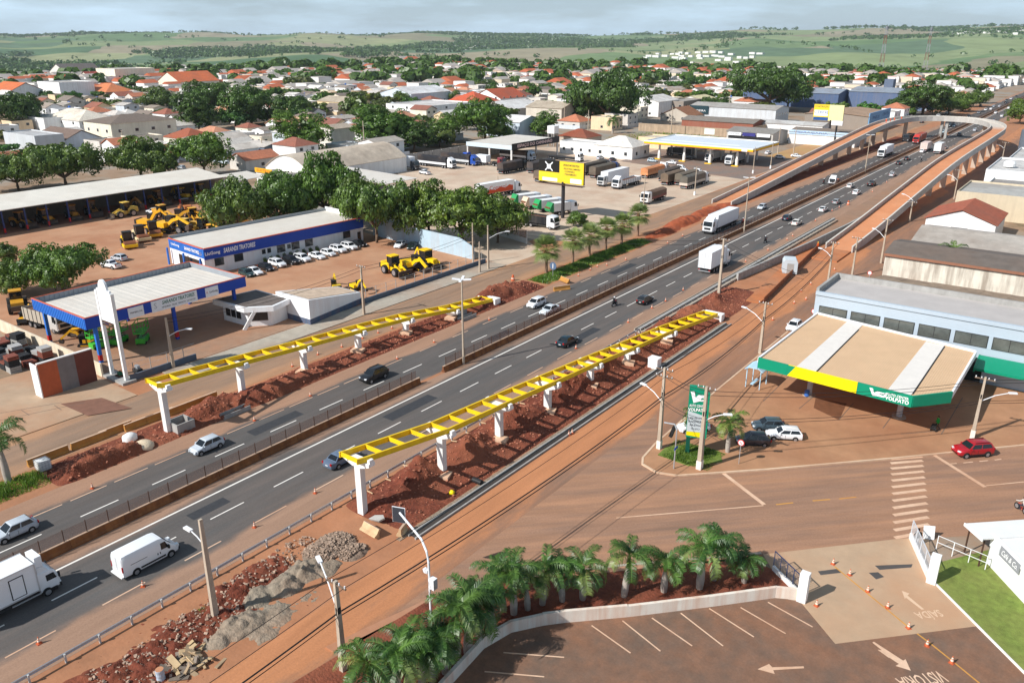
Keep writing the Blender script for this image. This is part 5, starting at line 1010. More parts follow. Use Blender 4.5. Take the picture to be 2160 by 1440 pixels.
y0, w0 = panel(270, 304, 660, 5.25, 6.75, cx1+.01, t, (cx0, cy0)); text('lettering', 'TRIMBELOG', .34, M_ld, t, L_(cx1+.08, y0, 6.0), RX, width=w0*.8)
y0, w0 = panel(318, 418, 640, 5.2, 6.85, cx1+.01, t, (cx0, cy0)); text('lettering', 'SARANDI TRATORES', .72, M_lg, t, L_(cx1+.08, y0+w0*.08, 6.3), RX, width=w0*.72, shear=.25, bold=.012); text('lettering', 'MÁQUINAS · PEÇAS · SERVIÇOS · LOCAÇÕES', .3, M_ld, t, L_(cx1+.08, y0+w0*.08, 5.62), RX, width=w0*.74); text('emblem', 'S', 1.2, mat('grey_letter', C(190, 192, 196), var=0), t, L_(cx1+.08, y0-w0*.42, 6.05), RX)
y0, w0 = panel(432, 460, 610, 5.25, 6.75, cx1+.01, t, (cx0, cy0)); text('lettering', 'LiuGong', .42, M_ld, t, L_(cx1+.08, y0+.25, 6.0), RX, width=w0*.62, bold=.01); text('emblem', 'G', .42, M_lr, t, L_(cx1+.08, y0-w0*.38, 6.0), RX)
for x, y in ((cx1-.6, 49.0), (cx1-.6, 60.6), (cx1-.6, 71.0), (cx0+.8, 48.6), (cx0+.8, 60.6), (cx0+.8, 71.5)):
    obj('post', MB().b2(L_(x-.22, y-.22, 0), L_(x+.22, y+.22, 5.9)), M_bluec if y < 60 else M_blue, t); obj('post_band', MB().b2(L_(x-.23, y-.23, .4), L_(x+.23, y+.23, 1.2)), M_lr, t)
# --- striped wall, twin-post sign, low fence
t = thing('striped_wall', 'tall wall end painted in orange, grey and dark red bands beside the twin-post sign', 'wall', (-101.4, 38.6, 0)); LANDM.append(('the striped wall', -101.4, 42))
for (a, b, c_) in ((0, 2.35, C(190, 96, 60)), (2.35, 4.5, C(128, 122, 122)), (4.5, 6.8, C(110, 58, 48))): obj('painted_band', MB().b2((-.15, a, 0), (.15, b, 4.5)), mat('band_%d' % int(a*10), c_, var=.1, scale=1.2, streak=.15, dcol=C(90, 70, 60)), t)
obj('coping', MB().b2((-.2, 0, 4.5), (.2, 6.8, 4.62)), M_concw, t); obj('return_wall', MB().b2((-1.6, -.15, 0), (.15, -.01, 4.4)), M_white, t)
cw = MB().b2((-.16, -.02, 0), (.157, .02, .012)).mesh('course', M_concg)
t = thing('yard_wall', 'pale boundary wall between the pallet yard and the canopy', 'wall', (-133, 46.4, 0)); obj('wall', MB().b2((0, 0, 0), (31, .25, 1.9)), mat('pale_wall', C(226, 214, 190), var=.1, scale=.7, streak=.3), t)
t = thing('totem_sign', 'tall white totem sign on two posts with rounded top beside the striped wall', 'sign', (-99.6, 47.5, 0)); LANDM.append(('the white totem sign', -99.6, 47.5))
for x in (-1.75, 1.75): obj('post', MB().b2((x-.2, -.22, 0), (x+.2, .22, 12.0)), M_white, t)
obj('plinth', MB().b2((-2.6, -1.0, 0), (2.6, .9, .35)), M_concg, t); obj('sign_panel', MB().b2((-1.55, -.14, 9.3), (1.55, .14, 12.3)), M_wpan, t); obj('sign_panel', MB().b2((-1.55, -.14, 8.0), (1.55, .14, 9.22)), M_wpan, t); pf = [(1.0*math.cos(a), 12.3+1.3*math.sin(a)) for a in [PI*k/14 for k in range(15)]]; obj('rounded_top', MB().ext(pf, (0, 0, 0), (1, 0, 0), (0, 0, 1), (0, 1, 0), -.14, .14), M_wpan, t)
for z in (7.7, 7.3): obj('cross_bar', MB().b2((-1.55, -.1, z), (1.55, .1, z+.14)), M_rust, t)
def lowfence(label, y0, y1, x, h=.9, hp=1.6, m=None):
    t = thing('low_wall', label, 'wall', (x, y0, 0)); obj('wall', MB().b2((-.12, 0, 0), (.12, y1-y0, h)), m or mat('blue_grey_wall', C(88, 104, 122), var=.15, scale=.8, streak=.3, dcol=C(120, 100, 88)), t); pm = MB().b2((-.04, -.04, h), (.04, .04, h+hp)).mesh('fence_post', M_concg); k = .6
    while k < y1-y0: obj('fence_post', pm, parent=t, loc=(0, k, 0)); k += 2.4
    rl = MB()
    for z in (h+hp*.5, h+hp-.06): rl.b2((-.015, 0, z), (.015, y1-y0, z+.03))
    obj('fence_wire', rl, M_steel, t); return t
lowfence('dark blue-grey low wall with wire posts along the service road pavement', 89, 122, -97.3); lowfence('low grey wall with leaning pipe fence in front of the canopy', 47.9, 57.5, -97.6)
# --- entrance pavilion
t = thing('entrance_pavilion', 'white angular entrance building with dark blue base band by the service road', 'building', (-108, 76.5, 0)); LANDM.append(('the white entrance building', -101, 80))
M_wb = mat('white_wall', C(236, 238, 240), var=.04, scale=.6, streak=.14); M_base = mat('base_band', C(74, 96, 122), var=.12, streak=.2)
pq = [(4, 0), (12, 0), (10.2, 12.4), (4.5, 12.4)]; zt = (4.1, 4.1, 2.0, 2.0); mb = MB(); mb.add([(*p, 0) for p in pq]+[(*p, z) for p, z in zip(pq, zt)], [(3, 2, 1, 0), (4, 5, 6, 7), (0, 1, 5, 4), (1, 2, 6, 5), (2, 3, 7, 6), (3, 0, 4, 7)]); obj('wall', mb, M_wb, t); obj('base_band', MB().prism([(3.95, -.05), (12.05, -.05), (10.25, 12.45), (4.45, 12.45)], 0, .95), M_base, t); mb = MB(); mb.add([(4.7, .5, 4.02), (11.5, .5, 4.02), (9.8, 11.9, 2.1), (5.0, 11.9, 2.1)], [(0, 1, 2, 3)]); mb.v = [(x, y, z+.06) for x, y, z in mb.v]; obj('roof', mb, mat('patchy_roof', C(206, 182, 158), var=.25, scale=.9), t); obj('pavilion_roof', MB().prism([(-2, -7.5), (5.5, -7.2), (8.5, -4), (7.5, 0), (-1, 0)], 2.7, 3.5), M_wb, t); obj('pavilion_deck', MB().prism([(-1.6, -7.1), (5.2, -6.8), (8.0, -3.9), (7.1, -.3), (-.7, -.3)], 3.5, 3.52), mat('dark_roof', C(110, 100, 94), var=.25, scale=.6), t); obj('pavilion_wall', MB().prism([(-1, -6.5), (4.8, -6.2), (7.2, -3.6), (6.6, -.1), (-.5, -.1)], .0, 2.7), M_wb, t)
for k in range(4): obj('window', MB().box((.2+1.25*k, -6.42+.07*k, 1.6), (1.1, .06, 1.3), .05), M_glass, t)
obj('window', MB().box((6.0, -4.95, 1.6), (2.6, .06, 1.3), .82), M_glass, t); obj('leaning_fin', MB().bar((5.6, -7.6, 0), (6.6, -5.6, 3.4), .3, .5), M_white, t)
# --- office with blue fascia
ox, oy, oa = -133.6, 83.4, -.085
t = thing('office_building', 'long white office with deep blue lettered fascia and row of parked cars in front', 'building', (ox, oy, 0), oa); LANDM.append(('the blue-fascia office', -133, 101)); OL, OD, OH = 37.5, 13.5, 5.3
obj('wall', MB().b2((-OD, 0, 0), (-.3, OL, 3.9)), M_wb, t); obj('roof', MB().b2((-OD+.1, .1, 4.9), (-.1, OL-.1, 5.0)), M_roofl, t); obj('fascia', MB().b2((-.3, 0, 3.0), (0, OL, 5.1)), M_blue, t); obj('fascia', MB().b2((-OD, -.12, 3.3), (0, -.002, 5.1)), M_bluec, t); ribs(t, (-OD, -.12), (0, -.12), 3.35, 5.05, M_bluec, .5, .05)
obj('trim', MB().b2((-.34, -.02, 5.1), (.06, OL+.04, 5.25)), M_otrim, t); obj('trim', MB().b2((-OD-.04, -.2, 5.1), (-.35, .1, 5.25)), M_otrim, t); obj('rear_parapet', MB().b2((-OD, .1, 3.9), (-OD+.15, OL, 5.6)), M_zinc, t); obj('end_wall', MB().b2((-OD, OL-.15, 3.9), (-.3, OL, 5.9)), M_white, t)
def L2(px, py):
    p = onX(px, py, ox+1.4); return (p.y-oy)/math.cos(oa)
for (px0, px1, s, sz, w_) in ((440, 471, 'LiuGong', .85, None), (478, 543, 'SARANDI TRATORES', 1.25, None)):
    a, b = L2(px0, 530), L2(px1, 530); text('lettering', s, sz, M_lw, t, (.03, (a+b)/2, 4.1), RX, width=b-a, shear=.22 if 'S' == s[0] else 0, bold=.025)
text('emblem', 'G', .8, M_lw, t, (.03, L2(432, 540), 4.3), RX, bold=.03); text('lettering', 'LiuGong', .62, M_lw, t, (-OD*.8, -.2, 4.3), RY, width=3.2, bold=.015); text('lettering', 'SARANDI TRATORES', .85, M_lw, t, (-OD*.33, -.2, 4.2), RY, width=5.6, shear=.22, bold=.02)
for px in (470, 510, 596, 625, 652, 727): y_ = L2(px, 540); window(t, -.3, y_, 1.4, 1.9, 1.5, '+x')
for px in (561, 572, 612): window(t, -.3, L2(px, 540), 1.8, .8, .9, '+x')
obj('door', MB().b2((-.36, OL-1.6, 0), (-.24, OL-.7, 2.2)), M_glass, t); obj('left_glazing', MB().b2((-OD*.75, -.05, .4), (-1.2, .04, 2.6)), M_glass, t)
for x in (-OD+.3, -OD*.5, -.4): obj('post', MB().b2((x-.15, -.9, 0), (x+.15, -.6, 3.4)), M_bluec, t)
for i in range(9):
    p = G(575+i*11.5, 562-i*3.6); p.x = ox+1.4+(p.y-oy)*.085; o = thing('climbing_shrub', 'x', 'shrub', p, 0); c = TREES[('tall', 0)].children[0].copy(); COL.objects.link(c); c.parent = o; c.scale = (.55, .45, .8); c.location = (0, 0, .1); c.color = (.75, .8, .7, 1); auto(o, 'dark shrub on the office wall', 'shrub', 'shrubs on the office wall', p.x, p.y)
# --- machinery shed
t = thing('machinery_shed', 'very long open-fronted shed with pale roof and blue posts', 'shed', (-214, 56, 0)); LANDM.append(('the long machinery shed', -206, 100)); SL = 79
obj('roof', MB().ext([(0, 6.7), (13.6, 5.4), (13.6, 5.55), (0, 6.85)], (0, 0, 0), (1, 0, 0), (0, 0, 1), (0, 1, 0), 0, SL), mat('shed_roof', C(222, 216, 204), rough=.7, var=.07, scale=.3, dust=.25, dcol=C(196, 178, 158)), t); obj('back_wall', MB().b2((.1, 0, 0), (.3, SL, 6.6)), mat('shed_wall', C(120, 112, 104), var=.15), t); obj('end_wall', MB().b2((.3, SL-.3, 0), (13, SL-.1, 5.5)), M_concw, t); obj('floor', MB().b2((.3, .1, 0), (13, SL-.3, .06)), mat('shed_floor', C(140, 104, 84), var=.2), t)
for k in range(16):
    obj('post', MB().b2((12.85, .6+4.9*k, 0), (13.15, .9+4.9*k, 5.35)), mat('post_blue', C(60, 72, 120), var=.1), t); obj('post_foot', MB().b2((12.82, .57+4.9*k, .3), (13.18, .93+4.9*k, 1.3)), M_lr, t)
t = thing('grey_lean_to', 'small pale roofed lean-to at the far end of the machinery shed', 'shed', (-206, 137, 0)); obj('roof', MB().ext([(0, 5.2), (9, 4.5), (9, 4.62), (0, 5.32)], (0, 0, 0), (1, 0, 0), (0, 0, 1), (0, 1, 0), 0, 9), M_roofl, t); obj('back_wall', MB().b2((0, 0, 0), (.2, 9, 4.9)), M_wb, t)
for y in (.3, 8.7): obj('post', MB().b2((8.5, y-.12, 0), (8.74, y+.12, 4.4)), M_steel, t)
t = thing('boundary_wall', 'tall pale blue boundary wall running back under the trees', 'wall', (-100.6, 122.4, 0)); mb = MB(); mb.ext([(0, 0), (-32, 0), (-32, 3.9), (-4, 3.9), (0, 2.6)], (0, 0, 0), (1, -.1, 0), (0, 0, 1), (0, 1, 0), 0, .25); obj('wall', mb, mat('pale_blue_wall', C(176, 200, 214), var=.07, scale=.6, streak=.15), t)
t = thing('street_wall', 'low whitewashed wall with mesh panels on the far side of the side lane', 'wall', (-100, 140, 0)); obj('wall', MB().bar((0, 0, .6), (-28, 8, .6), .2, 1.2), M_concw, t); obj('mesh_panel', MB().bar((0, 0, 2.1), (-12, 3.4, 2.1), .03, 1.8), M_net, t); [obj('post', MB().b2((-3*k-.05, .85*k-.05, 1.1), (-3*k+.05, .85*k+.05, 3.0)), M_concw, t) for k in range(5)]
# --- arched warehouse, metal roofs behind the trees
t = building('arched_warehouse', 'white warehouse with rusty barrel-vault roof behind the yard trees', 'warehouse', -213, -192, 158, 199, 4.6, C(238, 238, 236), 'arch', C(212, 196, 176), 4.2, [('-y', 2, 1.2, 1.0, 2.2)]); LANDM.append(('the barrel-vault warehouse', -203, 178))
t = thing('metal_canopy', 'flat pale metal canopy in front of the barrel-vault warehouse', 'canopy', (-189, 155, 0)); obj('roof', MB().ext([(0, 5.6), (31, 4.9), (31, 5.0), (0, 5.7)], (0, 0, 0), (1, 0, 0), (0, 0, 1), (0, 1, 0), 0, 13), M_roofl, t); [obj('post', MB().b2((x-.15, y-.15, 0), (x+.15, y+.15, 4.9)), M_rust, t) for x in (.4, 15, 30.4) for y in (.5, 12.5)]
building('yellow_sign_shop', 'low white shop with yellow sign board at the lane behind the shed', 'shop', -207, -196, 150, 158, 4.0, C(236, 236, 232), 'flat', wins=[('+x', 3, 1.0, 1.2, 1.2), ('-y', 2, 1.0, 1.2, 1.2)])
t = thing('shop_sign', 'yellow orange lettered sign board above the low white shop', 'sign', (-207, 149.6, 4.5)); obj('board', MB().b2((0, 0, 0), (8, .15, 1.3)), mat('sign_yellow', C(240, 176, 40), var=.05), t); text('lettering', 'ELETRO', .9, M_lr, t, (4, -.02, .65), RY, width=6)
t = thing('water_cistern', 'round terracotta coloured water cistern beside the low white shop', 'tank', (-192, 152.5, 0)); obj('tank', MB().lathe([(1.1, 0), (1.15, 2.2), (1.0, 2.8), (.2, 3.1)], 16), mat('cistern', C(206, 140, 110), var=.1), t)
# --- truck shop "Espaço"
t = thing('truck_workshop', 'open truck workshop with pale roof and dark lettered fascia', 'workshop', (-194, 233, 0)); LANDM.append(('the truck workshop', -184, 248))
obj('roof', MB().b2((0, 0, 6.1), (20.8, 30, 6.3)), M_roofl, t); obj('side_fascia', MB().b2((0, -.15, 4.9), (20.8, 0, 6.35)), mat('pale_blue_panel', C(206, 220, 228), var=.04), t); obj('fascia', MB().b2((20.8, -.15, 4.8), (21.0, 30, 7.0)), mat('black_fascia', C(44, 42, 44), var=.15), t); text('lettering', 'ESPAÇO DO CAMINHÃO', 1.5, mat('letter_pale', C(232, 200, 196), var=0), t, (21.05, 14, 5.9), RX, width=22, bold=.02); obj('back_wall', MB().b2((0, 0, 0), (.2, 30, 6.1)), M_concg, t)
for x in (.3, 10.5, 20.4):
    for y in (.3, 29.6): obj('post', MB().b2((x-.25, y-.25, 0), (x+.25, y+.25, 6.1)), M_concw, t)
t = thing('lot_wall', 'grey block wall behind the parked trucks left of the truck workshop', 'wall', (-205, 206, 0)); obj('wall', MB().b2((0, 0, 0), (.25, 60, 3.0)), M_concg, t); [obj('buttress', MB().b2((.25, 5*k, 0), (.5, 5*k+.4, 3.1)), M_concg, t) for k in range(12)]
# --- fuel station
t = thing('fuel_canopy', 'fuel station canopy with yellow band and pale flat roof', 'canopy', (-142.5, 273.5, 0)); LANDM.append(('the fuel canopy', -122, 286))
GX, GY = 41.5, 25.5
obj('roof', MB().b2((.3, .3, 6.2), (GX-.3, GY-.3, 6.3)), mat('station_roof', C(206, 214, 222), var=.06, scale=.3), t); M_sy = mat('shell_yellow', C(250, 196, 24), var=.03); M_swh = mat('shell_white', C(236, 236, 232), var=.02)
for a, b in (((0, 0), (GX, .3)), ((GX-.3, .3), (GX, GY)), ((0, GY-.3), (GX-.3, GY)), ((0, .3), (.3, GY-.3))): obj('fascia', MB().b2((*a, 5.6), (*b, 6.25)), M_sy, t); obj('fascia_top', MB().b2((*a, 6.25), (*b, 6.6)), M_swh, t); obj('fascia_line', MB().b2((a[0]+.02, a[1]+.02, 5.45), (b[0]-.02, b[1]-.02, 5.6)), M_lr, t)
obj('emblem', MB().b2((GX-4, -.08, 5.5), (GX-2, -.005, 6.6)), M_swh, t); obj('roof_strip', MB().b2((3, 8, 6.3), (GX-8, 8.5, 6.36)), M_swh, t)
for x in (5, 15, 25, 35):
    for y in (3, 13, 22):
        obj('column', MB().b2((x-.3, y-.3, 0), (x+.3, y+.3, 6.2)), M_swh, t)
        if y == 3: obj('column_clad', MB().cyl((x, y, .02), .55, 2.4, 12), M_swh, t); obj('pump_island', MB().b2((x-1.2, y-2.0, 0), (x+1.2, y-.8, .25)), M_sy, t)
building('station_office', 'white station office with small windows left of the fuel canopy', 'building', -176, -160.5, 268, 277, 4.2, C(240, 240, 238), 'flat', C(220, 216, 210), wins=[('-y', 4, 1.0, 1.0, 1.4)])
building('station_shop', 'white station shop with pale hipped roof beside the fuel canopy', 'building', -160.3, -144, 267.6, 281, 4.4, C(242, 242, 240), 'hip', C(228, 224, 216), wins=[('-y', 3, 1.2, 1.2, 1.3), ('+x', 2, 1.2, 1.2, 1.3)])
t = thing('water_tower', 'small white square water tower behind the truck workshop', 'tower', (-190, 284, 0)); obj('tank', MB().b2((-1.7, -1.7, 5.2), (1.7, 1.7, 8.2)), M_white, t); [obj('leg', MB().b2((x-.15, y-.15, 0), (x+.15, y+.15, 5.2)), M_concg, t) for x in (-1.4, 1.4) for y in (-1.4, 1.4)]
building('tiled_house', 'low house with dark red hipped roof behind the station office', 'house', -192, -178, 291, 303, 3.4, C(190, 176, 160), 'hip', C(140, 76, 54), wins=[('-y', 3, 1.2, 1.0, 1.0)]); building('station_annex', 'pale flat annex with yellow edge behind the fuel canopy', 'building', -160, -136, 302, 314, 3.8, C(228, 206, 170), 'flat', C(222, 208, 186))
t = thing('vacant_lot_wall', 'long weathered tan wall of the vacant lot behind the station', 'wall', (-190, 358, 0)); obj('wall', MB().b2((0, 0, 0), (52, .3, 3.6)), mat('tan_wall', C(176, 154, 130), var=.18, scale=.4, streak=.4, dcol=C(130, 112, 96)), t); obj('painted_ad', MB().b2((34, -.04, .6), (39, 0, 3.2)), mat('ad_white', C(220, 232, 224), var=.1), t); obj('end_wall', MB().b2((51.7, .3, 0), (52, 30, 3.6)), mat('tan_wall'), t)
shrub_stuff('dry_grass', [(-188, -140, 322, 356)], 2600, 1.0, 'rough dry grass in the vacant lot behind the station', 3, (1.15, 1.0, .7), .18)
# --- workshops and stores along the left frontage further off
building('brick_shed', 'long red brick shed with grey sheet roof behind the vacant lot', 'shed', -176, -140, 376, 392, 4.6, C(150, 92, 74), 'metal', C(140, 134, 126), 1.4); building('tyre_shop', 'grey roofed workshop with white lettered front behind the station', 'workshop', -137, -117, 338, 356, 4.8, C(200, 196, 190), 'metal', C(150, 146, 140), 1.2)
t = thing('workshop_front', 'workshop bay front with painted-in dark shade and white sign panels behind the station', 'workshop', (-137, 337.4, 0)); obj('bay_shade_panel', MB().b2((1, -.06, 0), (19, .2, 3.2)), mat('bay_shade', (.02, .02, .02), var=0), t); [obj('sign_panel', MB().b2((1+6.2*k, -.2, 3.4), (6.6+6.2*k, -.02, 4.7)), m_, t) for k, m_ in enumerate((M_wpan, mat('sign_navy', C(60, 60, 130), var=.1), M_wpan))]; text('lettering', 'OFICINA', .8, M_ld, t, (3.8, -.22, 4.05), RY, width=4.4)  # near-black panel stands in for the shade inside the bay
building('glass_shop', 'white fronted store with pale blue lettered band behind the bridge ramp', 'shop', -115, -88, 352, 370, 4.8, C(232, 232, 230), 'metal', C(136, 124, 114), 1.2); t = thing('store_band', 'pale blue lettered band on the white store behind the bridge ramp', 'sign', (-115, 351.7, 4.0)); obj('board', MB().b2((0, 0, 0), (27, .2, 1.7)), mat('band_blue', C(184, 208, 230), var=.05), t); text('lettering', 'VIDRAÇARIA', 1.1, mat('letter_blue', C(70, 120, 190), var=0), t, (9, -.03, .85), RY, width=14)
building('grey_warehouse', 'pale grey warehouse with dark sign on its corner behind the brick shed', 'warehouse', -196, -148, 428, 448, 7.0, C(206, 210, 214), 'metal', C(176, 172, 166), 1.6, [('+x', 5, 1.6, 1.0, 4.0)]); building('white_garage', 'low white garage roofs with dark skylights behind the workshops', 'garage', -146, -112, 388, 402, 4.2, C(236, 236, 236), 'metal', C(206, 204, 200), 1.0)
t = thing('warehouse_sign', 'dark teal sign panel on the corner of the pale grey warehouse', 'sign', (-196, 427.4, 3.2)); obj('board', MB().b2((0, 0, 0), (11, .3, 4.2)), mat('sign_teal', C(36, 62, 70), var=.1), t); text('lettering', 'MADEIRA', 1.4, M_lw, t, (5.5, -.05, 1.6), RY, width=8)
building('brown_store', 'large store with tan roof and blue windowed end wall beside the bridge', 'store', -128, -98.5, 412, 452, 7.4, C(150, 140, 130), 'metal', C(178, 148, 122), 1.2); t = thing('blue_facade', 'bright blue lettered facade with a row of small windows beside the bridge', 'facade', (-98.4, 412, 0)); obj('panel', MB().b2((0, 0, 0), (.4, 40, 9)), mat('facade_blue', C(124, 168, 208), var=.06), t); text('lettering', 'PNEUS', 2.0, mat('letter_navy', C(36, 70, 130), var=0), t, (.43, 12, 6.4), RX, width=12); text('lettering', 'CENTER', 2.0, mat('letter_navy'), t, (.43, 30, 6.8), RX, width=12); [window(t, .4, 3+4.2*k, 2.0, 2.2, 2.0, '+x') for k in range(9)]
building('navy_warehouse', 'wide dark blue-grey warehouse with pale sheet roof far left of the bridge', 'warehouse', -212, -150, 545, 575, 9, C(84, 104, 138), 'metal', C(150, 162, 176), 2.2); building('navy_warehouse', 'second dark blue-grey warehouse nearer the bridge, with pale roof', 'warehouse', -148, -104, 560, 600, 10, C(92, 110, 142), 'metal', C(150, 160, 172), 2.0); building('blue_tower_block', 'tall slate blue block beside the dark blue warehouses', 'building', -146, -140, 640, 648, 14, C(96, 112, 136), 'flat')
def billboard(label, x0, x1, y, z0, z1, px, panels, pole_h, posts, group=None, lett=()):
    t = thing('billboard', label, 'billboard', (px, y, 0)); obj('pole', MB().cyl((0, 0, 0), .45, z0+.3, 14), mat('pole_dark', C(54, 52, 54), var=.1), t)
    for a, b, m_ in panels: obj('panel', MB().b2((x0+(x1-x0)*a-px, -.35, z0), (x0+(x1-x0)*b-px, -.15, z1)), m_, t)
    obj('frame', MB().b2((x0-px, -.14, z0-.1), (x1-px, .35, z0+.15)).b2((x0-px, -.14, z1-.2), (x1-px, .3, z1)).b2((x0-px, .2, z0), (x1-px, .3, z1)), M_chas, t); obj('catwalk', MB().b2((x0-px, -.9, z0-.5), (x1-px, .6, z0-.42)), M_rust, t)
    for s, sz, m_, u, v, w_ in lett: text('lettering', s, sz, m_, t, (x0+(x1-x0)*u-px, -.37, z0+(z1-z0)*v), RY, width=w_, bold=.01)
    return t
M_by = mat('board_yellow', C(246, 210, 50), var=.03); M_bk = mat('board_black', C(30, 28, 26), var=.05)
t = billboard('black and yellow lettered billboard on a dark pole in the truck lot', -115.5, -102.5, 167, 8.7, 13.9, -108.4, [(0, .47, M_bk), (.47, 1, M_by)], 9, 1, lett=[('OFICINA DE MOTORES E PEÇAS', .7, M_ld, .73, .84, 4.6), ('• PEÇAS PARA CAMINHÃO', .6, M_ld, .74, .68, 4.9), ('• SUSPENSÃO', .6, M_ld, .69, .55, 3.0), ('• TRANSMISSÃO', .6, M_ld, .71, .42, 3.6)]); LANDM.append(('the black-yellow billboard', -108.4, 167))
obj('panel_patch', MB().b2((-7.1, -.37, 8.72), (-.98, -.352, 11.1)), M_by, t); obj('panel_patch', MB().b2((-6.0, -.39, 8.9), (-1.6, -.372, 9.7)), M_wpan, t); obj('panel_patch', MB().b2((2.2, -.37, 8.9), (5.4, -.352, 10.0)), M_wpan, t)
sk = MB(); sk.bar((-5.2, -.38, 11.4), (-3.0, -.38, 13.5), .02, .3); sk.bar((-3.0, -.38, 11.4), (-5.2, -.38, 13.5), .02, .3); sk.cyl((-4.1, -.36, 12.4), .6, -.05, 14, axis='Y'); obj('emblem', sk, M_wpan, t)
t = billboard('large yellow and white billboard with blue base beyond the station', -114.3, -101.4, 380, 7.6, 14.4, -106.5, [(0, .52, M_by), (.52, 1, mat('board_cream', C(240, 232, 170), var=.05))], 9, 1, lett=[('CONSTRUÇÃO', 1.0, M_ld, .26, .86, 6.2), ('C-TINTAS', 1.6, mat('letter_navy'), .26, .5, 6.0)]); obj('panel_patch', MB().b2((-7.7, -.37, 7.65), (-1.2, -.352, 9.0)), mat('sign_blue', C(36, 84, 150), var=.05), t); obj('panel_patch', MB().b2((-7.5, -.37, 9.5), (-1.5, -.36, 12.0)), M_wpan, t); LANDM.append(('the yellow-white billboard', -107, 380))
t = thing('white_sign', 'white blank sign box on a dark pole by the bridge ramp', 'sign', (-96, 352, 0)); obj('pole', MB().cyl((0, 0, 0), .4, 8.5, 12), M_chas, t); obj('box', MB().b2((-2.2, -.4, 8.5), (2.2, .4, 10.2)), M_wpan, t)
# ================================================================== STRUCTURES, RIGHT SIDE
GRN = C(8, 142, 108); M_grn = mat('shop_green', GRN, rough=.45, var=.03); M_shy = mat('shop_yellow', C(252, 226, 16), rough=.45, var=.02); M_tan = mat('tan_roof', C(212, 178, 142), rough=.8, var=.05, scale=.5, dust=.2, dcol=C(200, 160, 122)); corr(M_tan, 1.3, .35); M_pblue = mat('pale_blue_paint', C(178, 192, 204), rough=.7, var=.03, scale=.5, streak=.1, dcol=C(170, 176, 180))
t = thing('shop_building', 'pale blue shop building with a strip of wide dark windows behind the green canopy', 'shop', (-30.6, 113.4, 0)); LANDM.append(('the pale blue shop', -18, 116)); BW = 52
obj('wall', MB().b2((0, 0, 0), (BW, 10, 8.0)), M_pblue, t); obj('roof', MB().b2((.3, .3, 8.0), (BW-.3, 9.7, 8.1)), mat('grey_roof', C(186, 180, 176), var=.08, scale=.4), t)
for a, b in (((0, -.2, 8.0), (BW, .3, 8.5)), ((-.1, .3, 8.0), (.3, 10, 8.9)), ((.3, 9.7, 8.0), (BW, 10.1, 8.9))): obj('parapet', MB().b2(a, b), M_pblue if a[1] < 0 else M_concg, t)
obj('window_reveal', MB().b2((.3, -.03, 4.75), (26.6, 0, 6.6)), M_pblue, t)
for k in range(6):
    f = obj('window', MB().b2((.7+4.35*k, -.06, 4.85), (4.55+4.35*k, -.02, 6.5)), M_black, t); obj('pane', MB().b2((.78+4.35*k, -.09, 4.93), (4.47+4.35*k, -.065, 6.42)), mat('shop_glass', C(92, 96, 92), rough=.1, var=.4, scale=.5, spec=.6), f); obj('mullion', MB().b2((2.6+4.35*k, -.1, 4.9), (2.66+4.35*k, -.085, 6.45)), M_black, f)
obj('shopfront', MB().b2((1, -.04, .1), (22, 0, 3.4)), mat('shopfront', C(40, 46, 46), rough=.2, var=.4, scale=.6), t)
t = thing('shop_canopy', 'wide tan-roofed forecourt canopy with green and yellow lettered fascia', 'canopy', (-30.4, 91.2, 0)); LANDM.append(('the green shop canopy', -20, 100))
A_, B_, C_, D_, E_ = (0, .3), (17.7, -.7), (20.9, 3.2), (21.0, 18.6), (.4, 22)
obj('roof', MB().prism([A_, B_, C_, D_, E_], 5.0, 5.25), M_tan, t)
for (x0, x1, x2, x3) in ((4.6, 6.9, 6.9, 4.8), (15.0, 17.4, 17.4, 15.2)): obj('roof_strip', MB().prism([(x0, .2 if x0 < 9 else -.3), (x1, .2 if x0 < 9 else -.4), (x2, 20.6 if x0 < 9 else 18.7), (x3, 20.8 if x0 < 9 else 18.9)], 5.25, 5.33), mat('strip_pale', C(226, 220, 212), var=.05), t); obj('roof_gap', MB().b2((x1+.02, .3, 5.25), (x1+.14, 18.5, 5.3)), M_black, t)
def fsc(a, b, m_, z0=4.1, z1=5.45):
    o = MB(); o.bar((*a, (z0+z1)/2), (*b, (z0+z1)/2), .22, z1-z0); return obj('fascia', o, m_, t)
dv = Vector(B_)-Vector(A_); q = lambda u: tuple(Vector(A_)+dv*u)
fsc(q(0), q(.21), M_grn); fsc(q(.212), q(.668), M_shy); fsc(q(.67), q(1), M_grn); fsc(B_, C_, M_grn); fsc(C_, D_, M_wpan, 4.6, 5.45); fsc(A_, E_, M_wpan, 4.8, 5.45); fsc(E_, D_, M_wpan, 5.0, 5.5); dd = MB(); fa = math.atan2(dv.y, dv.x); o_ = Vector((math.sin(fa), -math.cos(fa)))*.125
for u, s_ in ((.211, -1), (.669, 1)):
    c_ = Vector(q(u))+o_; ux = dv.normalized(); mb = MB(); mb.add([(c_-ux*.0).to_3d()+Vector((0, 0, 4.1)), (c_+ux*(.9 if s_ < 0 else .0)).to_3d()+Vector((0, 0, 4.1 if s_ > 0 else 5.45)), (c_+ux*(0 if s_ < 0 else .9)).to_3d()+Vector((0, 0, 5.45))], [(0, 1, 2)]); obj('fascia_wedge', mb, M_grn if s_ < 0 else M_shy, t)
c_ = Vector(q(.80))+o_*1.05; rot_ = (PI/2, 0, fa)
lg = MB(); ux = dv.normalized().to_3d(); 
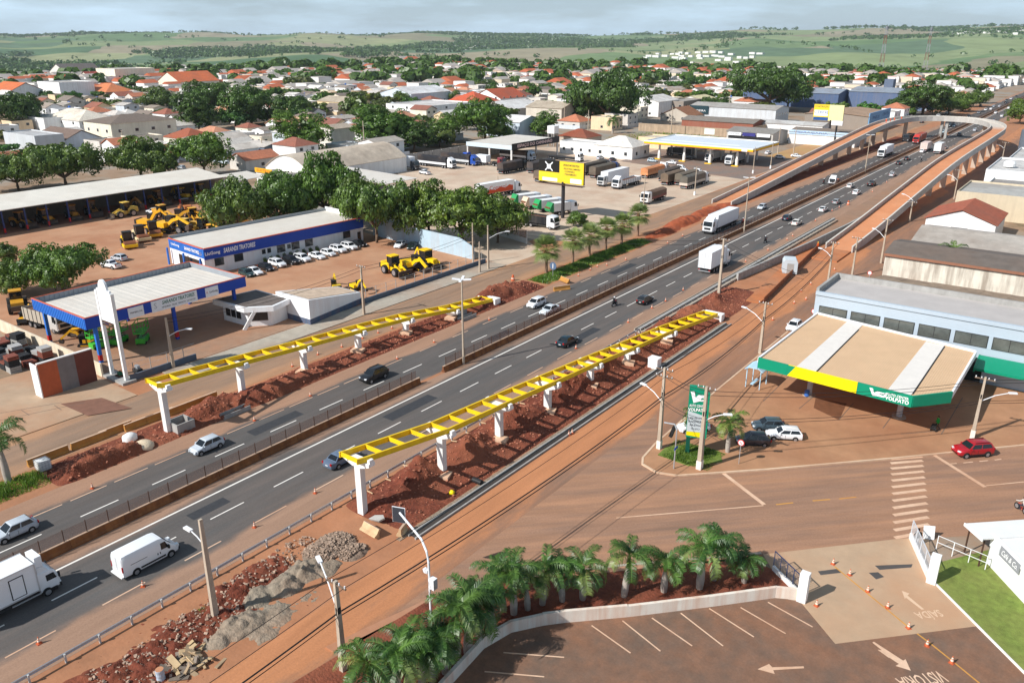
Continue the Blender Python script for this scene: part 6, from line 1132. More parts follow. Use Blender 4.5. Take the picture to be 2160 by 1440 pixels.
lg.ext([(-1.0, .42), (-.62, .42), (-.45, -.05), (-.1, .2), (.75, .2), (.62, .02), (.2, .02), (.15, -.12), (.55, -.12), (.7, .02), (.78, .3), (1.0, .3), (.8, -.25), (.6, -.35), (-.1, -.35), (-.55, -.42)], (c_.x, c_.y, 4.8), ux, (0, 0, 1), o_.to_3d().normalized(), 0, .03); obj('emblem', lg, M_lw, t)
c_ = Vector(q(.915))+o_*1.05; text('lettering', 'AUTO CENTER', .42, M_lw, t, (c_.x, c_.y, 4.98), rot_, width=2.3, bold=.02); text('lettering', 'VOLPATO', .62, M_lw, t, (c_.x, c_.y, 4.52), rot_, width=2.5, bold=.03)
for (x, y) in ((5.3, 4.9), (15.8, 5.0), (5.3, 16), (15.8, 15)):
    obj('column', MB().cyl((x, y, .13), .33, 4.9, 14), mat('column_grey', C(176, 178, 182), rough=.5, var=.08), t); obj('column_foot', MB().cyl((x, y, .13), .8, .14, 16), M_conc, t)
obj('blue_drum', MB().cyl((5.2, 4.3, .27), .3, .7, 12), M_tank, t)
t = thing('side_awning', 'green awning on the shop wall right of the canopy', 'awning', (-9.3, 113.2, 0)); obj('awning', MB().ext([(0, 3.9), (-3.4, 3.2), (-3.4, 2.9), (0, 3.5)], (0, 0, 0), (0, 1, 0), (0, 0, 1), (1, 0, 0), .2, 6.2), M_grn, t); obj('side', MB().ext([(0, 3.95), (-3.4, 3.25), (-3.4, 2.7), (0, 3.0)], (0, 0, 0), (0, 1, 0), (0, 0, 1), (1, 0, 0), 0, .18), M_grn, t)
t = thing('bus_shelter', 'small pale blue bus shelter frame by the left corner of the green canopy', 'shelter', (-31.6, 95.2, .13)); obj('roof', MB().ext([(-1.2, 2.4), (-.6, 2.75), (.6, 2.75), (1.2, 2.4), (1.2, 2.5), (.6, 2.85), (-.6, 2.85), (-1.2, 2.5)], (0, 0, 0), (1, 0, 0), (0, 0, 1), (0, 1, 0), -1.4, 1.4), mat('shelter_blue', C(176, 212, 232), var=.05), t); [obj('post', MB().b2((x-.05, y-.05, 0), (x+.05, y+.05, 2.5)), mat('shelter_blue'), t) for x in (-.9, .9) for y in (-1.2, 1.2)]; obj('bench', MB().b2((-.4, -1.1, .42), (.0, 1.1, .5)), mat('shelter_blue'), t)
# totem of the shop
t = thing('price_totem', 'green and grey slanted-top totem sign of the shop on the corner lawn', 'sign', (-30.2, 73.6, .13), .42); LANDM.append(('the green totem', -30, 74)); tw = 2.15
obj('board', MB().ext([(-tw/2, 2.0), (tw/2, 2.0), (tw/2, 7.2), (tw/2-.6, 7.9), (-tw/2, 7.9)], (0, 0, 0), (1, 0, 0), (0, 0, 1), (0, 1, 0), -.3, .15), M_grn, t); obj('grey_field', MB().ext([(-tw/2+.05, 2.7), (tw/2-.3, 2.7), (tw/2-.3, 4.6), (-tw/2+.05, 5.1)], (0, -.3, 0), (1, 0, 0), (0, 0, 1), (0, -1, 0), 0, .03), mat('totem_grey', C(196, 206, 210), var=.06), t); obj('yellow_field', MB().ext([(-tw/2+.05, 2.25), (tw/2-.3, 2.05), (tw/2-.3, 2.65), (-tw/2+.05, 2.68)], (0, -.3, 0), (1, 0, 0), (0, 0, 1), (0, -1, 0), 0, .03), M_shy, t)
lg = MB(); lg.ext([(-.9, .75), (-.5, .75), (-.35, .1), (-.05, .4), (.9, .4), (.75, .1), (.3, .1), (.2, -.1), (.6, -.1), (.75, -.3), (.1, -.3), (-.5, -.55)], (-.05, -.33, 6.6), (1, 0, 0), (0, 0, 1), (0, -1, 0), 0, .02); obj('emblem', lg, M_lw, t); text('lettering', 'AUTO CENTER', .4, M_lw, t, (-.1, -.34, 5.72), RY, width=1.7, bold=.02); text('lettering', 'VOLPATO', .5, M_lw, t, (-.1, -.34, 5.25), RY, width=1.9, bold=.03)
for k, (s, w_) in enumerate((('PNEUS', 1.2), ('SUSPENSÃO', 1.6), ('FREIOS', 1.2), ('ÓLEO', .9))): text('lettering', s, .3, M_ld, t, (-.15, -.34, 4.3-.42*k), RY, width=w_)
for x in (-tw/2+.3, tw/2-.3): obj('leg', MB().b2((x-.22, -.2, 0), (x+.22, .2, 2.05)), mat('totem_leg', C(10, 80, 62), var=.05), t)
shrub_stuff('corner_lawn', [(-33.2, -27.4, 70.8, 75.4)], 5200, .34, 'small green lawn under the corner totem sign', 5, (.9, 1.0, .8), .05).location.z = .13
tag(sheet('lawn_patch', [(-33.2, 70.9), (-29.5, 70.6), (-27.0, 73.6), (-28.2, 75.6), (-31.5, 75.2), (-33.3, 73)], .15, M_grass), kind='structure')
# buildings along the right edge
old = mat('old_sheet', C(158, 136, 114), rough=.9, var=.35, scale=.9, dust=.6, dcol=C(110, 96, 84))
t = thing('old_workshop', 'sprawling old workshop with broken weathered sheet roof behind the shop', 'workshop', (-29.5, 124.5, 0)); obj('wall', MB().b2((0, 0, 0), (60, 26, 2.3)), M_concg, t); rnd = random.Random(4)
for j, (y0_, y1_, za, zb) in enumerate(((0, 9, 3.4, 4.9), (9, 17.5, 4.9, 3.5), (17.5, 26, 4.0, 2.5))):
    for i in range(15):
        x0_ = i*4; dz = rnd.uniform(-.05, .05); mb = MB(); mb.add([(x0_, y0_-.3, za+dz), (x0_+4.03, y0_-.3, za+dz), (x0_+4.03, y1_+.2, zb+dz), (x0_, y1_+.2, zb+dz), (x0_, y0_-.3, za+dz-.1), (x0_+4.03, y0_-.3, za+dz-.1), (x0_+4.03, y1_+.2, zb+dz-.1), (x0_, y1_+.2, zb+dz-.1)], [(0, 1, 2, 3), (7, 6, 5, 4), (0, 4, 5, 1), (1, 5, 6, 2), (2, 6, 7, 3), (3, 7, 4, 0)])
        if not (j == 1 and i == 3): obj('roof_sheet', mb, old, t)
for k in range(9): obj('roof_vent', MB().b2((10+rnd.uniform(0, 24), 0, 0), (11+rnd.uniform(0, 20)*.0+10.4, .8, .5)), M_rust, t).location = (rnd.uniform(0, 16), rnd.uniform(7, 12), 4.35)
for k in range(14): obj('loose_sheet', MB().box((0, 0, 0), (2.2, .5, .06), rnd.uniform(-.3, .3)), M_black if k % 2 else old, t).location = (rnd.uniform(2, 26), rnd.uniform(8.2, 10.5), 4.9)
building('stained_warehouse', 'low warehouse with streaked white side wall and dark sheet roof', 'warehouse', -31, 40, 157, 170, 4.9, C(214, 208, 196), 'metal', C(118, 108, 100), 1.0, ov=.25, wm=mat('stained_white', C(220, 214, 200), var=.1, scale=.6, streak=.65, dcol=C(120, 100, 84))); obj('eave_board', MB().b2((-31.2, 156.55, 4.55), (40, 156.7, 5.0)), mat('eave_brown', C(150, 104, 82), var=.15)).parent = None
tag(COL.objects['eave_board'], 'rust red eave board along the streaked white warehouse', 'board')
building('grey_roof_hall', 'long hall with pale grey sheet roof and rooflights behind the streaked warehouse', 'hall', -29.5, 40, 172, 190, 4.4, C(196, 130, 130), 'metal', C(186, 178, 168), 1.6, ov=.3)
t = building('gabled_house', 'white gable-ended house with red-brown tiled roof by the right service road', 'house', -32, -18.3, 198, 214, 4.4, C(242, 242, 240), 'gable', C(166, 92, 68), 2.6, [('-y', 1, 3.2, .7, 2.4)]); LANDM.append(('the white gabled house', -23, 208))
building('tan_block', 'plain tan block with flat roof behind the gabled house', 'building', -12, 30, 200, 226, 5.0, C(196, 180, 158), 'flat', C(176, 168, 156)); building('concrete_block', 'weathered concrete block with roof parapet beyond the gabled house', 'building', -31, 20, 228, 248, 5.8, C(206, 192, 166), 'flat', C(186, 184, 178)); building('white_block', 'bright white two-storey block with tanks on its roof at the right edge', 'building', -29.5, 6, 262, 292, 7.2, C(242, 242, 242), 'flat', C(214, 212, 208), wins=[('-x', 3, 1.4, .8, 4.6), ('-y', 2, 1.4, .8, 4.6)]); building('white_block', 'lower white flat-roofed block in front of the white block with tanks', 'building', -27, 8, 250, 260.5, 5.4, C(238, 238, 236), 'flat', C(150, 146, 142)); LANDM.append(('the roof-tank block', -18, 276)); building('white_block', 'further white block at the right edge beyond the roof tanks', 'building', -28, 10, 296, 330, 6.5, C(232, 232, 232), 'flat', C(206, 204, 200))
for i, (x, y) in enumerate(((-25, 272), (-21, 284))): tag(obj('roof_tank', MB().lathe([(1.5, 0), (1.6, .9), (1.2, 1.5), (.2, 1.7)], 14), M_white, loc=(x, y, 7.6)), ('nearer' if i == 0 else 'farther')+' white water tank on the roof of the white block', 'tank', 'roof tanks')
t = thing('dark_silo', 'dark grey cylindrical silo at the right edge beyond the white blocks', 'silo', (-27.5, 338, 0)); obj('silo', MB().lathe([(2.2, 0), (2.2, 12), (.3, 13)], 18), mat('silo_grey', C(100, 106, 116), rough=.5, var=.1), t)
# --- right foreground: curved wall, gates, cafe
t = thing('curved_wall', 'low curved whitewashed retaining wall stained orange around the parking lot', 'wall', (-23.3, 46.4, 0)); cw_ = [(-29.2, 27), (-30.1, 36.9), (-29.5, 39.5), (-28.0, 41.6), (-26.8, 42.9), (-23.3, 46.3), (-18.5, 51.4), (-14.9, 55.4), (-13.2, 56.3)]
for i, (a, b) in enumerate(zip(cw_, cw_[1:])): obj('wall_panel', MB().bar((a[0]+23.3, a[1]-46.4, .5), (b[0]+23.3, b[1]-46.4, .5), .26, 1.04+(.12 if i in (3, 4) else 0)), mat('stained_wall', C(232, 224, 212), var=.05, scale=.8, streak=.5, dcol=C(202, 140, 98)), t)
for lab, p0 in (('left', (-13.0, 56.2)), ('right', (-5.2, 64.9))): o = thing('gate_post', 'thick white gate post at the %s side of the entrance' % lab, 'post', (*p0, 0)); obj('post', MB().b2((-.35, -.3, 0), (.35, .3, 2.7)), M_white, o)
def gate(label, a, b, m_, h=1.9, base=None):
    a, b = Vector((*a, 0)), Vector((*b, 0)); t = thing('gate', label, 'gate', a); d = b-a; L = d.length; u = d/L; fr = MB()
    for z in (.35, h): fr.bar(Vector((0, 0, z)), d+Vector((0, 0, z)), .06, .07)
    for k in range(5): fr.bar(u*L*k/4+Vector((0, 0, .35)), u*L*k/4+Vector((0, 0, h)), .06, .06)
    obj('frame', fr, m_, t); bm = MB().b2((-.012, -.012, .36), (.012, .012, h)).mesh('picket', m_); k = .15
    while k < L: obj('picket', bm, parent=t, loc=u*k); k += .17
    if base: obj('base_wall', MB().bar((0, 0, .3), d+Vector((0, 0, .3)), .2, .6), base, t)
    return t
gate('dark blue mesh gate by the left gate post', (-16.2, 58.6), (-13.4, 56.6), mat('gate_blue', C(50, 62, 92), var=.1), 2.0, M_concw); gate('pale steel picket gate leading to the right gate post', (-8.0, 70.6), (-5.5, 65.2), mat('gate_grey', C(196, 200, 206), rough=.5, var=.05), 1.9, M_concw); t = thing('rail_fence', 'thin white rail fence along the back of the lawn', 'fence', (-5.8, 70.2, 0)); [obj('rail', MB().bar((0, 0, z), (3.9, -.8, z), .04, .04), M_lampw, t) for z in (.75, 1.4)]; [obj('post', MB().b2((1.3*k-.03, -.267*k-.03, 0), (1.3*k+.03, -.267*k+.03, 1.42)), M_lampw, t) for k in range(4)]
t = thing('cafe_building', 'small white cafe with pale roof, grey name board and awning at right', 'building', (-2.0, 70.6, 0), -.92); obj('wall', MB().b2((0, 0, 0), (14, 9, 2.7)), M_white, t); obj('roof', MB().b2((-.5, .2, 2.7), (14.2, 9.2, 2.82)), mat('cafe_roof', C(228, 228, 226), var=.04), t); obj('parapet', MB().b2((0, -.12, 2.5), (14, .15, 3.0)), M_white, t); obj('name_board', MB().b2((1.6, -.2, 1.95), (4.2, -.125, 2.85)), mat('board_grey', C(146, 148, 152), var=.03), t); text('lettering', 'Café & Co.', .7, M_lw, t, (2.9, -.21, 2.4), RY, width=2.1, shear=.3); obj('menu_board', MB().b2((.2, -.2, 1.95), (1.5, -.125, 2.85)), M_wpan, t)
t = thing('cafe_awning', 'white projecting awning on the street side of the cafe', 'awning', (-4.1, 70.9, 0), .75); obj('roof', MB().b2((0, -2.3, 2.85), (9, 0, 2.97)), mat('cafe_roof'), t); obj('edge', MB().b2((-.1, -2.35, 2.72), (0, .05, 3.0)), M_white, t); [obj('post', MB().b2((.3, y-.05, 0), (.4, y+.05, 2.85)), M_rust, t) for y in (-2.1, -.2)]
t = thing('sandwich_board', 'leaning white advertising board on the pavement near the crossing', 'sign', G(1957, 1135)); obj('board', MB().box((0, 0, .62), (.95, .08, 1.25), .5, M=Matrix.Rotation(.5, 3, 'Z') @ Matrix.Rotation(-.25, 3, 'X')), M_wpan, t); obj('leg', MB().bar((0, .1, 1.1), (.1, .5, 0), .06, .06), M_black, t)
# ================================================================== VEHICLES IN PLACE
WH, SI, BK, GY, DK, RD = C(240, 242, 244), C(190, 198, 206), (.012, .012, .014), C(110, 126, 144), C(34, 46, 54), C(168, 22, 34)
def car(label, px, py, kind, col, rz, group=None, p=None):
    p = G(px, py) if p is None else Vector(p); o = dup(CARS[kind], p, rz, label, group, scale=.95, col=col); o.name = 'pickup_truck' if kind == 'pickup' else 'car'; o['category'] = 'pickup' if kind == 'pickup' else 'car'; return o
GL, GR = 'cars coming down the left carriageway', 'cars going up the right carriageway'
for a in [('silver hatchback at the left edge of the picture on the left carriageway', 33, 1128, 'hatch', SI), ('silver hatchback passing the first left white pillar', 437, 948, 'hatch', C(200, 208, 216)), ('black people carrier on the left carriageway opposite the dirt strip', 789, 800, 'suv', BK),
          ('white minivan ahead of the pale sedan on the left carriageway', 1131, 646, 'mpv', WH), ('pale silver sedan seen through the median netting beside the white minivan', 1159, 660, 'sedan', C(208, 216, 222)), ('silver hatchback behind the white semi trailer', 1607, 441, 'hatch', SI), ('pale car under the bridge on the left carriageway', 1989, 281, 'hatch', C(200, 220, 226)), ('dark car under the bridge left of the pier', 2012, 268, 'sedan', C(60, 84, 100))]: car(*a, PI, GL)
for a in [('slate blue sedan beside the first right white pillar', 722, 975, 'sedan', C(96, 112, 134)), ('dark teal sedan in the shadow of the median lamp post', 1197, 726, 'sedan', C(22, 44, 54)), ('black hatchback following the motorcycle with its boot open', 1361, 638, 'wagon', BK), ('dark blue car beside the median, just ahead of the white saloon', 1660, 464, 'hatch', C(22, 42, 62)),
          ('white saloon beside the dark blue car on the right carriageway', 1680, 474, 'sedan', C(226, 222, 214)), ('silver saloon, first of the pair near the orange barrel', 1736, 446, 'sedan', C(214, 216, 216)), ('grey hatchback, second of the pair near the orange barrel', 1764, 430, 'hatch', C(150, 152, 154)), ('white hatchback right of the other white hatchback, mid right carriageway', 1806, 410, 'hatch', WH), ('white hatchback hugging the median, mid right carriageway', 1793, 396, 'hatch', C(230, 228, 224)),
          ('black pickup on the right carriageway beyond the two white hatchbacks', 1838, 392, 'pickup', BK), ('silver car in the outer lane nearing the bridge ramp', 1882, 372, 'hatch', C(190, 192, 196)), ('dark grey car by the median, left of a pair below the bridge', 1896, 347, 'hatch', C(40, 42, 44)), ('black saloon by the median, right of a pair below the bridge', 1913, 338, 'sedan', C(24, 26, 28)), ('white hatchback by the median just behind the small box truck', 1945, 322, 'hatch', WH), ('white car beside the small box truck near the bridge parapet', 1992, 314, 'sedan', WH), ('grey car about to pass under the bridge', 2024, 287, 'suv', C(90, 94, 100))]: car(*a, 0, GR)
rr = random.Random(8)
for i in range(20):                        # traffic beyond the bridge
    left = i % 2; y = 455+i*15+rr.uniform(-5, 5); x = rr.choice((-73, -69.4)) if left else rr.choice((-63, -59)); o = car('x', 0, 0, rr.choice(('hatch', 'sedan', 'suv')), rr.choice((WH, SI, BK, C(120, 124, 130), C(220, 220, 220))), PI if left else 0, 'traffic beyond the bridge', (x, y, 0)); auto(o, 'small car beyond the bridge', 'car', 'traffic beyond the bridge', x, y)
for i in range(14): y = 420+i*21+rr.uniform(-6, 6); x = rr.choice((-88, -96, -102)); o = car('x', 0, 0, rr.choice(('hatch', 'sedan', 'suv')), rr.choice((WH, SI, BK, C(150, 150, 150))), rr.choice((0, PI)), 'cars on the far left frontage', (x, y, 0)); auto(o, 'small car on the far frontage', 'car', 'cars on the far left frontage', x, y)
truck('white semi tractor and trailer coming down the left carriageway', (G(1508, 487).x, G(1508, 487).y+3, 0), PI, 'semi', WH, WH, 12.2, 2.8); truck('white semi tractor and trailer near the bridge ramp on the left carriageway', (G(1862, 331).x, G(1862, 331).y+3, 0), PI, 'semi', WH, WH, 11, 2.8)
truck('red tractor with rust red trailer on the left carriageway under the bridge', (G(1935, 302).x, G(1935, 302).y+3, 0), PI, 'semi', C(206, 60, 50), C(168, 70, 48), 12, 2.6); truck('dark flatbed truck on the far left frontage under the bridge', (-76, 392, 0), PI, 'rigid', C(60, 60, 64), C(40, 42, 44), 9, 1.6, tarp='open')
truck('white box truck travelling away on the right carriageway behind a wooden pole', (G(1492, 572).x+.3, G(1492, 572).y+2.5, 0), 0, 'rigid', WH, WH, 7.2, 3.1, w=2.6); truck('small white box truck on the right carriageway near the bridge', (G(1978, 324).x, G(1978, 324).y+2, 0), 0, 'rigid', WH, C(226, 228, 228), 7, 2.9); truck('pale truck ahead of the small box truck by the pier', (-62.8, 360, 0), 0, 'rigid', WH, C(226, 200, 190), 8, 2.4)
t = truck('large white refrigerated box truck leaving the bottom left corner', (-62.9, 17.9, 0), 0, 'light', WH, WH, 6.9, 2.75, zf=1.05, w=2.5); t.scale = (.93, .9, .9); LANDM.append(('the near box truck', -60, 17))
obj('side_door', MB().b2((1.25, .3, 1.3), (1.275, 1.5, 3.3)), M_black, t); obj('side_door', MB().b2((1.27, .38, 1.38), (1.29, 1.42, 3.22)), M_wpan, t); obj('refrigeration_unit', MB().b2((-.8, 2.75, 3.0), (.8, 3.35, 4.0)), M_wpan, t); obj('side_rail', MB().b2((1.15, -2.0, .6), (1.22, 2.6, .72)), M_steel, t)
truck('dusty dark bus on the left carriageway far beyond the bridge', (-73, 470, 0), PI, 'rigid', C(70, 84, 92), C(70, 84, 92), 9, 2.0, name='bus', zf=.6)
# --- white panel van
def panel_van(label, p, rz):
    t = thing('panel_van', label, 'van', p, rz); L, Wd = 5.95, 1.02; h = L/2
    sts = [(-h, .93, .42, 2.35), (-h+.12, 1, .36, 2.52), (-h+.6, 1, .34, 2.56), (.9, 1, .34, 2.56), (1.35, 1, .34, 2.46), (1.95, .99, .34, 1.72), (2.35, .96, .34, 1.26), (h-.25, .9, .36, 1.08), (h-.04, .8, .42, .88), (h, .7, .48, .74)]; rings = []
    for y, w, z0, z1 in sts:
        w *= Wd; tp = .80 if z1 > 2 else .9; half = [(w*.95, z0), (w, z0+.15), (w, min(1.25, z0+(z1-z0)*.6)), (w*(.94 if z1 > 2 else .99), z0+(z1-z0)*.86), (w*tp, z1-.02), (w*.4, z1+.02)]; rings.append([(x, y, z) for x, z in half]+[(-x, y, z) for x, z in half[::-1]])
    paint(obj('body', MB().loft(rings), M_paint, t, smooth=32), WH)
    for s in (1, -1):
        q = ((s*1.0, .95, 1.3), (s*1.0, 1.92, 1.3), (s*.94, 1.52, 2.12), (s*.955, .98, 2.12)); q = q if s == 1 else (q[1], q[0], q[3], q[2]); pane(t, q, .08, .97, .08, .95, .03, 'side_window')
        for y in (1.95, -1.7): obj('wheel_arch', MB().cyl((s*.86, y, .4), .43, s*.17, 16, axis='X'), M_black, t); wheel(t, s*.93, y, .36, .24)
        obj('side_strip', MB().box((s*1.025, .1, .62), (.05, 2.6, .17)), M_black, t); obj('slide_rail', MB().box((s*1.0, -1.3, 1.42), (.05, 1.7, .04)), M_black, t); obj('door_handle', MB().box((s*1.035, .62, 1.12), (.04, .08, .2)), M_black, t); obj('door_handle', MB().box((s*1.035, .88, 1.12), (.04, .08, .2)), M_black, t)
        obj('taillight', MB().box((s*.93, -h+.02, 1.25), (.13, .1, .6)), M_red, t); obj('headlight', MB().box((s*.76, h-.2, .95), (.34, .3, .26)), M_lamp, t); obj('mirror', MB().box((s*1.16, 1.75, 1.45), (.22, .16, .36)), M_black, t)
    pane(t, ((.9, 2.2, 1.42), (-.9, 2.2, 1.42), (-.8, 1.42, 2.4), (.8, 1.42, 2.4)), .05, .95, .05, .92, .04, 'windscreen'); obj('rear_step', MB().b2((-.95, -h-.22, .36), (.95, -h, .48)), mat('step_white', C(226, 226, 226), var=.05), t); obj('number_plate', MB().b2((-.26, -h-.03, .78), (.26, -h+.02, .92)), M_plate, t); obj('door_seam', MB().b2((-.01, -h-.012, .5), (.01, -h+.02, 2.3)), M_black, t); obj('front_bumper', MB().box((0, h-.02, .5), (1.7, .12, .26)), M_black, t); return t
panel_van('long white high-roof panel van on the right carriageway', G(312, 1186), 0).scale = (.9, .86, .86); LANDM.append(('the white van', G(312, 1192).x, G(312, 1192).y))
t = truck('white flatbed pickup carrying orange load on the left carriageway', (G(1757, 390).x, G(1757, 390).y+1, 0), PI, 'light', WH, C(90, 90, 90), 3.4, .5, zf=.85, tarp='open', w=2.0); obj('orange_load', MB().b2((-.8, -2.3, 1.0), (.8, -.2, 1.45)), mat('load_orange', C(206, 120, 84), var=.1), t)
for a in [(('black', (.02, .02, .022)), 'motorcycle just behind the black hatchback', 1296, 645, 0), (('dark grey', (.03, .03, .035)), 'scooter left of the shoulder cones', 1614, 512, 0), (('red', C(170, 60, 50)), 'motorcycle behind the white semi trailer', 1566, 474, PI), (('dark', (.03, .03, .03)), 'motorcycle beside the white flatbed pickup', 1737, 388, PI), (('grey', (.06, .06, .07)), 'motorcycle near the bridge ramp in the outer lane', 1943, 341, 0)]: make_moto(a[0], a[1], G(a[2], a[3]), a[4])
# --- cars off the highway
GO = 'cars parked in front of the office'; ca = -PI/2-.05
for a in [('white saloon, first in the row at the office from the canopy end', 537, 578, 'sedan', WH), ('black hatchback, second in the row at the office', 562, 570, 'hatch', BK), ('white people carrier, third in the row at the office', 586, 562, 'suv', WH), ('black off-roader, fourth in the row at the office', 615, 556, 'suv', BK), ('white off-roader, fifth in the row at the office', 638, 551, 'suv', WH), ('white saloon, sixth and longest in the row at the office', 669, 545, 'sedan', WH), ('white hatchback, seventh in the row at the office', 693, 539, 'hatch', WH), ('white off-roader, eighth in the row at the office', 714, 532, 'suv', WH), ('white off-roader, ninth in the row at the office', 737, 526, 'suv', WH), ('black saloon, last in the row at the office', 757, 519, 'sedan', BK)]: car(*a, ca, GO)
car('dark green hatchback half hidden by the canopy at the office row', 521, 582, 'hatch', C(40, 66, 66), ca, GO); car('white saloon by the pale blue boundary wall', 844, 521, 'sedan', WH, PI+.4); car('dark green saloon by the pale blue boundary wall', 870, 524, 'sedan', C(30, 44, 40), PI+.5)
car('silver hatchback in the machinery yard', 252, 549, 'hatch', SI, PI*.55+.0); car('white pickup in the machinery yard beside the silver hatchback', 235, 565, 'pickup', WH, PI*.55); car('white pickup between the machines in front of the shed', 327, 452, 'pickup', WH, PI*.6); car('white pickup in the truck lot by the white trailer', 896, 368, 'pickup', WH, PI*.45)
car('silver car at the lane behind the yard trees', 383, 357, 'hatch', SI, PI*.5); car('dark car in the lane behind the shed', 340, 363, 'hatch', C(60, 66, 74), PI*.5)
car('charcoal hatchback parked by the corner totem sign', 1587, 936, 'hatch', C(58, 54, 60), 2.15); car('slate hatchback behind the charcoal hatchback on the corner', 1620, 905, 'hatch', C(66, 82, 92), 2.15); car('white three-door wagon parked on the corner forecourt', 1652, 924, 'wagon', WH, 2.1); car('red estate car parked at the kerb of the side street', 2049, 958, 'suv', RD, 2.36); car('white motor car hidden behind the corner totem', 1462, 908, 'hatch', WH, 2.4)
car('white hatchback on the right service road behind the green canopy', 1674, 694, 'hatch', WH, PI); car('white car under the right bridge ramp', 1912, 437, 'hatch', WH, PI)
for i, (px, py, k, c_) in enumerate([(1266, 336, 'hatch', SI), (1292, 340, 'sedan', C(70, 74, 80)), (1376, 342, 'hatch', C(190, 206, 214)), (1416, 346, 'sedan', WH), (1455, 335, 'suv', C(80, 84, 88)), (1620, 325, 'sedan', WH), (1645, 335, 'hatch', WH), (1680, 332, 'sedan', WH), (1665, 297, 'hatch', C(190, 206, 214)), (1713, 298, 'hatch', WH), (1740, 302, 'hatch', WH), (1640, 285, 'suv', C(130, 134, 138)), (1745, 255, 'hatch', C(60, 80, 100)), (1780, 252, 'sedan', C(90, 96, 104))]): p = G(px, py); o = car('x', px, py, k, c_, rr.choice((0, PI/2, PI, -PI/2)), 'cars around the fuel station'); auto(o, {'hatch': 'parked hatchback', 'sedan': 'parked saloon', 'suv': 'parked off-roader'}[k]+(' in white' if c_ == WH else ' in grey'), 'car', 'cars around the fuel station', p.x, p.y)
for i, (px, py) in enumerate([(2090, 232), (2108, 226), (2122, 218), (2100, 240), (2128, 236), (2068, 226), (2145, 212)]): p = G(px, py); o = car('x', px, py, ('hatch', 'sedan', 'suv')[i % 3], (WH, SI, BK)[i % 3], 0, 'cars at the far end of the highway'); auto(o, 'tiny car far up the highway', 'car', 'cars at the far end of the highway', p.x, p.y)
# --- trucks in the lot
TG = C(92, 86, 78); TD = C(44, 44, 48); TB = C(112, 96, 80); GT = 'trucks parked in the lot'
truck('white box trailer with red lettering beside the barrel-vault warehouse', (-197.5, 202, 0), -PI/2, 'rigid', C(60, 64, 70), C(240, 242, 246), 13, 3.2, group=GT, lettering=[(1, 'Thermovix', 1.5, C(190, 60, 70), 6)])
truck('truck with white sides and charcoal cover behind the white box trailer', (-190, 212, 0), -PI/2, 'semi', WH, C(226, 228, 230), 13, 2.6, group=GT, tarp=TD); truck('long black covered truck against the block wall', (-188, 222, 0), -PI/2, 'semi', C(40, 80, 170), C(200, 204, 208), 13, 2.5, group=GT, tarp=C(40, 42, 50)); truck('white small box truck by the truck workshop', (-181, 225, 0), PI/2, 'light', WH, WH, 5, 2.4, group=GT); truck('blue tractor unit by the block wall', (-189, 229, 0), PI/2, 'rigid', C(40, 84, 190), C(60, 64, 70), 3.5, .4, group=GT, tarp='flat'); truck('dark red tractor unit by the truck workshop', (-174, 226, 0), -PI/2, 'rigid', C(120, 34, 44), C(60, 64, 70), 3.2, .4, group=GT, tarp='flat')
truck('truck with pale sides parked inside the truck workshop', (-178, 243, 0), -PI/2, 'semi', C(150, 170, 190), C(226, 228, 230), 12, 2.4, group=GT, tarp=TD); truck('empty low flatbed lorry right of the truck workshop', (-163, 252, 0), -PI/2, 'rigid', WH, C(60, 60, 64), 12, .4, group=GT, tarp='flat')
truck('black covered double trailer in front of the truck workshop', (-162.5, 219, 0), 0, 'semi', BK, C(50, 50, 54), 11, 2.6, group=GT, tarp=C(48, 50, 56)); truck('second black covered trailer to the right of the first', (-155.5, 226, 0), 0, 'semi', C(50, 54, 60), C(60, 60, 64), 11, 2.6, group=GT, tarp=C(58, 60, 66)); truck('grey covered truck behind the black and yellow billboard', (-144, 214, 0), 0, 'semi', WH, C(120, 100, 84), 12, 2.5, group=GT, tarp=TG)
truck('white semi trailer with orange wave livery facing the lot', (-140, 182, 0), -.15, 'semi', WH, C(242, 242, 242), 13, 2.9, group=GT, lettering=[(1, 'Copacol', 1.7, C(214, 70, 50), 6.5)])
t = [o for o in COL.objects if o.get('label', '').startswith('white semi trailer with orange')][0]; mb = MB(); w_ = [(-7.5, 1.2), (3, 1.2), (5, 1.2), (5, 2.6), (3.5, 2.9), (2, 2.2), (0, 2.7), (-2, 2.0), (-4, 2.4), (-6, 1.9), (-7.5, 1.5)]; mb.ext(w_, (1.27, -.5, .0), (0, 1, 0), (0, 0, 1), (1, 0, 0), 0, .02); obj('livery_wave', mb, mat('wave_orange', C(214, 84, 48), var=.05), t)
for i, (px, py, c_) in enumerate([(1083, 437, C(50, 150, 90)), (1106, 443, C(226, 196, 170)), (1131, 449, C(40, 156, 90)), (1157, 456, C(50, 140, 86))]):
    p = G(px, py); t = truck(['white refuse truck with green hopper, leftmost of the row', 'white refuse truck with cream hopper, second of the row', 'white refuse truck with bright green hopper, third of the row', 'white refuse truck with green hopper beside the billboard pole'][i], (p.x+1.5, p.y+4.5, 0), -.35, 'rigid', WH, C(236, 236, 234), 5.2, 2.0, group='refuse trucks in a row', w=2.4); t.name = 'refuse_truck'; mb = MB(); mb.ext([(-3.75, .9), (-4.9, 1.2), (-5.1, 1.7), (-4.2, 3.35), (-3.75, 3.35)], (0, 0, 0), (0, 1, 0), (0, 0, 1), (1, 0, 0), -1.15, 1.15); obj('hopper', mb, mat('hopper_%d' % i, c_, var=.1), t); obj('hopper_mouth', MB().box((0, -4.75, 1.9), (1.9, .5, .8), 0, M=Matrix.Rotation(.4, 3, 'X')), mat('rubbish', C(120, 84, 60), var=.4, scale=4), t)
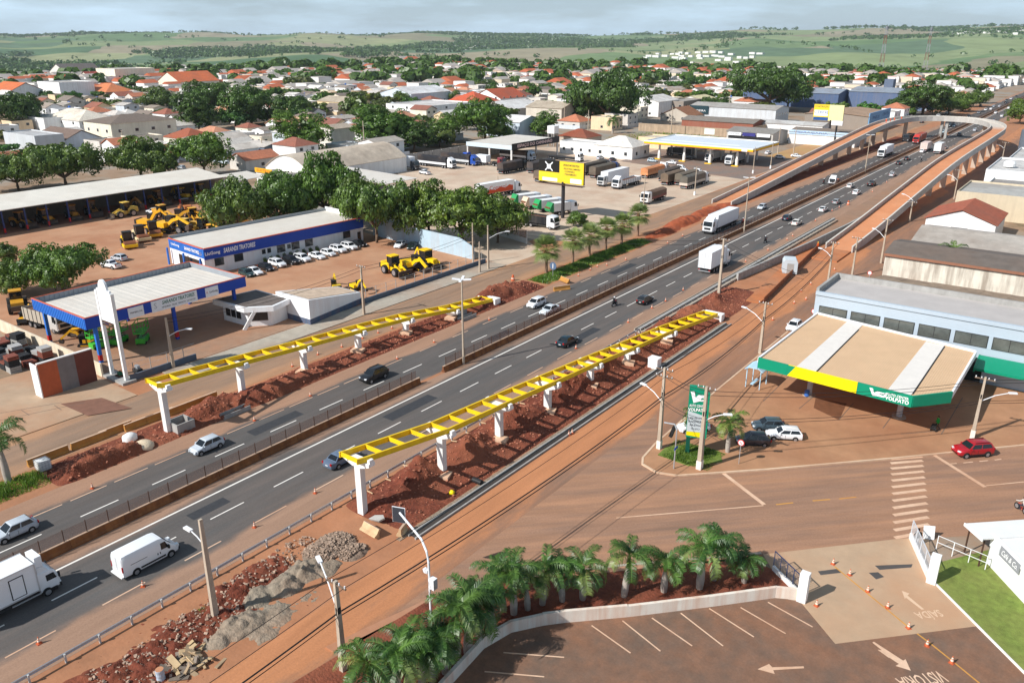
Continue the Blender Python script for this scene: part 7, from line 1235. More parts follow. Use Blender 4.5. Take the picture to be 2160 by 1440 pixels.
truck('black bodied tipper truck with white cab below the billboard', (-107, 155.2, 0), -PI/2, 'rigid', WH, C(34, 36, 40), 7.2, 1.7, group=GT, tarp='open')
truck('white box trailer left of the white flatbed semi in the right lot', (-124, 219, 0), PI, 'rigid', C(200, 200, 200), C(240, 240, 242), 13, 3.0, group=GT); truck('white semi with low white sides and black drums facing the camera', (-118.2, 217, 0), PI, 'semi', WH, C(226, 230, 234), 11, 1.2, group=GT, tarp='open'); truck('brown covered trailer left of the white box trailer', (-134, 231, 0), 0, 'semi', C(40, 70, 130), C(96, 84, 74), 13, 2.6, group=GT, tarp=C(98, 92, 82)); truck('second brown covered trailer further left by the billboard', (-139.5, 234, 0), 0, 'semi', C(70, 74, 80), C(96, 84, 74), 13, 2.6, group=GT, tarp=C(88, 82, 74))
truck('flat orange covered trailer behind the white flatbed semi', (-120.5, 240, 0), 0, 'semi', WH, C(220, 150, 100), 12, 2.2, group=GT, tarp=C(214, 140, 92)); truck('dark covered trailer with white tail, right lot', (-113.5, 238, 0), 0, 'semi', WH, C(70, 66, 64), 12, 2.5, group=GT, tarp=C(76, 70, 66)); truck('brown covered trailer with white tail, right lot', (-109.5, 232, 0), 0, 'semi', WH, C(120, 100, 84), 12, 2.5, group=GT, tarp=TB); truck('grey-brown covered truck second from the palm end', (-105.8, 234, 0), 0, 'semi', WH, C(90, 80, 72), 12, 2.6, group=GT, tarp=C(108, 100, 88)); truck('grey covered truck nearest the service road in the right lot', (-102, 230, 0), 0, 'semi', C(230, 230, 230), C(200, 186, 172), 13, 2.7, group=GT, tarp=C(100, 96, 88))
truck('white bonneted truck with dark red cover by the lot kerb', (-100.4, 200, 0), PI, 'rigid', C(236, 232, 228), C(120, 60, 50), 8.6, 2.1, group=GT, tarp=C(104, 84, 70))
truck('white tanker truck fuelling under the yellow-edged canopy', (-119, 284, 0), PI, 'semi', WH, C(220, 224, 226), 9, 2.3, group=GT); truck('white truck with grey body under the right end of the fuel canopy', (-110, 281, 0), PI, 'semi', WH, C(160, 164, 168), 10, 2.4, group=GT); truck('dark tanker truck under the left end of the fuel canopy', (-134, 287, 0), PI/2, 'rigid', C(60, 62, 66), C(50, 52, 56), 8, 2.2, group=GT)
truck('white cab-over lorry nose at the left edge beside the pallet stacks', (-116, 32, 0), -PI/2-.3, 'rigid', WH, C(180, 176, 170), 5, 1.0, tarp='flat')
t = truck('grey tipper truck standing behind the blue canopy posts', G(105, 692), -PI/2+.1, 'rigid', C(210, 206, 200), C(186, 174, 158), 6.5, 1.9, tarp='open')
# --- machines
GM = 'machines for sale in the yard'
def mach(label, px, py, kind, rz, col=None, p=None, sc=1.0): return dup(MACH[kind], G(px, py) if p is None else p, rz, label, GM, scale=sc*1.14, col=col)
for a in [('bright yellow single-drum roller in front of the machine group', 272, 521, 'roller', -1.9, YEL2), ('cream road roller behind the bright yellow roller', 298, 507, 'roller', -1.8, C(232, 214, 170)), ('yellow road roller in the middle of the machine group', 325, 498, 'roller', -1.9, YEL), ('yellow tracked excavator with raised boom at the left of the group', 314, 480, 'excavator', -1.1, YEL), ('large yellow excavator with arched boom in the group centre', 352, 489, 'excavator_low', -1.35, C(244, 186, 40)), ('pale yellow wheel loader with bucket down in front of the shed', 264, 457, 'loader', PI, C(224, 190, 90)),
          ('yellow motor grader at the right of the group', 432, 490, 'grader', -1.4, C(226, 172, 60)), ('yellow wheel loader behind the motor grader', 455, 478, 'loader', -2.2, C(222, 160, 50)), ('yellow backhoe loader under the edge of the yard tree', 480, 472, 'backhoe', 2.6, C(236, 172, 50)), ('dull yellow loader frame half hidden under the yard trees', 512, 483, 'loader', 1.4, C(196, 130, 50)), ('rusty roller with white roof near the shed end', 393, 446, 'roller', 1.2, C(190, 120, 70)), ('yellow excavator with low boom behind the group', 372, 470, 'excavator_low', -.9, C(230, 170, 50)),
          ('pale yellow backhoe loader between the rollers and the grader', 395, 492, 'backhoe', -1.2, C(232, 190, 90)), ('yellow wheel loader nose to the office corner', 410, 470, 'loader', -1.9, C(228, 168, 50)), ('worn yellow grader parked behind the arched boom', 345, 462, 'grader', -1.6, C(214, 160, 60)), ('yellow wheel loader with black bucket in the front lot', 833, 578, 'loader', -1.75, YEL2), ('yellow tracked excavator with bent arm in the front lot', 868, 572, 'excavator_low', -1.9, YEL2), ('yellow backhoe loader with raised roof in the front lot', 903, 562, 'backhoe', -1.7, YEL2), ('small yellow mini excavator by the entrance building', 752, 612, 'mini', -1.8, YEL2), ('second yellow mini machine behind the entrance building', 710, 612, 'mini', 1.0, C(230, 190, 40)),
          ('worn yellow wheel loader under the left yard tree', 40, 655, 'loader', 1.2, C(206, 150, 40)), ('small yellow excavator beside the grey tipper truck', 56, 682, 'mini', .8, YEL), ('yellow compact loader behind the front canopy post', 170, 706, 'loader', .6, YEL), ('yellow compact machine at the canopy edge', 186, 728, 'mini', 2.4, YEL)]: mach(*a[:5], col=a[5], sc=.62 if 'compact loader' in a[0] else (1.15 if 'large' in a[0] else 1.0))
for i, (px, py) in enumerate([(212, 733), (252, 724), (302, 722)]): mach(['green scissor lift nearest the striped wall', 'green scissor lift behind the totem posts', 'green scissor lift standing alone under the canopy'][i], px, py, 'scissor', .4*i, C(60, 190, 60), sc=1.15)
for i, (k, y, c_) in enumerate([('backhoe', 64, YEL), ('backhoe', 72, C(200, 140, 40)), ('loader', 82, C(190, 140, 60)), ('backhoe', 87.5, C(210, 150, 40)), ('backhoe', 94, C(196, 140, 50)), ('loader', 99, C(170, 120, 60)), ('excavator_low', 109, C(170, 120, 60)), ('loader', 117, C(190, 140, 60)), ('backhoe', 124, C(220, 180, 50)), ('loader', 130, C(210, 160, 60))]):
    o = mach('x', 0, 0, k, -PI/2+.2*math.sin(i), c_, (-205.5, y, .06)); auto(o, 'dusty %s inside the shed' % {'backhoe': 'backhoe loader', 'loader': 'wheel loader', 'excavator_low': 'excavator'}[k], 'machine', 'machines inside the shed', -205, y)
# ================================================================== TREES AND PALMS IN PLACE
OLV = (1.0, .98, .9); DKG = (.62, .72, .66); LIT = (1.15, 1.1, .85); BRT = (1.0, 1.1, .8)
for a in [(40, 402, 120, 'umbrella', 0, OLV, 1.05, 'olive spreading tree behind the long shed'), (140, 398, 150, 'umbrella', 1, OLV, 1.15, 'olive spreading tree behind the long shed'), (300, 378, 130, 'umbrella', 2, (1.05, 1.0, .85), 1.1, 'olive spreading tree behind the long shed'), (432, 372, 118, 'round', 0, BRT, .95, 'bright green tree behind the long shed'), (350, 368, 60, 'round', 1, OLV, 1.0, 'bright green tree behind the long shed'),
          (135, 618, 150, 'umbrella', 1, (.95, 1.05, .8), 1.25, 'broad tree behind the canopy'), (30, 622, 100, 'umbrella', 2, (1.05, 1.0, .9), 1.25, 'thin crowned tree behind the canopy'), (15, 560, 60, 'round', 2, OLV, 1.0, 'thin crowned tree behind the canopy'),
          (505, 500, 130, 'umbrella', 0, OLV, 1.55, 'spreading yard tree behind the office'), (590, 482, 120, 'round', 1, (.8, .95, .75), 1.25, 'spreading yard tree behind the office'), (690, 470, 150, 'umbrella', 2, (.85, 1.0, .75), 1.6, 'spreading yard tree behind the office'), (640, 474, 110, 'umbrella', 1, (.85, 1.0, .75), 1.5, 'spreading yard tree behind the office'), (795, 512, 150, 'umbrella', 1, (.95, 1.0, .85), 1.6, 'spreading yard tree behind the office'), (750, 480, 110, 'umbrella', 0, OLV, 1.6, 'spreading yard tree behind the office'),
          (905, 505, 140, 'umbrella', 2, LIT, 1.45, 'bright tree behind the pale wall'), (975, 515, 160, 'round', 0, LIT, .95, 'bright tree behind the pale wall'), (1050, 512, 120, 'umbrella', 0, (1.1, 1.05, .85), 1.35, 'bright tree behind the pale wall'), (1215, 478, 44, 'round', 1, (.95, 1.05, .8), .9, 'small round tree beside the black tipper'),
          (40, 278, 105, 'round', 0, DKG, .95, 'dark mid-town tree'), (338, 236, 68, 'umbrella', 0, OLV, 1.15, 'pale thin mid-town tree'), (420, 276, 90, 'tall', 0, DKG, .75, 'dark mid-town tree'), (437, 240, 86, 'round', 1, (.7, .85, .65), .95, 'dark mid-town tree'), (530, 264, 104, 'round', 2, (.7, .85, .65), .95, 'dark mid-town tree'), (617, 252, 74, 'round', 0, (.72, .85, .7), .85, 'dark mid-town tree'), (600, 268, 48, 'tall', 1, BRT, .7, 'bright mid-town tree'), (645, 328, 112, 'tall', 0, BRT, .68, 'bright mid-town tree'), (815, 318, 140, 'tall', 1, (.8, .95, .78), .62, 'tall tree by the lot wall'), (745, 260, 34, 'tall', 0, (.9, .95, .9), .8, 'grey-green slim mid-town tree'),
          (937, 302, 66, 'tall', 1, BRT, .85, 'bright mid-town tree'), (910, 305, 40, 'round', 1, BRT, .9, 'bright mid-town tree'), (1022, 300, 118, 'round', 2, (.85, 1, .75), .9, 'bright mid-town tree'), (985, 275, 52, 'round', 0, BRT, 1.1, 'bright mid-town tree'), (1147, 290, 58, 'tall', 0, (.85, .95, .8), .8, 'round tree by the water tower'), (1280, 262, 150, 'umbrella', 0, DKG, 1.15, 'dark wide tree behind the station'), (1245, 258, 90, 'round', 1, DKG, .8, 'dark wide tree behind the station'), (848, 222, 34, 'tall', 1, LIT, .8, 'pale ornamental mid-town tree'), (878, 214, 26, 'tall', 0, OLV, .8, 'pale ornamental mid-town tree'), (958, 215, 26, 'tall', 0, LIT, .8, 'pale ornamental mid-town tree'),
          (1945, 243, 112, 'round', 1, DKG, .75, 'dark wide tree behind the bridge'), (1905, 243, 60, 'round', 2, DKG, .75, 'dark wide tree behind the bridge'), (2000, 243, 60, 'round', 0, (1.05, 1.05, .9), .7, 'olive tree behind the bridge'), (2030, 236, 56, 'round', 2, OLV, .75, 'olive tree behind the bridge'), (2052, 226, 46, 'tall', 1, OLV, .7, 'olive tree behind the bridge'), (2072, 218, 40, 'round', 1, OLV, .8, 'olive tree behind the bridge'), (2150, 262, 60, 'round', 0, LIT, .9, 'bright tree beyond the bridge'), (2158, 238, 44, 'round', 1, LIT, .9, 'bright tree beyond the bridge'), (1930, 575, 56, 'umbrella', 2, BRT, .55, 'low shrub between the workshops'), (1620, 235, 150, 'umbrella', 1, DKG, 1.1, 'dark wide tree near navy warehouses'), (1660, 232, 90, 'round', 0, DKG, .8, 'dark wide tree near navy warehouses'), (1510, 240, 56, 'round', 1, DKG, .8, 'dark wide tree near navy warehouses')]:
    tree(*a[:7], desc=a[7])
for i, (px, py, s) in enumerate([(1144, 1277, 1.0), (1229, 1266, .98), (1316, 1260, 1.12), (1400, 1250, .98), (1475, 1243, 1.15), (1505, 1225, 1.05), (1569, 1231, .8), (1084, 1297, 1.12), (1040, 1330, 1.1), (987, 1380, 1.15), (940, 1422, 1.15), (1012, 1352, 1.0), (1062, 1290, 1.0), (1113, 1288, 1.0), (962, 1400, 1.05), (912, 1438, 1.1), (866, 1464, 1.1), (1186, 1270, .85), (890, 1450, 1.12), (840, 1478, 1.1), (790, 1492, 1.0)]):
    p = G(px, py); p.z = .14; o = dup(ROYAL[i % 3], p, i*1.7, scale=s*(1.06+.1*math.sin(i*2.3)), col=(.95+.1*math.sin(i), 1, .9)); o.rotation_euler = (.09*math.sin(i*3.1), .09*math.cos(i*1.9), i*1.7); o.scale.z *= .9+.12*math.cos(i*2.7); auto(o, 'royal palm by the curved wall', 'palm', 'royal palms around the parking lot', p.x, p.y)
p = G(18, 1018); dup(ROYAL[2], p, .6, 'royal palm in the grass at the left edge', scale=1.35); p.z = .13
for px, py, s, lb in ((1463, 925, .8, 'small feathery palm left of the corner totem'), (1534, 955, 1.0, 'small feathery palm right of the corner totem')): p = G(px, py); p.z = .13; dup(ROYAL[1], p, px, lb, 'small palms by the totem', scale=s, col=(1.15, 1.05, .8))
for i, (px, py, s) in enumerate([(1152, 575, 1.12), (1208, 555, 1.02), (1243, 540, 1.05), (1278, 527, 1.02), (1311, 515, 1.05), (1345, 498, 1.08)]): p = G(px, py); o = dup(FAN[i % 2], p, i*1.1, ['first', 'second', 'third', 'fourth', 'fifth', 'sixth'][i]+' fan palm from the left in the grass strip', 'fan palms in the grass strip', scale=s)
p = G(1292, 282); dup(ROYAL[0], p, 1, 'tall slim palm behind the station office', scale=1.9, col=(.9, .9, .8)); p = G(2000, 582); dup(ROYAL[1], p, 2, 'bushy palm between the right workshops', scale=1.35, col=(1.2, 1.05, .7)); dup(ROYAL[2], p+Vector((2.5, .8, 0)), .4, 'darker bushy palm beside the other between the workshops', scale=1.05, col=(.8, .9, .7)); p = G(180, 190); dup(ROYAL[1], p, 2, 'small palm between the mid-town roofs', scale=1.6, col=(1.0, .95, .7))
shrub_stuff('verge_grass', [(-83.6, -78.8, 117, 158)], 9000, .8, 'green grass strip under the fan palms', 1, (.8, 1.0, .7), .09); shrub_stuff('verge_grass', [(-84, -79.6, 12, 29.5)], 5500, 1.0, 'tall green grass at the left edge of the left verge', 2, (1.0, 1.1, .8), .05); shrub_stuff('verge_grass', [(G(430, 1290).x-.7, G(430, 1290).x+.7, G(430, 1290).y-.8, G(430, 1290).y+.8)], 250, .35, 'small grass tuft by the near light pole', 4, (1.1, 1.1, .8), .03)
# ================================================================== POLES, WIRES, SIGNS, CONES
Wf = mat('foot_white', C(232, 224, 214), var=.1)
P1 = pole('timber-like light pole with small lamp by the near guardrail', 455, 1302, 1095, arm=(PI*1.0, 1.6, 6.6), r=.17)
P2 = pole('dark banded concrete pole with long white lamp arm among the near cables', 725, 1415, 1225, arm=(PI*.86, 4.0, 5.0), cross=1, r=.17)
P4 = pole('concrete pole with crossarms and lamp beside the corner kerb', 1390, 947, 775, arm=(PI*.9, 2.6, 5.6), cross=2, r=.17, foot=Wf); P5 = pole('twin concrete pole with coiled cables in front of the corner totem', 1475, 990, 815, arm=(.55, 2.0, 5.6), cross=1, r=.2, foot=Wf); P6 = pole('concrete pole with lamp arm left of the green canopy', 1603, 745, 637, arm=(PI*.9, 3.2, 4.6), cross=1, r=.17)
P7 = pole('bare concrete pole in the red soil behind the white box truck', 1516, 623, 503, r=.2, cross=1); P8 = pole('concrete pole with lamp arm by the red estate car', 2050, 925, 795, arm=(.5, 2.8, 4.6), cross=1, r=.17, foot=Wf); P9 = pole('pole by the low wall next to the entrance building', 768, 664, 560, r=.14, cross=1); P10 = pole('lamp pole in front of the canopy pipe fence', 366, 776, 670, arm=(.6, 2.6, 4.6), r=.15); pole('first slim pole at the side lane', 998, 556, 470, r=.12, group='lane poles'); pole('second slim pole at the side lane', 1012, 575, 510, r=.12, group='lane poles'); P13 = pole('lamp pole at the side lane corner', 1030, 568, 475, arm=(.7, 3.4, 6.0), r=.14, group='lane poles')
P14 = pole('pole with crossarms behind the grey broken pole by the trench', 1745, 605, 510, arm=(PI*.85, 2.4, 5.5), cross=1, r=.15); P15 = pole('pole with yellow box by the right ramp foot', 1797, 582, 500, cross=1, r=.15); P16 = pole('pole with red and white base beside the right service road', 1858, 555, 462, arm=(PI*.8, 3.0, 5.0), cross=1, r=.15)
for i, (px, py, ty) in enumerate([(1918, 468, 425), (2012, 420, 358), (2112, 345, 300)]): p = G(px, py); o = pole('x', px, py, ty, arm=(PI*.85, 2.6, 5.2), cross=1, r=.14)[0]; auto(o, 'lamp pole by the service road', 'pole', 'lamp poles on the right service road', p.x, p.y)
for i, (px, py, ty, lb) in enumerate([(978, 768, 590, 'tall median lamp post with four lamps nearest the camera'), (1569, 490, 375, 'tall median lamp post with twin lamps beside the white semi'), (1824, 366, 285, 'tall median lamp post with twin lamps near the bridge')]):
    t, b, h = pole(lb, px, py, ty, r=.17, square=False, group='median lamp posts', name='lamp_post'); 
    for k in range(4 if i == 0 else 2): a = .5+k*PI/(2 if i == 0 else 1); d = Vector((math.cos(a), math.sin(a), 0)); obj('lamp_head', MB().bar(d*.2+Vector((0, 0, h)), d*1.3+Vector((0, 0, h+.12)), .34, .16), M_lampw, t)
    LANDM.append(('the near median lamp', b.x, b.y)) if i == 0 else None
for i, (px, py, ty) in enumerate([(1357, 440, 367), (1465, 412, 352), (1588, 366, 310), (1625, 356, 300)]): p = G(px, py); o = pole('x', px, py, ty, r=.16, square=False, group='white poles round the truck lot', foot=Wf)[0]; o.children[0].data.materials[0] = M_lampw; auto(o, 'white lamp pole at the lot', 'pole', 'white poles round the truck lot', p.x, p.y)
for px, py, ty in [(1640, 325, 270), (1673, 328, 272), (770, 330, 255), (1240, 290, 232), (1190, 265, 222), (262, 310, 275), (555, 330, 290), (1050, 400, 372), (1415, 285, 222), (150, 268, 245), (1536, 250, 190), (430, 160, 140)]: p = G(px, py); o = pole('x', px, py, ty, r=.14, cross=1 if px < 600 else 0, kit=False)[0]; auto(o, 'slim town utility pole', 'pole', 'town utility poles', p.x, p.y)
def top(P, f): return P[1]+Vector((0, 0, P[2]*f))
for k, (f, dx) in enumerate(((.97, -.8), (.97, .8), (.66, 0), (.63, .1), (.6, -.1))):
    lab = ['upper left', 'upper right', 'thick bundled', 'middle', 'lowest'][k]; r_ = .075 if k == 2 else .03
    for (A, B, nm) in ((P2, P4, 'from the near banded pole to the corner pole'), (P4, P6, 'from the corner pole to the pole left of the canopy'), (P6, P14, 'from the canopy pole towards the trench')): wire('%s cable %s' % (lab, nm), top(A, f)+Vector((dx, 0, 0)), top(B, f)+Vector((dx, 0, 0)), .7, r_)
    wire('%s cable running out of the bottom of the picture' % lab, top(P2, f)+Vector((dx, 0, 0)), Vector((-37.6+dx, -5, P2[2]*f)), .6, r_)
for k, f in enumerate((.95, .9, .62, .58)): wire(['top', 'second', 'third', 'lowest'][k]+' cable between the corner pole and the twin pole', top(P4, f), top(P5, f), .35, .028); wire(['top', 'second', 'third', 'lowest'][k]+' cable from the twin pole past the green canopy', top(P5, f), top(P8, f), .8, .028); wire(['top', 'second', 'third', 'lowest'][k]+' cable leaving the right pole for the street', top(P8, f), Vector((26, 128, P8[2]*f)), .7, .028)
for k, f in enumerate((.97, .9)): wire(['upper', 'lower'][k]+' cable crossing the highway from the soil pole', top(P7, f), Vector((-35, 122, 8.0-k*.6)), .5, .028); wire(['upper', 'lower'][k]+' cable from the soil pole to the fan palms', top(P7, f), Vector((-92.8, 118, 8.6-k*.6)), 1.0, .028); wire(['upper', 'lower'][k]+' cable along the left pavement', top(P9, f), top(P13, f), .8, .028); wire(['upper', 'lower'][k]+' cable from the entrance pole to the canopy lamp pole', top(P9, f), top(P10, f), .9, .028)
# gantry sign seen from behind
t = thing('gantry_sign', 'curved white mast arm carrying a small dark road sign over the dirt road', 'sign', (-35.3, 37.0, 0)); obj('mast', MB().tube([(0, 0, 0), (0, 0, 5.2), (-.25, .1, 6.0), (-1.0, .4, 6.6), (-4.2, 1.4, 7.2)], .09, 10), M_lampw, t); obj('sign_face', MB().box((-4.4, 1.45, 6.9), (1.0, .06, 1.3), .35), M_ld, t); obj('sign_border', MB().box((-4.4, 1.49, 6.9), (1.1, .04, 1.4), .35), M_wpan, t); obj('control_box', MB().b2((.1, -.2, 3.0), (.6, .25, 3.9)), M_wpan, t); obj('camera_box', MB().b2((-.5, -.15, 4.2), (-.1, .15, 4.5)), M_wpan, t)
t = thing('traffic_signal', 'hooked grey traffic signal pole with dark head on the corner island', 'signal', G(1421, 990)); obj('mast', MB().tube([(0, 0, 0), (0, 0, 4.6), (-.3, .1, 5.1), (-1.6, .4, 4.8)], .08, 8), M_steel, t); obj('signal_head', MB().box((-.5, .1, 4.2), (.35, .3, 1.3), .3, M=Matrix.Rotation(.3, 3, 'Y')), M_black, t); obj('street_plate', MB().b2((.05, -.4, 2.4), (.1, .4, 2.65)), mat('sign_blue2', C(50, 90, 170), var=.05), t)
t = thing('round_road_sign', 'round red and white no-entry style sign in front of the charcoal hatchback', 'sign', G(1558, 980)); obj('post', MB().cyl((0, 0, 0), .04, 2.6, 8), M_steel, t); obj('sign_face', MB().cyl((0, 0, 2.6), .36, .04, 18, axis='Y'), M_lr, t); obj('sign_disc', MB().cyl((0, -.03, 2.6), .27, .04, 18, axis='Y'), M_wpan, t); obj('sign_mark', MB().box((0, -.05, 2.6), (.36, .02, .07), 0, M=Matrix.Rotation(.7, 3, 'Y')), M_lr, t)
t = thing('round_road_sign', 'round blue arrow sign at the start of the grass strip', 'sign', G(1166, 585)); obj('post', MB().cyl((0, 0, 0), .05, 2.0, 8), M_steel, t); obj('sign_face', MB().cyl((0, 0, 2.2), .75, .05, 20, axis='Y'), mat('sign_dull_blue', C(88, 108, 136), var=.08), t); obj('sign_mark', MB().box((0, -.03, 2.2), (.16, .03, .9), 0), M_wpan, t)
for px, py, lb in ((1712, 665, 'at the left corner of the shop building'), (1830, 580, 'above the old workshop'), (2065, 385, 'near the white block')): t = thing('round_road_sign', 'small round red-rimmed sign '+lb, 'sign', (G(px, py+25)).xyz, 0, 'small round road signs'); obj('post', MB().cyl((0, 0, 0), .04, 2.4, 8), M_steel, t); obj('sign_face', MB().cyl((0, 0, 2.6), .4, .04, 16, axis='Y'), M_lr, t); obj('sign_disc', MB().cyl((0, -.03, 2.6), .3, .04, 16, axis='Y'), M_wpan, t)
for px, py in [(83, 1357), (302, 1237), (537, 1112), (665, 1040), (195, 1030), (537, 887), (655, 835), (838, 757), (916, 722), (617, 773), (671, 748), (721, 732), (765, 714), (798, 702), (827, 693), (1032, 675), (1125, 841), (1215, 735), (1325, 680), (1375, 650), (1404, 635), (1441, 612), (1220, 582), (1245, 570), (1260, 563), (1280, 560), (1320, 548), (1573, 552), (1620, 528), (1660, 506), (1672, 498), (1755, 445), (1770, 438), (1720, 466), (1408, 513), (1440, 498), (1757, 1190), (1792, 1213), (1830, 1248), (1722, 1278), (1872, 1282), (1916, 1325), (1955, 1362), (2007, 1398), (1200, 918), (1207, 914), (1630, 675), (1675, 640), (1690, 615), (1710, 600), (1700, 632), (1760, 570), (1330, 480), (1885, 370), (1870, 385), (1840, 405)]: cone(px, py, '')
for px, py, lb in ((1789, 432, 'orange traffic barrel on the right shoulder near the bridge ramp'), (1082, 592, 'orange traffic barrel behind the big left mound')): p = G(px, py); t = thing('traffic_barrel', lb, 'barrel', p); obj('body', MB().lathe([(.38, 0), (.36, .3), (.3, .32), (.28, .7), (.22, .72), (.2, 1.1), (.08, 1.15)], 14), mat('cone_orange'), t); obj('band', MB().lathe([(.31, .38), (.295, .6), (.29, .6), (.305, .38)], 14), mat('cone_band'), t)
# loose items
p = G(93, 990); t = thing('caged_tank', 'white caged water container at the near end of the left verge', 'tank', p); obj('tank', MB().b2((-.55, -.55, .15), (.55, .55, 1.15)), M_white, t); obj('lid', MB().cyl((0, 0, 1.15), .2, .08, 12), M_white, t); obj('pallet', MB().b2((-.6, -.6, 0), (.6, .6, .14)), M_timber, t); cg = MB()
for k in range(5):
    for s in (-1, 1): cg.b2((-.6+.3*k-.012, s*.59-.012, .14), (-.6+.3*k+.012, s*.59+.012, 1.2)); cg.b2((s*.59-.012, -.6+.3*k-.012, .14), (s*.59+.012, -.6+.3*k+.012, 1.2))
for z in (.35, .65, .95, 1.2):
    for s in (-1, 1): cg.b2((-.6, s*.59-.01, z-.012), (.6, s*.59+.01, z+.012)); cg.b2((s*.59-.01, -.6, z-.012), (s*.59+.01, .6, z+.012))
obj('cage', cg, M_steel, t)
p = G(383, 905); t = thing('concrete_box', 'square hollow concrete chamber beside the first left pillar', 'chamber', p); [obj('side', MB().b2(a, b), M_concg, t) for a, b in (((-1.1, -1.1, 0), (1.1, -.95, 1.2)), ((-1.1, .95, 0), (1.1, 1.1, 1.2)), ((-1.1, -.95, 0), (-.95, .95, 1.2)), ((.95, -.95, 0), (1.1, .95, 1.2)))]
p = G(965, 665); t = thing('concrete_box', 'square concrete chamber near the far end of the left girder', 'chamber', p); [obj('side', MB().b2(a, b), M_concg, t) for a, b in (((-1.1, -1.1, 0), (1.1, -.95, 1.3)), ((-1.1, .95, 0), (1.1, 1.1, 1.3)), ((-1.1, -.95, 0), (-.95, .95, 1.3)), ((.95, -.95, 0), (1.1, .95, 1.3)))]
for px, py, lb in ((497, 872, 'open concrete trough beside the second left pillar'), (985, 672, 'open concrete trough near the left girder end')): t = thing('concrete_trough', lb, 'trough', G(px, py)); obj('trough', MB().ext([(-.5, 0), (.5, 0), (.5, .55), (.4, .55), (.4, .1), (-.4, .1), (-.4, .55), (-.5, .55)], (0, 0, 0), (1, 0, 0), (0, 0, 1), (0, 1, 0), -1.8, 1.8), M_concg, t)
p = G(300, 945); t = thing('sand_bag', 'large slumped cream sandbag at the left verge', 'bag', p); rnd = random.Random(3); mb = MB(); mb.loft([[(1.1*q*math.cos(a)*(1+.12*math.sin(3*a+z)), 1.3*q*math.sin(a), z) for a in [2*PI*k/14 for k in range(14)]] for z, q in ((0, 1), (.3, 1.02), (.6, .8), (.8, .4), (.86, .08))]); obj('bag', mb, mat('sandbag', C(226, 206, 176), var=.15, scale=2, bump=.5), t, smooth=60); t = thing('sand_bag', 'white torn bag on top of the left verge mound', 'bag', G(275, 930)+Vector((0, 0, .5))); mb = MB(); mb.loft([[(.7*q*math.cos(a), .8*q*math.sin(a), z) for a in [2*PI*k/10 for k in range(10)]] for z, q in ((-.4, 1), (.2, 1.0), (.45, .5), (.5, .1))]); obj('bag', mb, M_white, t, smooth=60)
# scrap timber heap with single boards
p = G(390, 1395); t = thing('timber_pile', 'jumbled pile of scrap boards and blocks by the near verge', 'timber pile', p); rnd = random.Random(12)
for k in range(46):
    q = Vector((rnd.gauss(0, .9), rnd.gauss(0, .9), 0)); z = max(.06, .75-q.length*.38)*rnd.uniform(.4, 1); M_ = Matrix.Rotation(rnd.uniform(0, PI), 3, 'Z') @ Matrix.Rotation(rnd.gauss(0, .25), 3, 'X') @ Matrix.Rotation(rnd.gauss(0, .25), 3, 'Y'); obj('board', MB().box((0, 0, 0), (rnd.uniform(.14, .45), rnd.uniform(.6, 1.5), rnd.uniform(.05, .16)), M=M_), [mat('board_a', C(170, 146, 116), var=.2), mat('board_b', C(128, 116, 104), var=.25), mat('board_c', C(190, 164, 126), var=.15)][k % 3], t, tuple(q+Vector((0, 0, z))))
t = thing('oil_drum', 'pale round drum standing in front of the scrap boards', 'drum', G(340, 1432)); obj('drum', MB().lathe([(.29, 0), (.3, .05), (.28, .3), (.3, .45), (.28, .6), (.3, .85), (.28, .88)], 16), mat('drum_blue', C(176, 190, 206), var=.1, dust=.3), t); obj('lid', MB().cyl((0, 0, .88), .28, .02, 16), mat('drum_lid', C(196, 140, 104), var=.1), t)
t = thing('broken_slab', 'tilted broken concrete slab on the red ridge by the first right pillar', 'slab', G(795, 1100)+Vector((0, 0, .35))); mb = MB(); mb.ext([(-.9, -.2), (-.5, .35), (.5, .5), (1.0, .1), (.6, -.35)], (0, 0, 0), (1, 0, .3), (0, .8, .35), (0, -.3, .9), -.1, .1); obj('slab', mb, M_concg, t); t = thing('drain_pipe', 'short black corrugated pipe at the drain side', 'pipe', G(1008, 1020)); obj('pipe', MB().cyl((-.6, 0, .3), .28, 1.1, 14, axis='X'), M_black, t); t = thing('yellow_bag', 'small yellow bag on the red ridge slope', 'bag', G(953, 1042)+Vector((0, 0, .2))); mb = MB(); mb.loft([[(.32*q*math.cos(a), .3*q*math.sin(a), z) for a in [2*PI*k/8 for k in range(8)]] for z, q in ((-.15, .9), (.1, 1.0), (.25, .4))]); obj('bag', mb, M_shy, t, smooth=60)
t = thing('grey_kiosk', 'grey rounded machine housing on the red soil by the parapet', 'housing', G(1664, 575)+Vector((0, 0, .15)), .4); obj('housing', MB().ext([(-1.3, 0), (1.3, 0), (1.3, 2.2), (1.0, 2.7), (-1.0, 2.7), (-1.3, 2.2)], (0, 0, 0), (1, 0, 0), (0, 0, 1), (0, 1, 0), -1.5, 1.5), mat('housing_grey', C(196, 206, 212), var=.05), t); obj('door', MB().b2((-.6, -1.54, .1), (.6, -1.5, 2.0)), M_concg, t)
t = thing('white_crate', 'white box container beside the drain near the corner pole', 'container', G(1380, 775)+Vector((0, 0, .0))); obj('box', MB().b2((-.7, -.6, 0), (.7, .6, 1.4)), M_white, t); obj('lid', MB().b2((-.75, -.65, 1.4), (.75, .65, 1.5)), M_white, t)
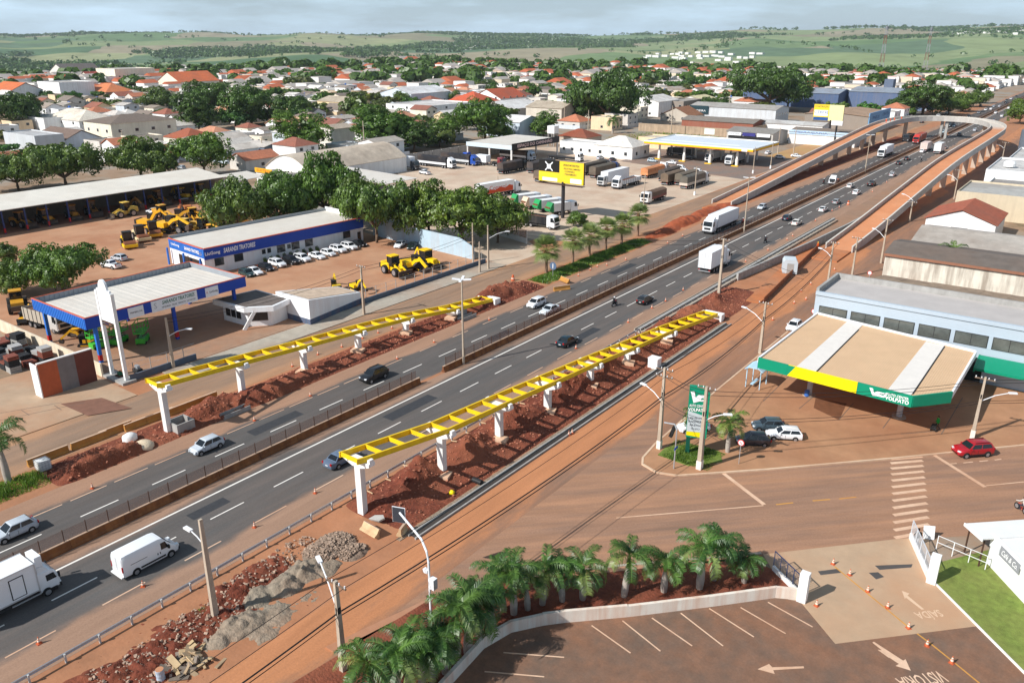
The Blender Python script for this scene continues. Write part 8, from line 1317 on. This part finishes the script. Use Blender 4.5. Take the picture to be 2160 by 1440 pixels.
tr_ = [G(1610, 640), G(1725, 525)]; t = thing('trench_shoring', 'long dark trench wall of boards in the red soil by the service road', 'shoring', tr_[0]); d = tr_[1]-tr_[0]; obj('board_wall', MB().bar((0, 0, .5), d+Vector((0, 0, .5)), .12, 1.1), mat('trench_board', C(150, 96, 66), var=.2), t); obj('trench_bed', MB().bar(Vector((-1.6, -.6, .12)), d+Vector((-1.6, -.6, .12)), 2.4, .2), M_oran, t)
p = G(20, 745); rnd = random.Random(6); k = 0
for i in range(7):
    for j in range(3):
        q = Vector((-113.5+rnd.uniform(-.3, .3)-i*1.9, 44.6-j*2.1, 0)); hh = rnd.uniform(1.0, 2.9); o = thing('pallet_stack', 'x', 'stack', q, rnd.uniform(-.2, .2)); n_ = int(hh/.3)
        for z in range(n_): obj('pallet', MB().b2((-.75, -.7, .3*z), (.75, .7, .3*z+.22)), [mat('crate_black', C(46, 48, 50), var=.15), mat('crate_red', C(130, 74, 60), var=.15), mat('crate_grey', C(170, 168, 164), var=.1)][(i+j+z//3) % 3], o)
        auto(o, ['black', 'brownish red', 'grey'][(i+j) % 3]+' stack of pallets and trays', 'stack', 'stacks in the pallet yard', q.x, q.y)
t = thing('plate_compactor', 'red and green small compactor frame on the totem plinth', 'compactor', G(254, 798)); obj('frame', MB().tube([(-.4, 0, .1), (-.5, .3, .9), (.2, .3, 1.1)], .06, 6), M_lr, t); obj('base', MB().b2((-.5, -.4, .35), (.5, .4, .55)), M_rust, t); obj('engine', MB().b2((-.2, -.2, .55), (.35, .25, .95)), mat('dull_green', C(40, 96, 70), var=.1), t); t = thing('generator', 'black wheeled generator unit by the pipe fence', 'unit', G(292, 790)); obj('body', MB().b2((-.6, -.4, .4), (.6, .4, .9)), M_chas, t); [wheel(t, s*.5, 0, .3, .16) for s in (-1, 1)]; obj('lamp', MB().b2((-.5, -.1, .9), (.2, .3, 1.3)), M_steel, t)  # second thing is a wheeled generator topped by a plain steel box
# people
person('person in a bright green shirt pushing a small cart on the forecourt', G(1975, 908)+Vector((0, 0, .13)), 2.2, C(40, 160, 70), C(40, 40, 44), 'walk'); person('pedestrian in a dark shirt beside the white board at the crossing', G(1932, 1150), .3, C(30, 34, 36), C(200, 200, 204), 'walk'); person('worker in orange at the foot of the right bridge ramp', G(1724, 528)+Vector((0, 0, .1)), 1.0, C(226, 104, 50), C(210, 110, 60), 'stand', helmet=C(240, 200, 60)); person('red shirted person under the left yard tree', G(118, 612), 2.0, C(170, 40, 44), C(40, 44, 60), 'stand')
for i, (x, y) in enumerate(((-83.4, 379.5), (-82.4, 382.5), (-81.6, 386), (-80.2, 392.5))): person(['first', 'second', 'third', 'fourth'][i]+' orange-clad worker from the left on the bridge deck', (x, y, 8.0+.08*i), i*1.3, C(232, 96, 50), C(220, 100, 60), 'stand', helmet=C(236, 120, 60), group='workers on the bridge')
tag(obj('hand_cart', MB().box((0, 0, .5), (.5, .7, .5)).cyl((-.3, -.2, .25), .22, .08, 12, axis='X').cyl((.22, -.2, .25), .22, .08, 12, axis='X'), M_black, loc=G(1968, 910)+Vector((0, 0, .13))), 'small dark hand cart in front of the green shirted pedestrian', 'cart'); p = G(2152, 1078); t = thing('bicycle', 'bicycle ridden at the right edge of the side street', 'bicycle', p, .8); [wheel(t, 0, y, .33, .05) for y in (-.52, .52)]; obj('frame', MB().tube([(0, -.52, .33), (0, -.1, .3), (0, .35, .8), (0, -.2, .75), (0, -.1, .3)], .025, 6).tube([(0, .35, .8), (0, .52, .33)], .025, 6), M_lr, t); obj('saddle', MB().box((0, -.22, .85), (.14, .26, .06)), M_black, t); person('cyclist in a pale shirt at the right edge of the side street', p, .8, C(200, 196, 190), C(50, 54, 70), 'ride')
# ================================================================== TOWN
TER = [C(190, 120, 90), C(172, 108, 84), C(154, 96, 78), C(200, 142, 112), C(142, 92, 78)]; GRR = [C(186, 178, 168), C(160, 148, 136), C(212, 206, 198), C(134, 122, 112), C(222, 218, 212)]; WALLS = [(C(240, 240, 238), 'white'), (C(236, 226, 206), 'cream'), (C(214, 208, 200), 'pale grey'), (C(232, 206, 170), 'sand coloured'), (C(244, 244, 244), 'bright white'), (C(206, 214, 222), 'pale blue')]
USED = []
SHORT = {'white two-storey house with pale': 'the white blue-awning house', 'bright white windowless': 'the windowless white block', 'cream three-storey': 'the cream three-storey block', 'cream house with long': 'the long orange-roofed house', 'pale blue hall': 'the pale blue hall', 'tall pale stained': 'the tall stained hall', 'white hall with plain': 'the plain white hall', 'white L-shaped': 'the white L-shaped house', 'white gabled house': 'the brown-roofed white gable', 'pale blue-grey warehouse': 'the blue-grey warehouse', 'long beige': 'the long beige hall', 'white store': 'the red-signed white store', 'unfinished': 'the unfinished grey block', 'house with bright orange': 'the bright orange roof'}
def clash(x0, x1, y0, y1): return any(a < x1+1.5 and x0-1.5 < b and c < y1+1.5 and y0-1.5 < d for a, b, c, d in USED)
def hs(label, Lp, Cp, Rp, ty, roof, rc, wc, wins=(), hr=None, name='house', cat='house'):
    c = G(*Cp); x0 = G(*Lp).x; y1 = G(*Rp).y; x1, y0 = c.x, c.y
    if x1-x0 < 5: x0 = x1-9
    if y1-y0 < 5: y1 = y0+9
    x0 = max(x0, x1-34); y1 = min(y1, y0+40); h = max(2.8, HT(c, ty)); USED.append((x0, x1, y0, y1)); [LANDM.append((v, (x0+x1)/2, (y0+y1)/2)) for k, v in SHORT.items() if label.startswith(k)]; building(name, label, cat, x0, x1, y0, y1, h, wc, roof, rc, hr, wins)
W2 = [('+x', 4, 1.5, 1.2, 1.2), ('+x', 4, 1.5, 1.2, 4.6), ('-y', 3, 1.4, 1.2, 1.2), ('-y', 3, 1.4, 1.2, 4.6)]; W1 = [('+x', 3, 1.3, 1.1, 1.1), ('-y', 2, 1.3, 1.1, 1.1)]
W3 = [('+x', 5, 1.5, 1.2, z) for z in (1.2, 4.3, 7.4)]+[('-y', 3, 1.4, 1.2, z) for z in (1.2, 4.3, 7.4)]
WHT, CRM, LGR = C(240, 240, 238), C(236, 228, 208), C(206, 208, 210)
hs('large cream two-storey block with brown-grey hipped roof in the near town', (203, 295), (240, 305), (368, 290), 262, 'hip', C(120, 108, 98), CRM, W2, 2.6, 'apartment_block', 'building'); LANDM.append(('the cream hip-roofed block', -352, 193))
for a in [('white two-storey house with pale hipped roof and blue awning beside the cream block', (120, 272), (172, 286), (224, 276), 256, 'hip', C(222, 212, 196), WHT, W2), ('pale blue-grey gabled house with brown roof in front of the cream block', (95, 306), (137, 318), (194, 306), 299, 'gable', C(120, 102, 92), C(210, 216, 224), W1), ('wide pale grey flat store at the left edge of the near town', (-10, 318), (80, 327), (112, 316), 290, 'flat', C(196, 196, 196), C(200, 204, 208), W1), ('white shop with orange band at the left of the near town', (62, 274), (98, 284), (126, 276), 252, 'flat', C(186, 180, 172), WHT, W1),
          ('bright white windowless block left of the town centre', (80, 200), (130, 207), (165, 200), 176, 'flat', C(190, 186, 180), C(244, 244, 244)), ('house with bright orange gabled roof at the left edge', (-25, 206), (26, 213), (58, 206), 193, 'gable', C(206, 112, 66), WHT, W1), ('white long flat house left of the three-storey block', (40, 176), (85, 182), (116, 178), 165, 'flat', C(206, 200, 192), WHT, W1), ('cream three-storey block in the left of the town', (215, 172), (247, 181), (288, 172), 147, 'flat', C(214, 208, 200), CRM, W3), ('house with twin grey gables left of the three-storey block', (116, 165), (140, 169), (180, 162), 153, 'gable', C(110, 104, 100), C(222, 218, 210), W1), ('house with dark red long roof below the three-storey block', (176, 174), (200, 181), (228, 175), 172, 'gable', C(150, 70, 62), CRM),
          ('cream house with long orange roof left of the tall trees', (346, 182), (380, 188), (432, 178), 174, 'gable', C(208, 112, 70), CRM, W1), ('open sided house with orange hipped roof in the left town', (198, 200), (225, 205), (252, 199), 195, 'hip', C(208, 126, 82), C(140, 120, 104)), ('brown-roofed tile house in front of the cream block', (352, 302), (395, 309), (445, 300), 297, 'hip', C(164, 88, 60), C(230, 220, 206)), ('grey-beige hall with pale metal roof behind the lane', (405, 316), (425, 326), (540, 314), 303, 'metal', C(212, 204, 194), C(190, 180, 162)), ('pale blue hall with wide metal roof behind the lane trees', (455, 339), (480, 346), (543, 336), 320, 'metal', C(214, 206, 196), C(206, 220, 230), W1), ('workshop with white sheet roof left of the big bright tree', (535, 326), (560, 334), (602, 327), 311, 'metal', C(206, 198, 190), C(110, 124, 142)),
          ('tall pale stained hall right of the big bright tree', (688, 309), (700, 316), (776, 312), 274, 'metal', C(198, 184, 166), C(234, 228, 218)), ('small white house with dark windows above the bright tree', (648, 247), (658, 252), (676, 248), 240, 'gable', C(130, 118, 110), WHT, W1), ('cream hall with beige metal roof above the truck lot trees', (690, 226), (730, 232), (760, 226), 217, 'metal', C(196, 182, 160), C(236, 216, 170)), ('white hall with plain metal roof left of the tall mid-town tree', (813, 217), (868, 222), (935, 211), 199, 'metal', C(232, 232, 232), C(214, 224, 232), W1), ('white L-shaped house with small orange roof in mid-town', (857, 240), (905, 251), (966, 238), 226, 'flat', C(220, 216, 212), WHT, W2), ('white gabled house with orange-brown roof facing the highway', (1022, 219), (1056, 225), (1088, 218), 209, 'gable', C(184, 92, 64), C(244, 244, 244), W2), ('grey walled house with red-orange hipped roof in mid-town', (966, 226), (1006, 233), (1032, 226), 218, 'hip', C(196, 92, 62), C(186, 178, 168), W1),
          ('row of halls with white metal roofs left of the round tree', (1012, 241), (1080, 248), (1136, 239), 231, 'metal', C(234, 232, 228), C(190, 180, 168)), ('pale blue-grey warehouse with white roof behind the round tree', (1052, 280), (1096, 292), (1136, 284), 259, 'metal', C(236, 234, 232), C(206, 218, 230)), ('long beige hall beside the dark wide tree behind the station', (1136, 255), (1184, 264), (1238, 258), 230, 'metal', C(190, 176, 156), C(208, 200, 186), W1), ('white store with dark red sign panel right of the dark wide tree', (1336, 240), (1388, 247), (1426, 240), 216, 'metal', C(226, 222, 216), WHT, W1), ('unfinished grey two-storey block right of the white store', (1420, 238), (1440, 244), (1470, 236), 216, 'flat', C(170, 164, 156), C(150, 140, 130), W2), ('pale gabled shed with yellow roof right of the grey block', (1450, 220), (1478, 225), (1500, 220), 211, 'metal', C(226, 214, 170), WHT, W1), ('brown tile roofed house by the vacant lot', (1405, 252), (1455, 258), (1480, 252), 246, 'gable', C(150, 104, 76), C(196, 186, 172), W1)]: hs(*a)
EXCL = [(-225, -15, -50, 208), (-206, -15, 200, 330), (-196, -15, 330, 410), (-200, -15, 405, 460), (-216, -15, 535, 655)]
rnd = random.Random(21); cells = []
yy = 120
while yy < 1150:
    xx = -1050
    while xx < -100:
        x, y = xx+rnd.uniform(-2, 2), yy+rnd.uniform(-2, 2); xx += 17.2
        if any(a-9 < x < b+9 and c-9 < y < d+9 for a, b, c, d in EXCL): continue
        q = PX((x, y, 2))
        if not (-60 < q[0] < 2220) or q[1] < 95 or q[1] > 345: continue
        if (x+1050) % 99 < 13: continue
        cells.append((math.hypot(x, y), x, y, q))
    yy += 18 if (yy-120) % 90 < 64 else 27
cells.sort(); TRP = [(o.location.x, o.location.y) for o, _, _, _ in AUTO if o.name.startswith('tree')]
nh = nt = 0; far = MB(); fmats = [mat('far_wall_white', C(236, 234, 230), var=.06, scale=.02), mat('far_wall_cream', C(222, 206, 182), var=.08, scale=.02), mat('far_roof_red', C(186, 104, 72), var=.15, scale=.02), mat('far_roof_grey', C(176, 168, 160), var=.15, scale=.02), mat('far_glass', C(70, 74, 80), var=.1)]; fart = []
def far_house(x, y, z, w, d, h, rk, rc, wc):
    far.b2((x-w/2, y-d/2, z-1), (x+w/2, y+d/2, z+h), wc)
    if rk == 'gable': far.ext([(-w/2-.4, z+h), (0, z+h+w*.2), (w/2+.4, z+h)], (x, 0, 0), (1, 0, 0), (0, 0, 1), (0, 1, 0), y-d/2-.4, y+d/2+.4, rc)
    else: far.b2((x-w/2+.2, y-d/2+.2, z+h), (x+w/2-.2, y+d/2-.2, z+h+.3), rc)
    for k in range(2): far.b2((x+w/2, y-d/4+k*d/2-.8, z+1.2), (x+w/2+.06, y-d/4+k*d/2+.8, z+2.4), 4); far.b2((x-w/4+k*w/2-.8, y-d/2-.06, z+1.2), (x-w/4+k*w/2+.8, y-d/2, z+2.4), 4)
for dist, x, y, q in cells:
    nz_ = noise.noise(Vector((x/85, y/85, 3.1))); u = rnd.random(); tp = .16+.5*max(0, nz_)+(.11 if dist > 430 else 0)
    if any((x-a)**2+(y-b)**2 < 49 for a, b in TRP): continue
    if u < tp:
        if clash(x-2, x+2, y-2, y+2): continue
        tn = (.66+rnd.uniform(-.16, .36), .76+rnd.uniform(-.14, .24), .62+rnd.uniform(-.12, .2)); s = rnd.uniform(5.0, 9.0)*(1+.25*(nz_ > .1))
        if nt < 170: nt += 1; tree(0, 0, s*2*FPX/dist, 'far' if dist > 330 else rnd.choice(('round', 'umbrella', 'tall')), rnd.randrange(3), tn, rnd.uniform(.8, 1.1), rnd.choice(('dark green town tree', 'dense dark town tree')), Vector((x, y, 0)), 'trees between the town houses')
        else: fart.append((x, y, 0, s, tn))
    elif u < .97:
        w, d, h = rnd.uniform(8, 14.5), rnd.uniform(8, 14), rnd.choice((3.0, 3.2, 3.4, 5.8))
        if clash(x-w/2, x+w/2, y-d/2, y+d/2): continue
        rk = rnd.choice(('gable', 'hip', 'gable', 'metal', 'flat', 'metal', 'flat', 'metal')); rc, rn = (rnd.choice(TER), 'terracotta') if rk in ('gable', 'hip') and rnd.random() < .55 else (rnd.choice(GRR), 'grey'); wc, wn = rnd.choice(WALLS)
        if nh < 235:
            nh += 1; USED.append((x-w/2, x+w/2, y-d/2, y+d/2)); t = building('town_house', 'x', 'house', x-w/2, x+w/2, y-d/2, y+d/2, h, wc, rk, rc, None, [('+x', rnd.choice((1, 2, 3)), 1.3, 1.1, 1.1), ('-y', rnd.choice((1, 2)), 1.3, 1.1, 1.1)]+([('+x', 2, 1.3, 1.1, 4.0)] if h > 5 else []))
            if rnd.random() < .25: obj('water_tank', MB().lathe([(.7, 0), (.75, .5), (.6, 1.0), (.1, 1.15)], 10), M_tank, t, (w*.3, d*.7, h+.4))
            if rnd.random() < .6:
                yw = obj('yard_wall', MB().b2((w+1.6, -2.5, 0), (w+1.75, d+1, 1.9)).b2((-1, -2.65, 0), (w+1.75, -2.5, 1.9)), M_wall, t); yw.color = (*rnd.choice(WALLS)[0], 1)
            auto(t, '%s%s house, %s %s roof' % ('two-storey ' if h > 5 else '', wn, rn, {'gable': 'gabled', 'hip': 'hipped', 'metal': 'sheet', 'flat': 'flat'}[rk]), 'house', 'houses of the town', x, y)
        else: k_ = 1.55 if rnd.random() < .12 else 1.0; far_house(x, y, 0, w*k_, d*k_, h*(1.3 if k_ > 1 else 1), 'gable' if rk in ('gable', 'hip') else 'flat', 2 if rn == 'terracotta' else 3, 0 if wn != 'cream' else 1)
# far town on the falling ground
for i in range(3300):
    a = YAW-rad(rnd.uniform(-34, 34)); r = 870+900*rnd.random()**1.6; x, y = -math.sin(a)*r, math.cos(a)*r
    if x > -100 and r < 1500: continue
    t_ = (math.degrees(YAW)-math.degrees(a))/32
    if r > 1150 and noise.noise(Vector((x/300, y/300, 9))) < (-.05 if t_ < 0 else -.25): continue
    z = terrain(x, y)
    if rnd.random() < .12: fart.append((x, y, z, rnd.uniform(5, 8), (.6, .72, .62)))
    else: w = rnd.uniform(10, 18); far_house(x, y, z, w, rnd.uniform(10, 18), rnd.choice((4.2, 5.5, 8.2)), rnd.choice(('gable', 'flat', 'flat')), rnd.choice((2, 3, 3)), rnd.choice((0, 0, 1)))
for i in range(150):                       # white suburb on the right hill
    a = YAW-rad(rnd.uniform(27, 36)); r = rnd.uniform(4700, 5500); x, y = -math.sin(a)*r, math.cos(a)*r; far_house(x, y, terrain(x, y), rnd.uniform(16, 26), rnd.uniform(14, 24), rnd.uniform(6, 9), 'flat', 3, 0)
for (px_, py_, n_, R_, r_) in ((985, 90, 26, 120, 4300), (1490, 97, 40, 260, 3300)):
    a = YAW-math.atan((px_-CXP)/math.hypot(FPX, CYP-HOR)); 
    for i in range(n_): x, y = -math.sin(a)*r_+rnd.uniform(-R_, R_), math.cos(a)*r_+rnd.uniform(-R_, R_); far_house(x, y, terrain(x, y), rnd.uniform(14, 26), rnd.uniform(14, 24), rnd.uniform(5, 8), 'flat', 3, 0)
tag(obj('distant_town', far, fmats), 'distant mass of small white and terracotta-roofed houses', 'town', kind='stuff')
def leaf_mass(name, items, label, nq, flat=.75, seed=1):
    """many small crowns of loose leaf-clump faces in one mesh"""
    r_ = random.Random(seed); vs = []; fs = []; cols = []
    for x, y, z, s, tn in items:
        for k in range(nq):
            d = Vector((r_.gauss(0, 1), r_.gauss(0, 1), r_.gauss(.3, .9))).normalized(); p = Vector((x, y, z+s*.75))+Vector((d.x, d.y, d.z*flat*.8))*s*r_.uniform(.55, 1.02); n_ = (d+Vector((r_.gauss(0, .4), r_.gauss(0, .4), r_.gauss(.3, .4)))).normalized(); u = n_.cross(Vector((r_.gauss(0, 1), r_.gauss(0, 1), 1))).normalized(); w = n_.cross(u); q = s*r_.uniform(.25, .5); i = len(vs); vs += [p-u*q, p+w*q*.8, p+u*q, p-w*q*.8]; fs.append((i, i+1, i+2, i+3))
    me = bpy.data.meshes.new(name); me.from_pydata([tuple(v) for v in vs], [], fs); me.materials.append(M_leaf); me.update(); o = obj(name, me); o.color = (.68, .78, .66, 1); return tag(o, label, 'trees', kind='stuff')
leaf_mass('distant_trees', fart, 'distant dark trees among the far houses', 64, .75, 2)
# woods and hedgerows on the hills
woods = []; wr = random.Random(33)
for i in range(60000):
    a = YAW-rad(wr.uniform(-36, 36)); r = 1500+5400*wr.random()**.8; x, y = -math.sin(a)*r, math.cos(a)*r
    v = noise.fractal(Vector((x/1300, y/1300, 5.5)), 1, 2, 4); w_ = abs(noise.noise(Vector((x/700, y/700, 8.2)))); lo = terrain(x, y) < -18
    if v > (.04 if lo else .2) or (w_ < .016 and wr.random() < .5): woods.append((x, y, terrain(x, y)-2, wr.uniform(9, 15)*(1 if r > 2600 else .8), (1, 1, 1)))
    if len(woods) > 15000: break
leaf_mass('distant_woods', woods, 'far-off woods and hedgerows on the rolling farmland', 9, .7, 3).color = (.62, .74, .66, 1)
ridge = []
for i in range(420):
    a = YAW-rad(wr.choice((wr.uniform(-34, 34), wr.gauss(20, 2.2), wr.gauss(-4, 1)))); r = wr.uniform(6400, 6750); x, y = -math.sin(a)*r, math.cos(a)*r
    if noise.noise(Vector((x/250, y/250, 2))) > .05: ridge.append((x, y, terrain(x, y), wr.uniform(10, 18), (1, 1, 1)))
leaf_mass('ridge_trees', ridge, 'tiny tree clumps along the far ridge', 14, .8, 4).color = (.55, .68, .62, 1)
# lattice masts
def mast(label, px, r, ty, py):
    a = YAW-math.atan((px-CXP)/math.hypot(FPX, CYP-HOR)); b = Vector((-math.sin(a)*r, math.cos(a)*r, 0)); b.z = terrain(b.x, b.y); lo, hi = 0, 200
    for _ in range(40):
        m_ = (lo+hi)/2
        if PX((b.x, b.y, b.z+m_))[1] > ty: lo = m_
        else: hi = m_
    h = lo; t = thing('lattice_mast', label, 'mast', b); mr_, mw_ = mat('mast_red', C(140, 92, 86), var=.05), mat('mast_white', C(160, 162, 166), var=.05); n_ = 12; w0, w1 = h*.045, h*.012
    for k in range(n_):
        z0, z1 = h*k/n_, h*(k+1)/n_; a0, a1 = w0+(w1-w0)*k/n_, w0+(w1-w0)*(k+1)/n_; mb = MB(); c4 = ((-1, -1), (1, -1), (1, 1), (-1, 1))
        for i in range(4):
            p, q = c4[i], c4[(i+1) % 4]; mb.bar((p[0]*a0, p[1]*a0, z0), (p[0]*a1, p[1]*a1, z1), .24, .24); mb.bar((p[0]*a0, p[1]*a0, z0), (q[0]*a1, q[1]*a1, z1), .13, .13)
        obj('mast_section', mb, mr_ if (k//2) % 2 == 0 else mw_, t)
    obj('antenna_head', MB().cyl((0, 0, h-3.5), 1.6, 3.0, 10), mat('antenna_grey', C(120, 124, 130), var=.1), t); return t
mast('nearer red and white lattice mast on the right skyline', 1868, 1000, 55, 140); mast('farther red and white lattice mast at the right skyline', 1962, 1250, 58, 118)
# ================================================================== HAZE
hz = MB(); hz.b2((-9900, -9900, -190), (9900, 9900, 165)); hm = bpy.data.materials.new('haze'); hm.use_nodes = True; hn, hl_ = hm.node_tree.nodes, hm.node_tree.links; hn.remove(hn['Principled BSDF']); pv = hn.new('ShaderNodeVolumePrincipled'); pv.inputs['Color'].default_value = (.80, .91, 1.0, 1); pv.inputs['Density'].default_value = 5e-5; pv.inputs['Anisotropy'].default_value = .1; hl_.new(pv.outputs[0], hn['Material Output'].inputs['Volume'])
tag(obj('haze', hz, hm), 'pale blue summer haze over the town and hills', 'haze', kind='stuff')
auto_labels(); drop_protos()
for o in COL.objects:
    for k in ('_p', '_q', '_wc'):
        if k in o: del o[k]
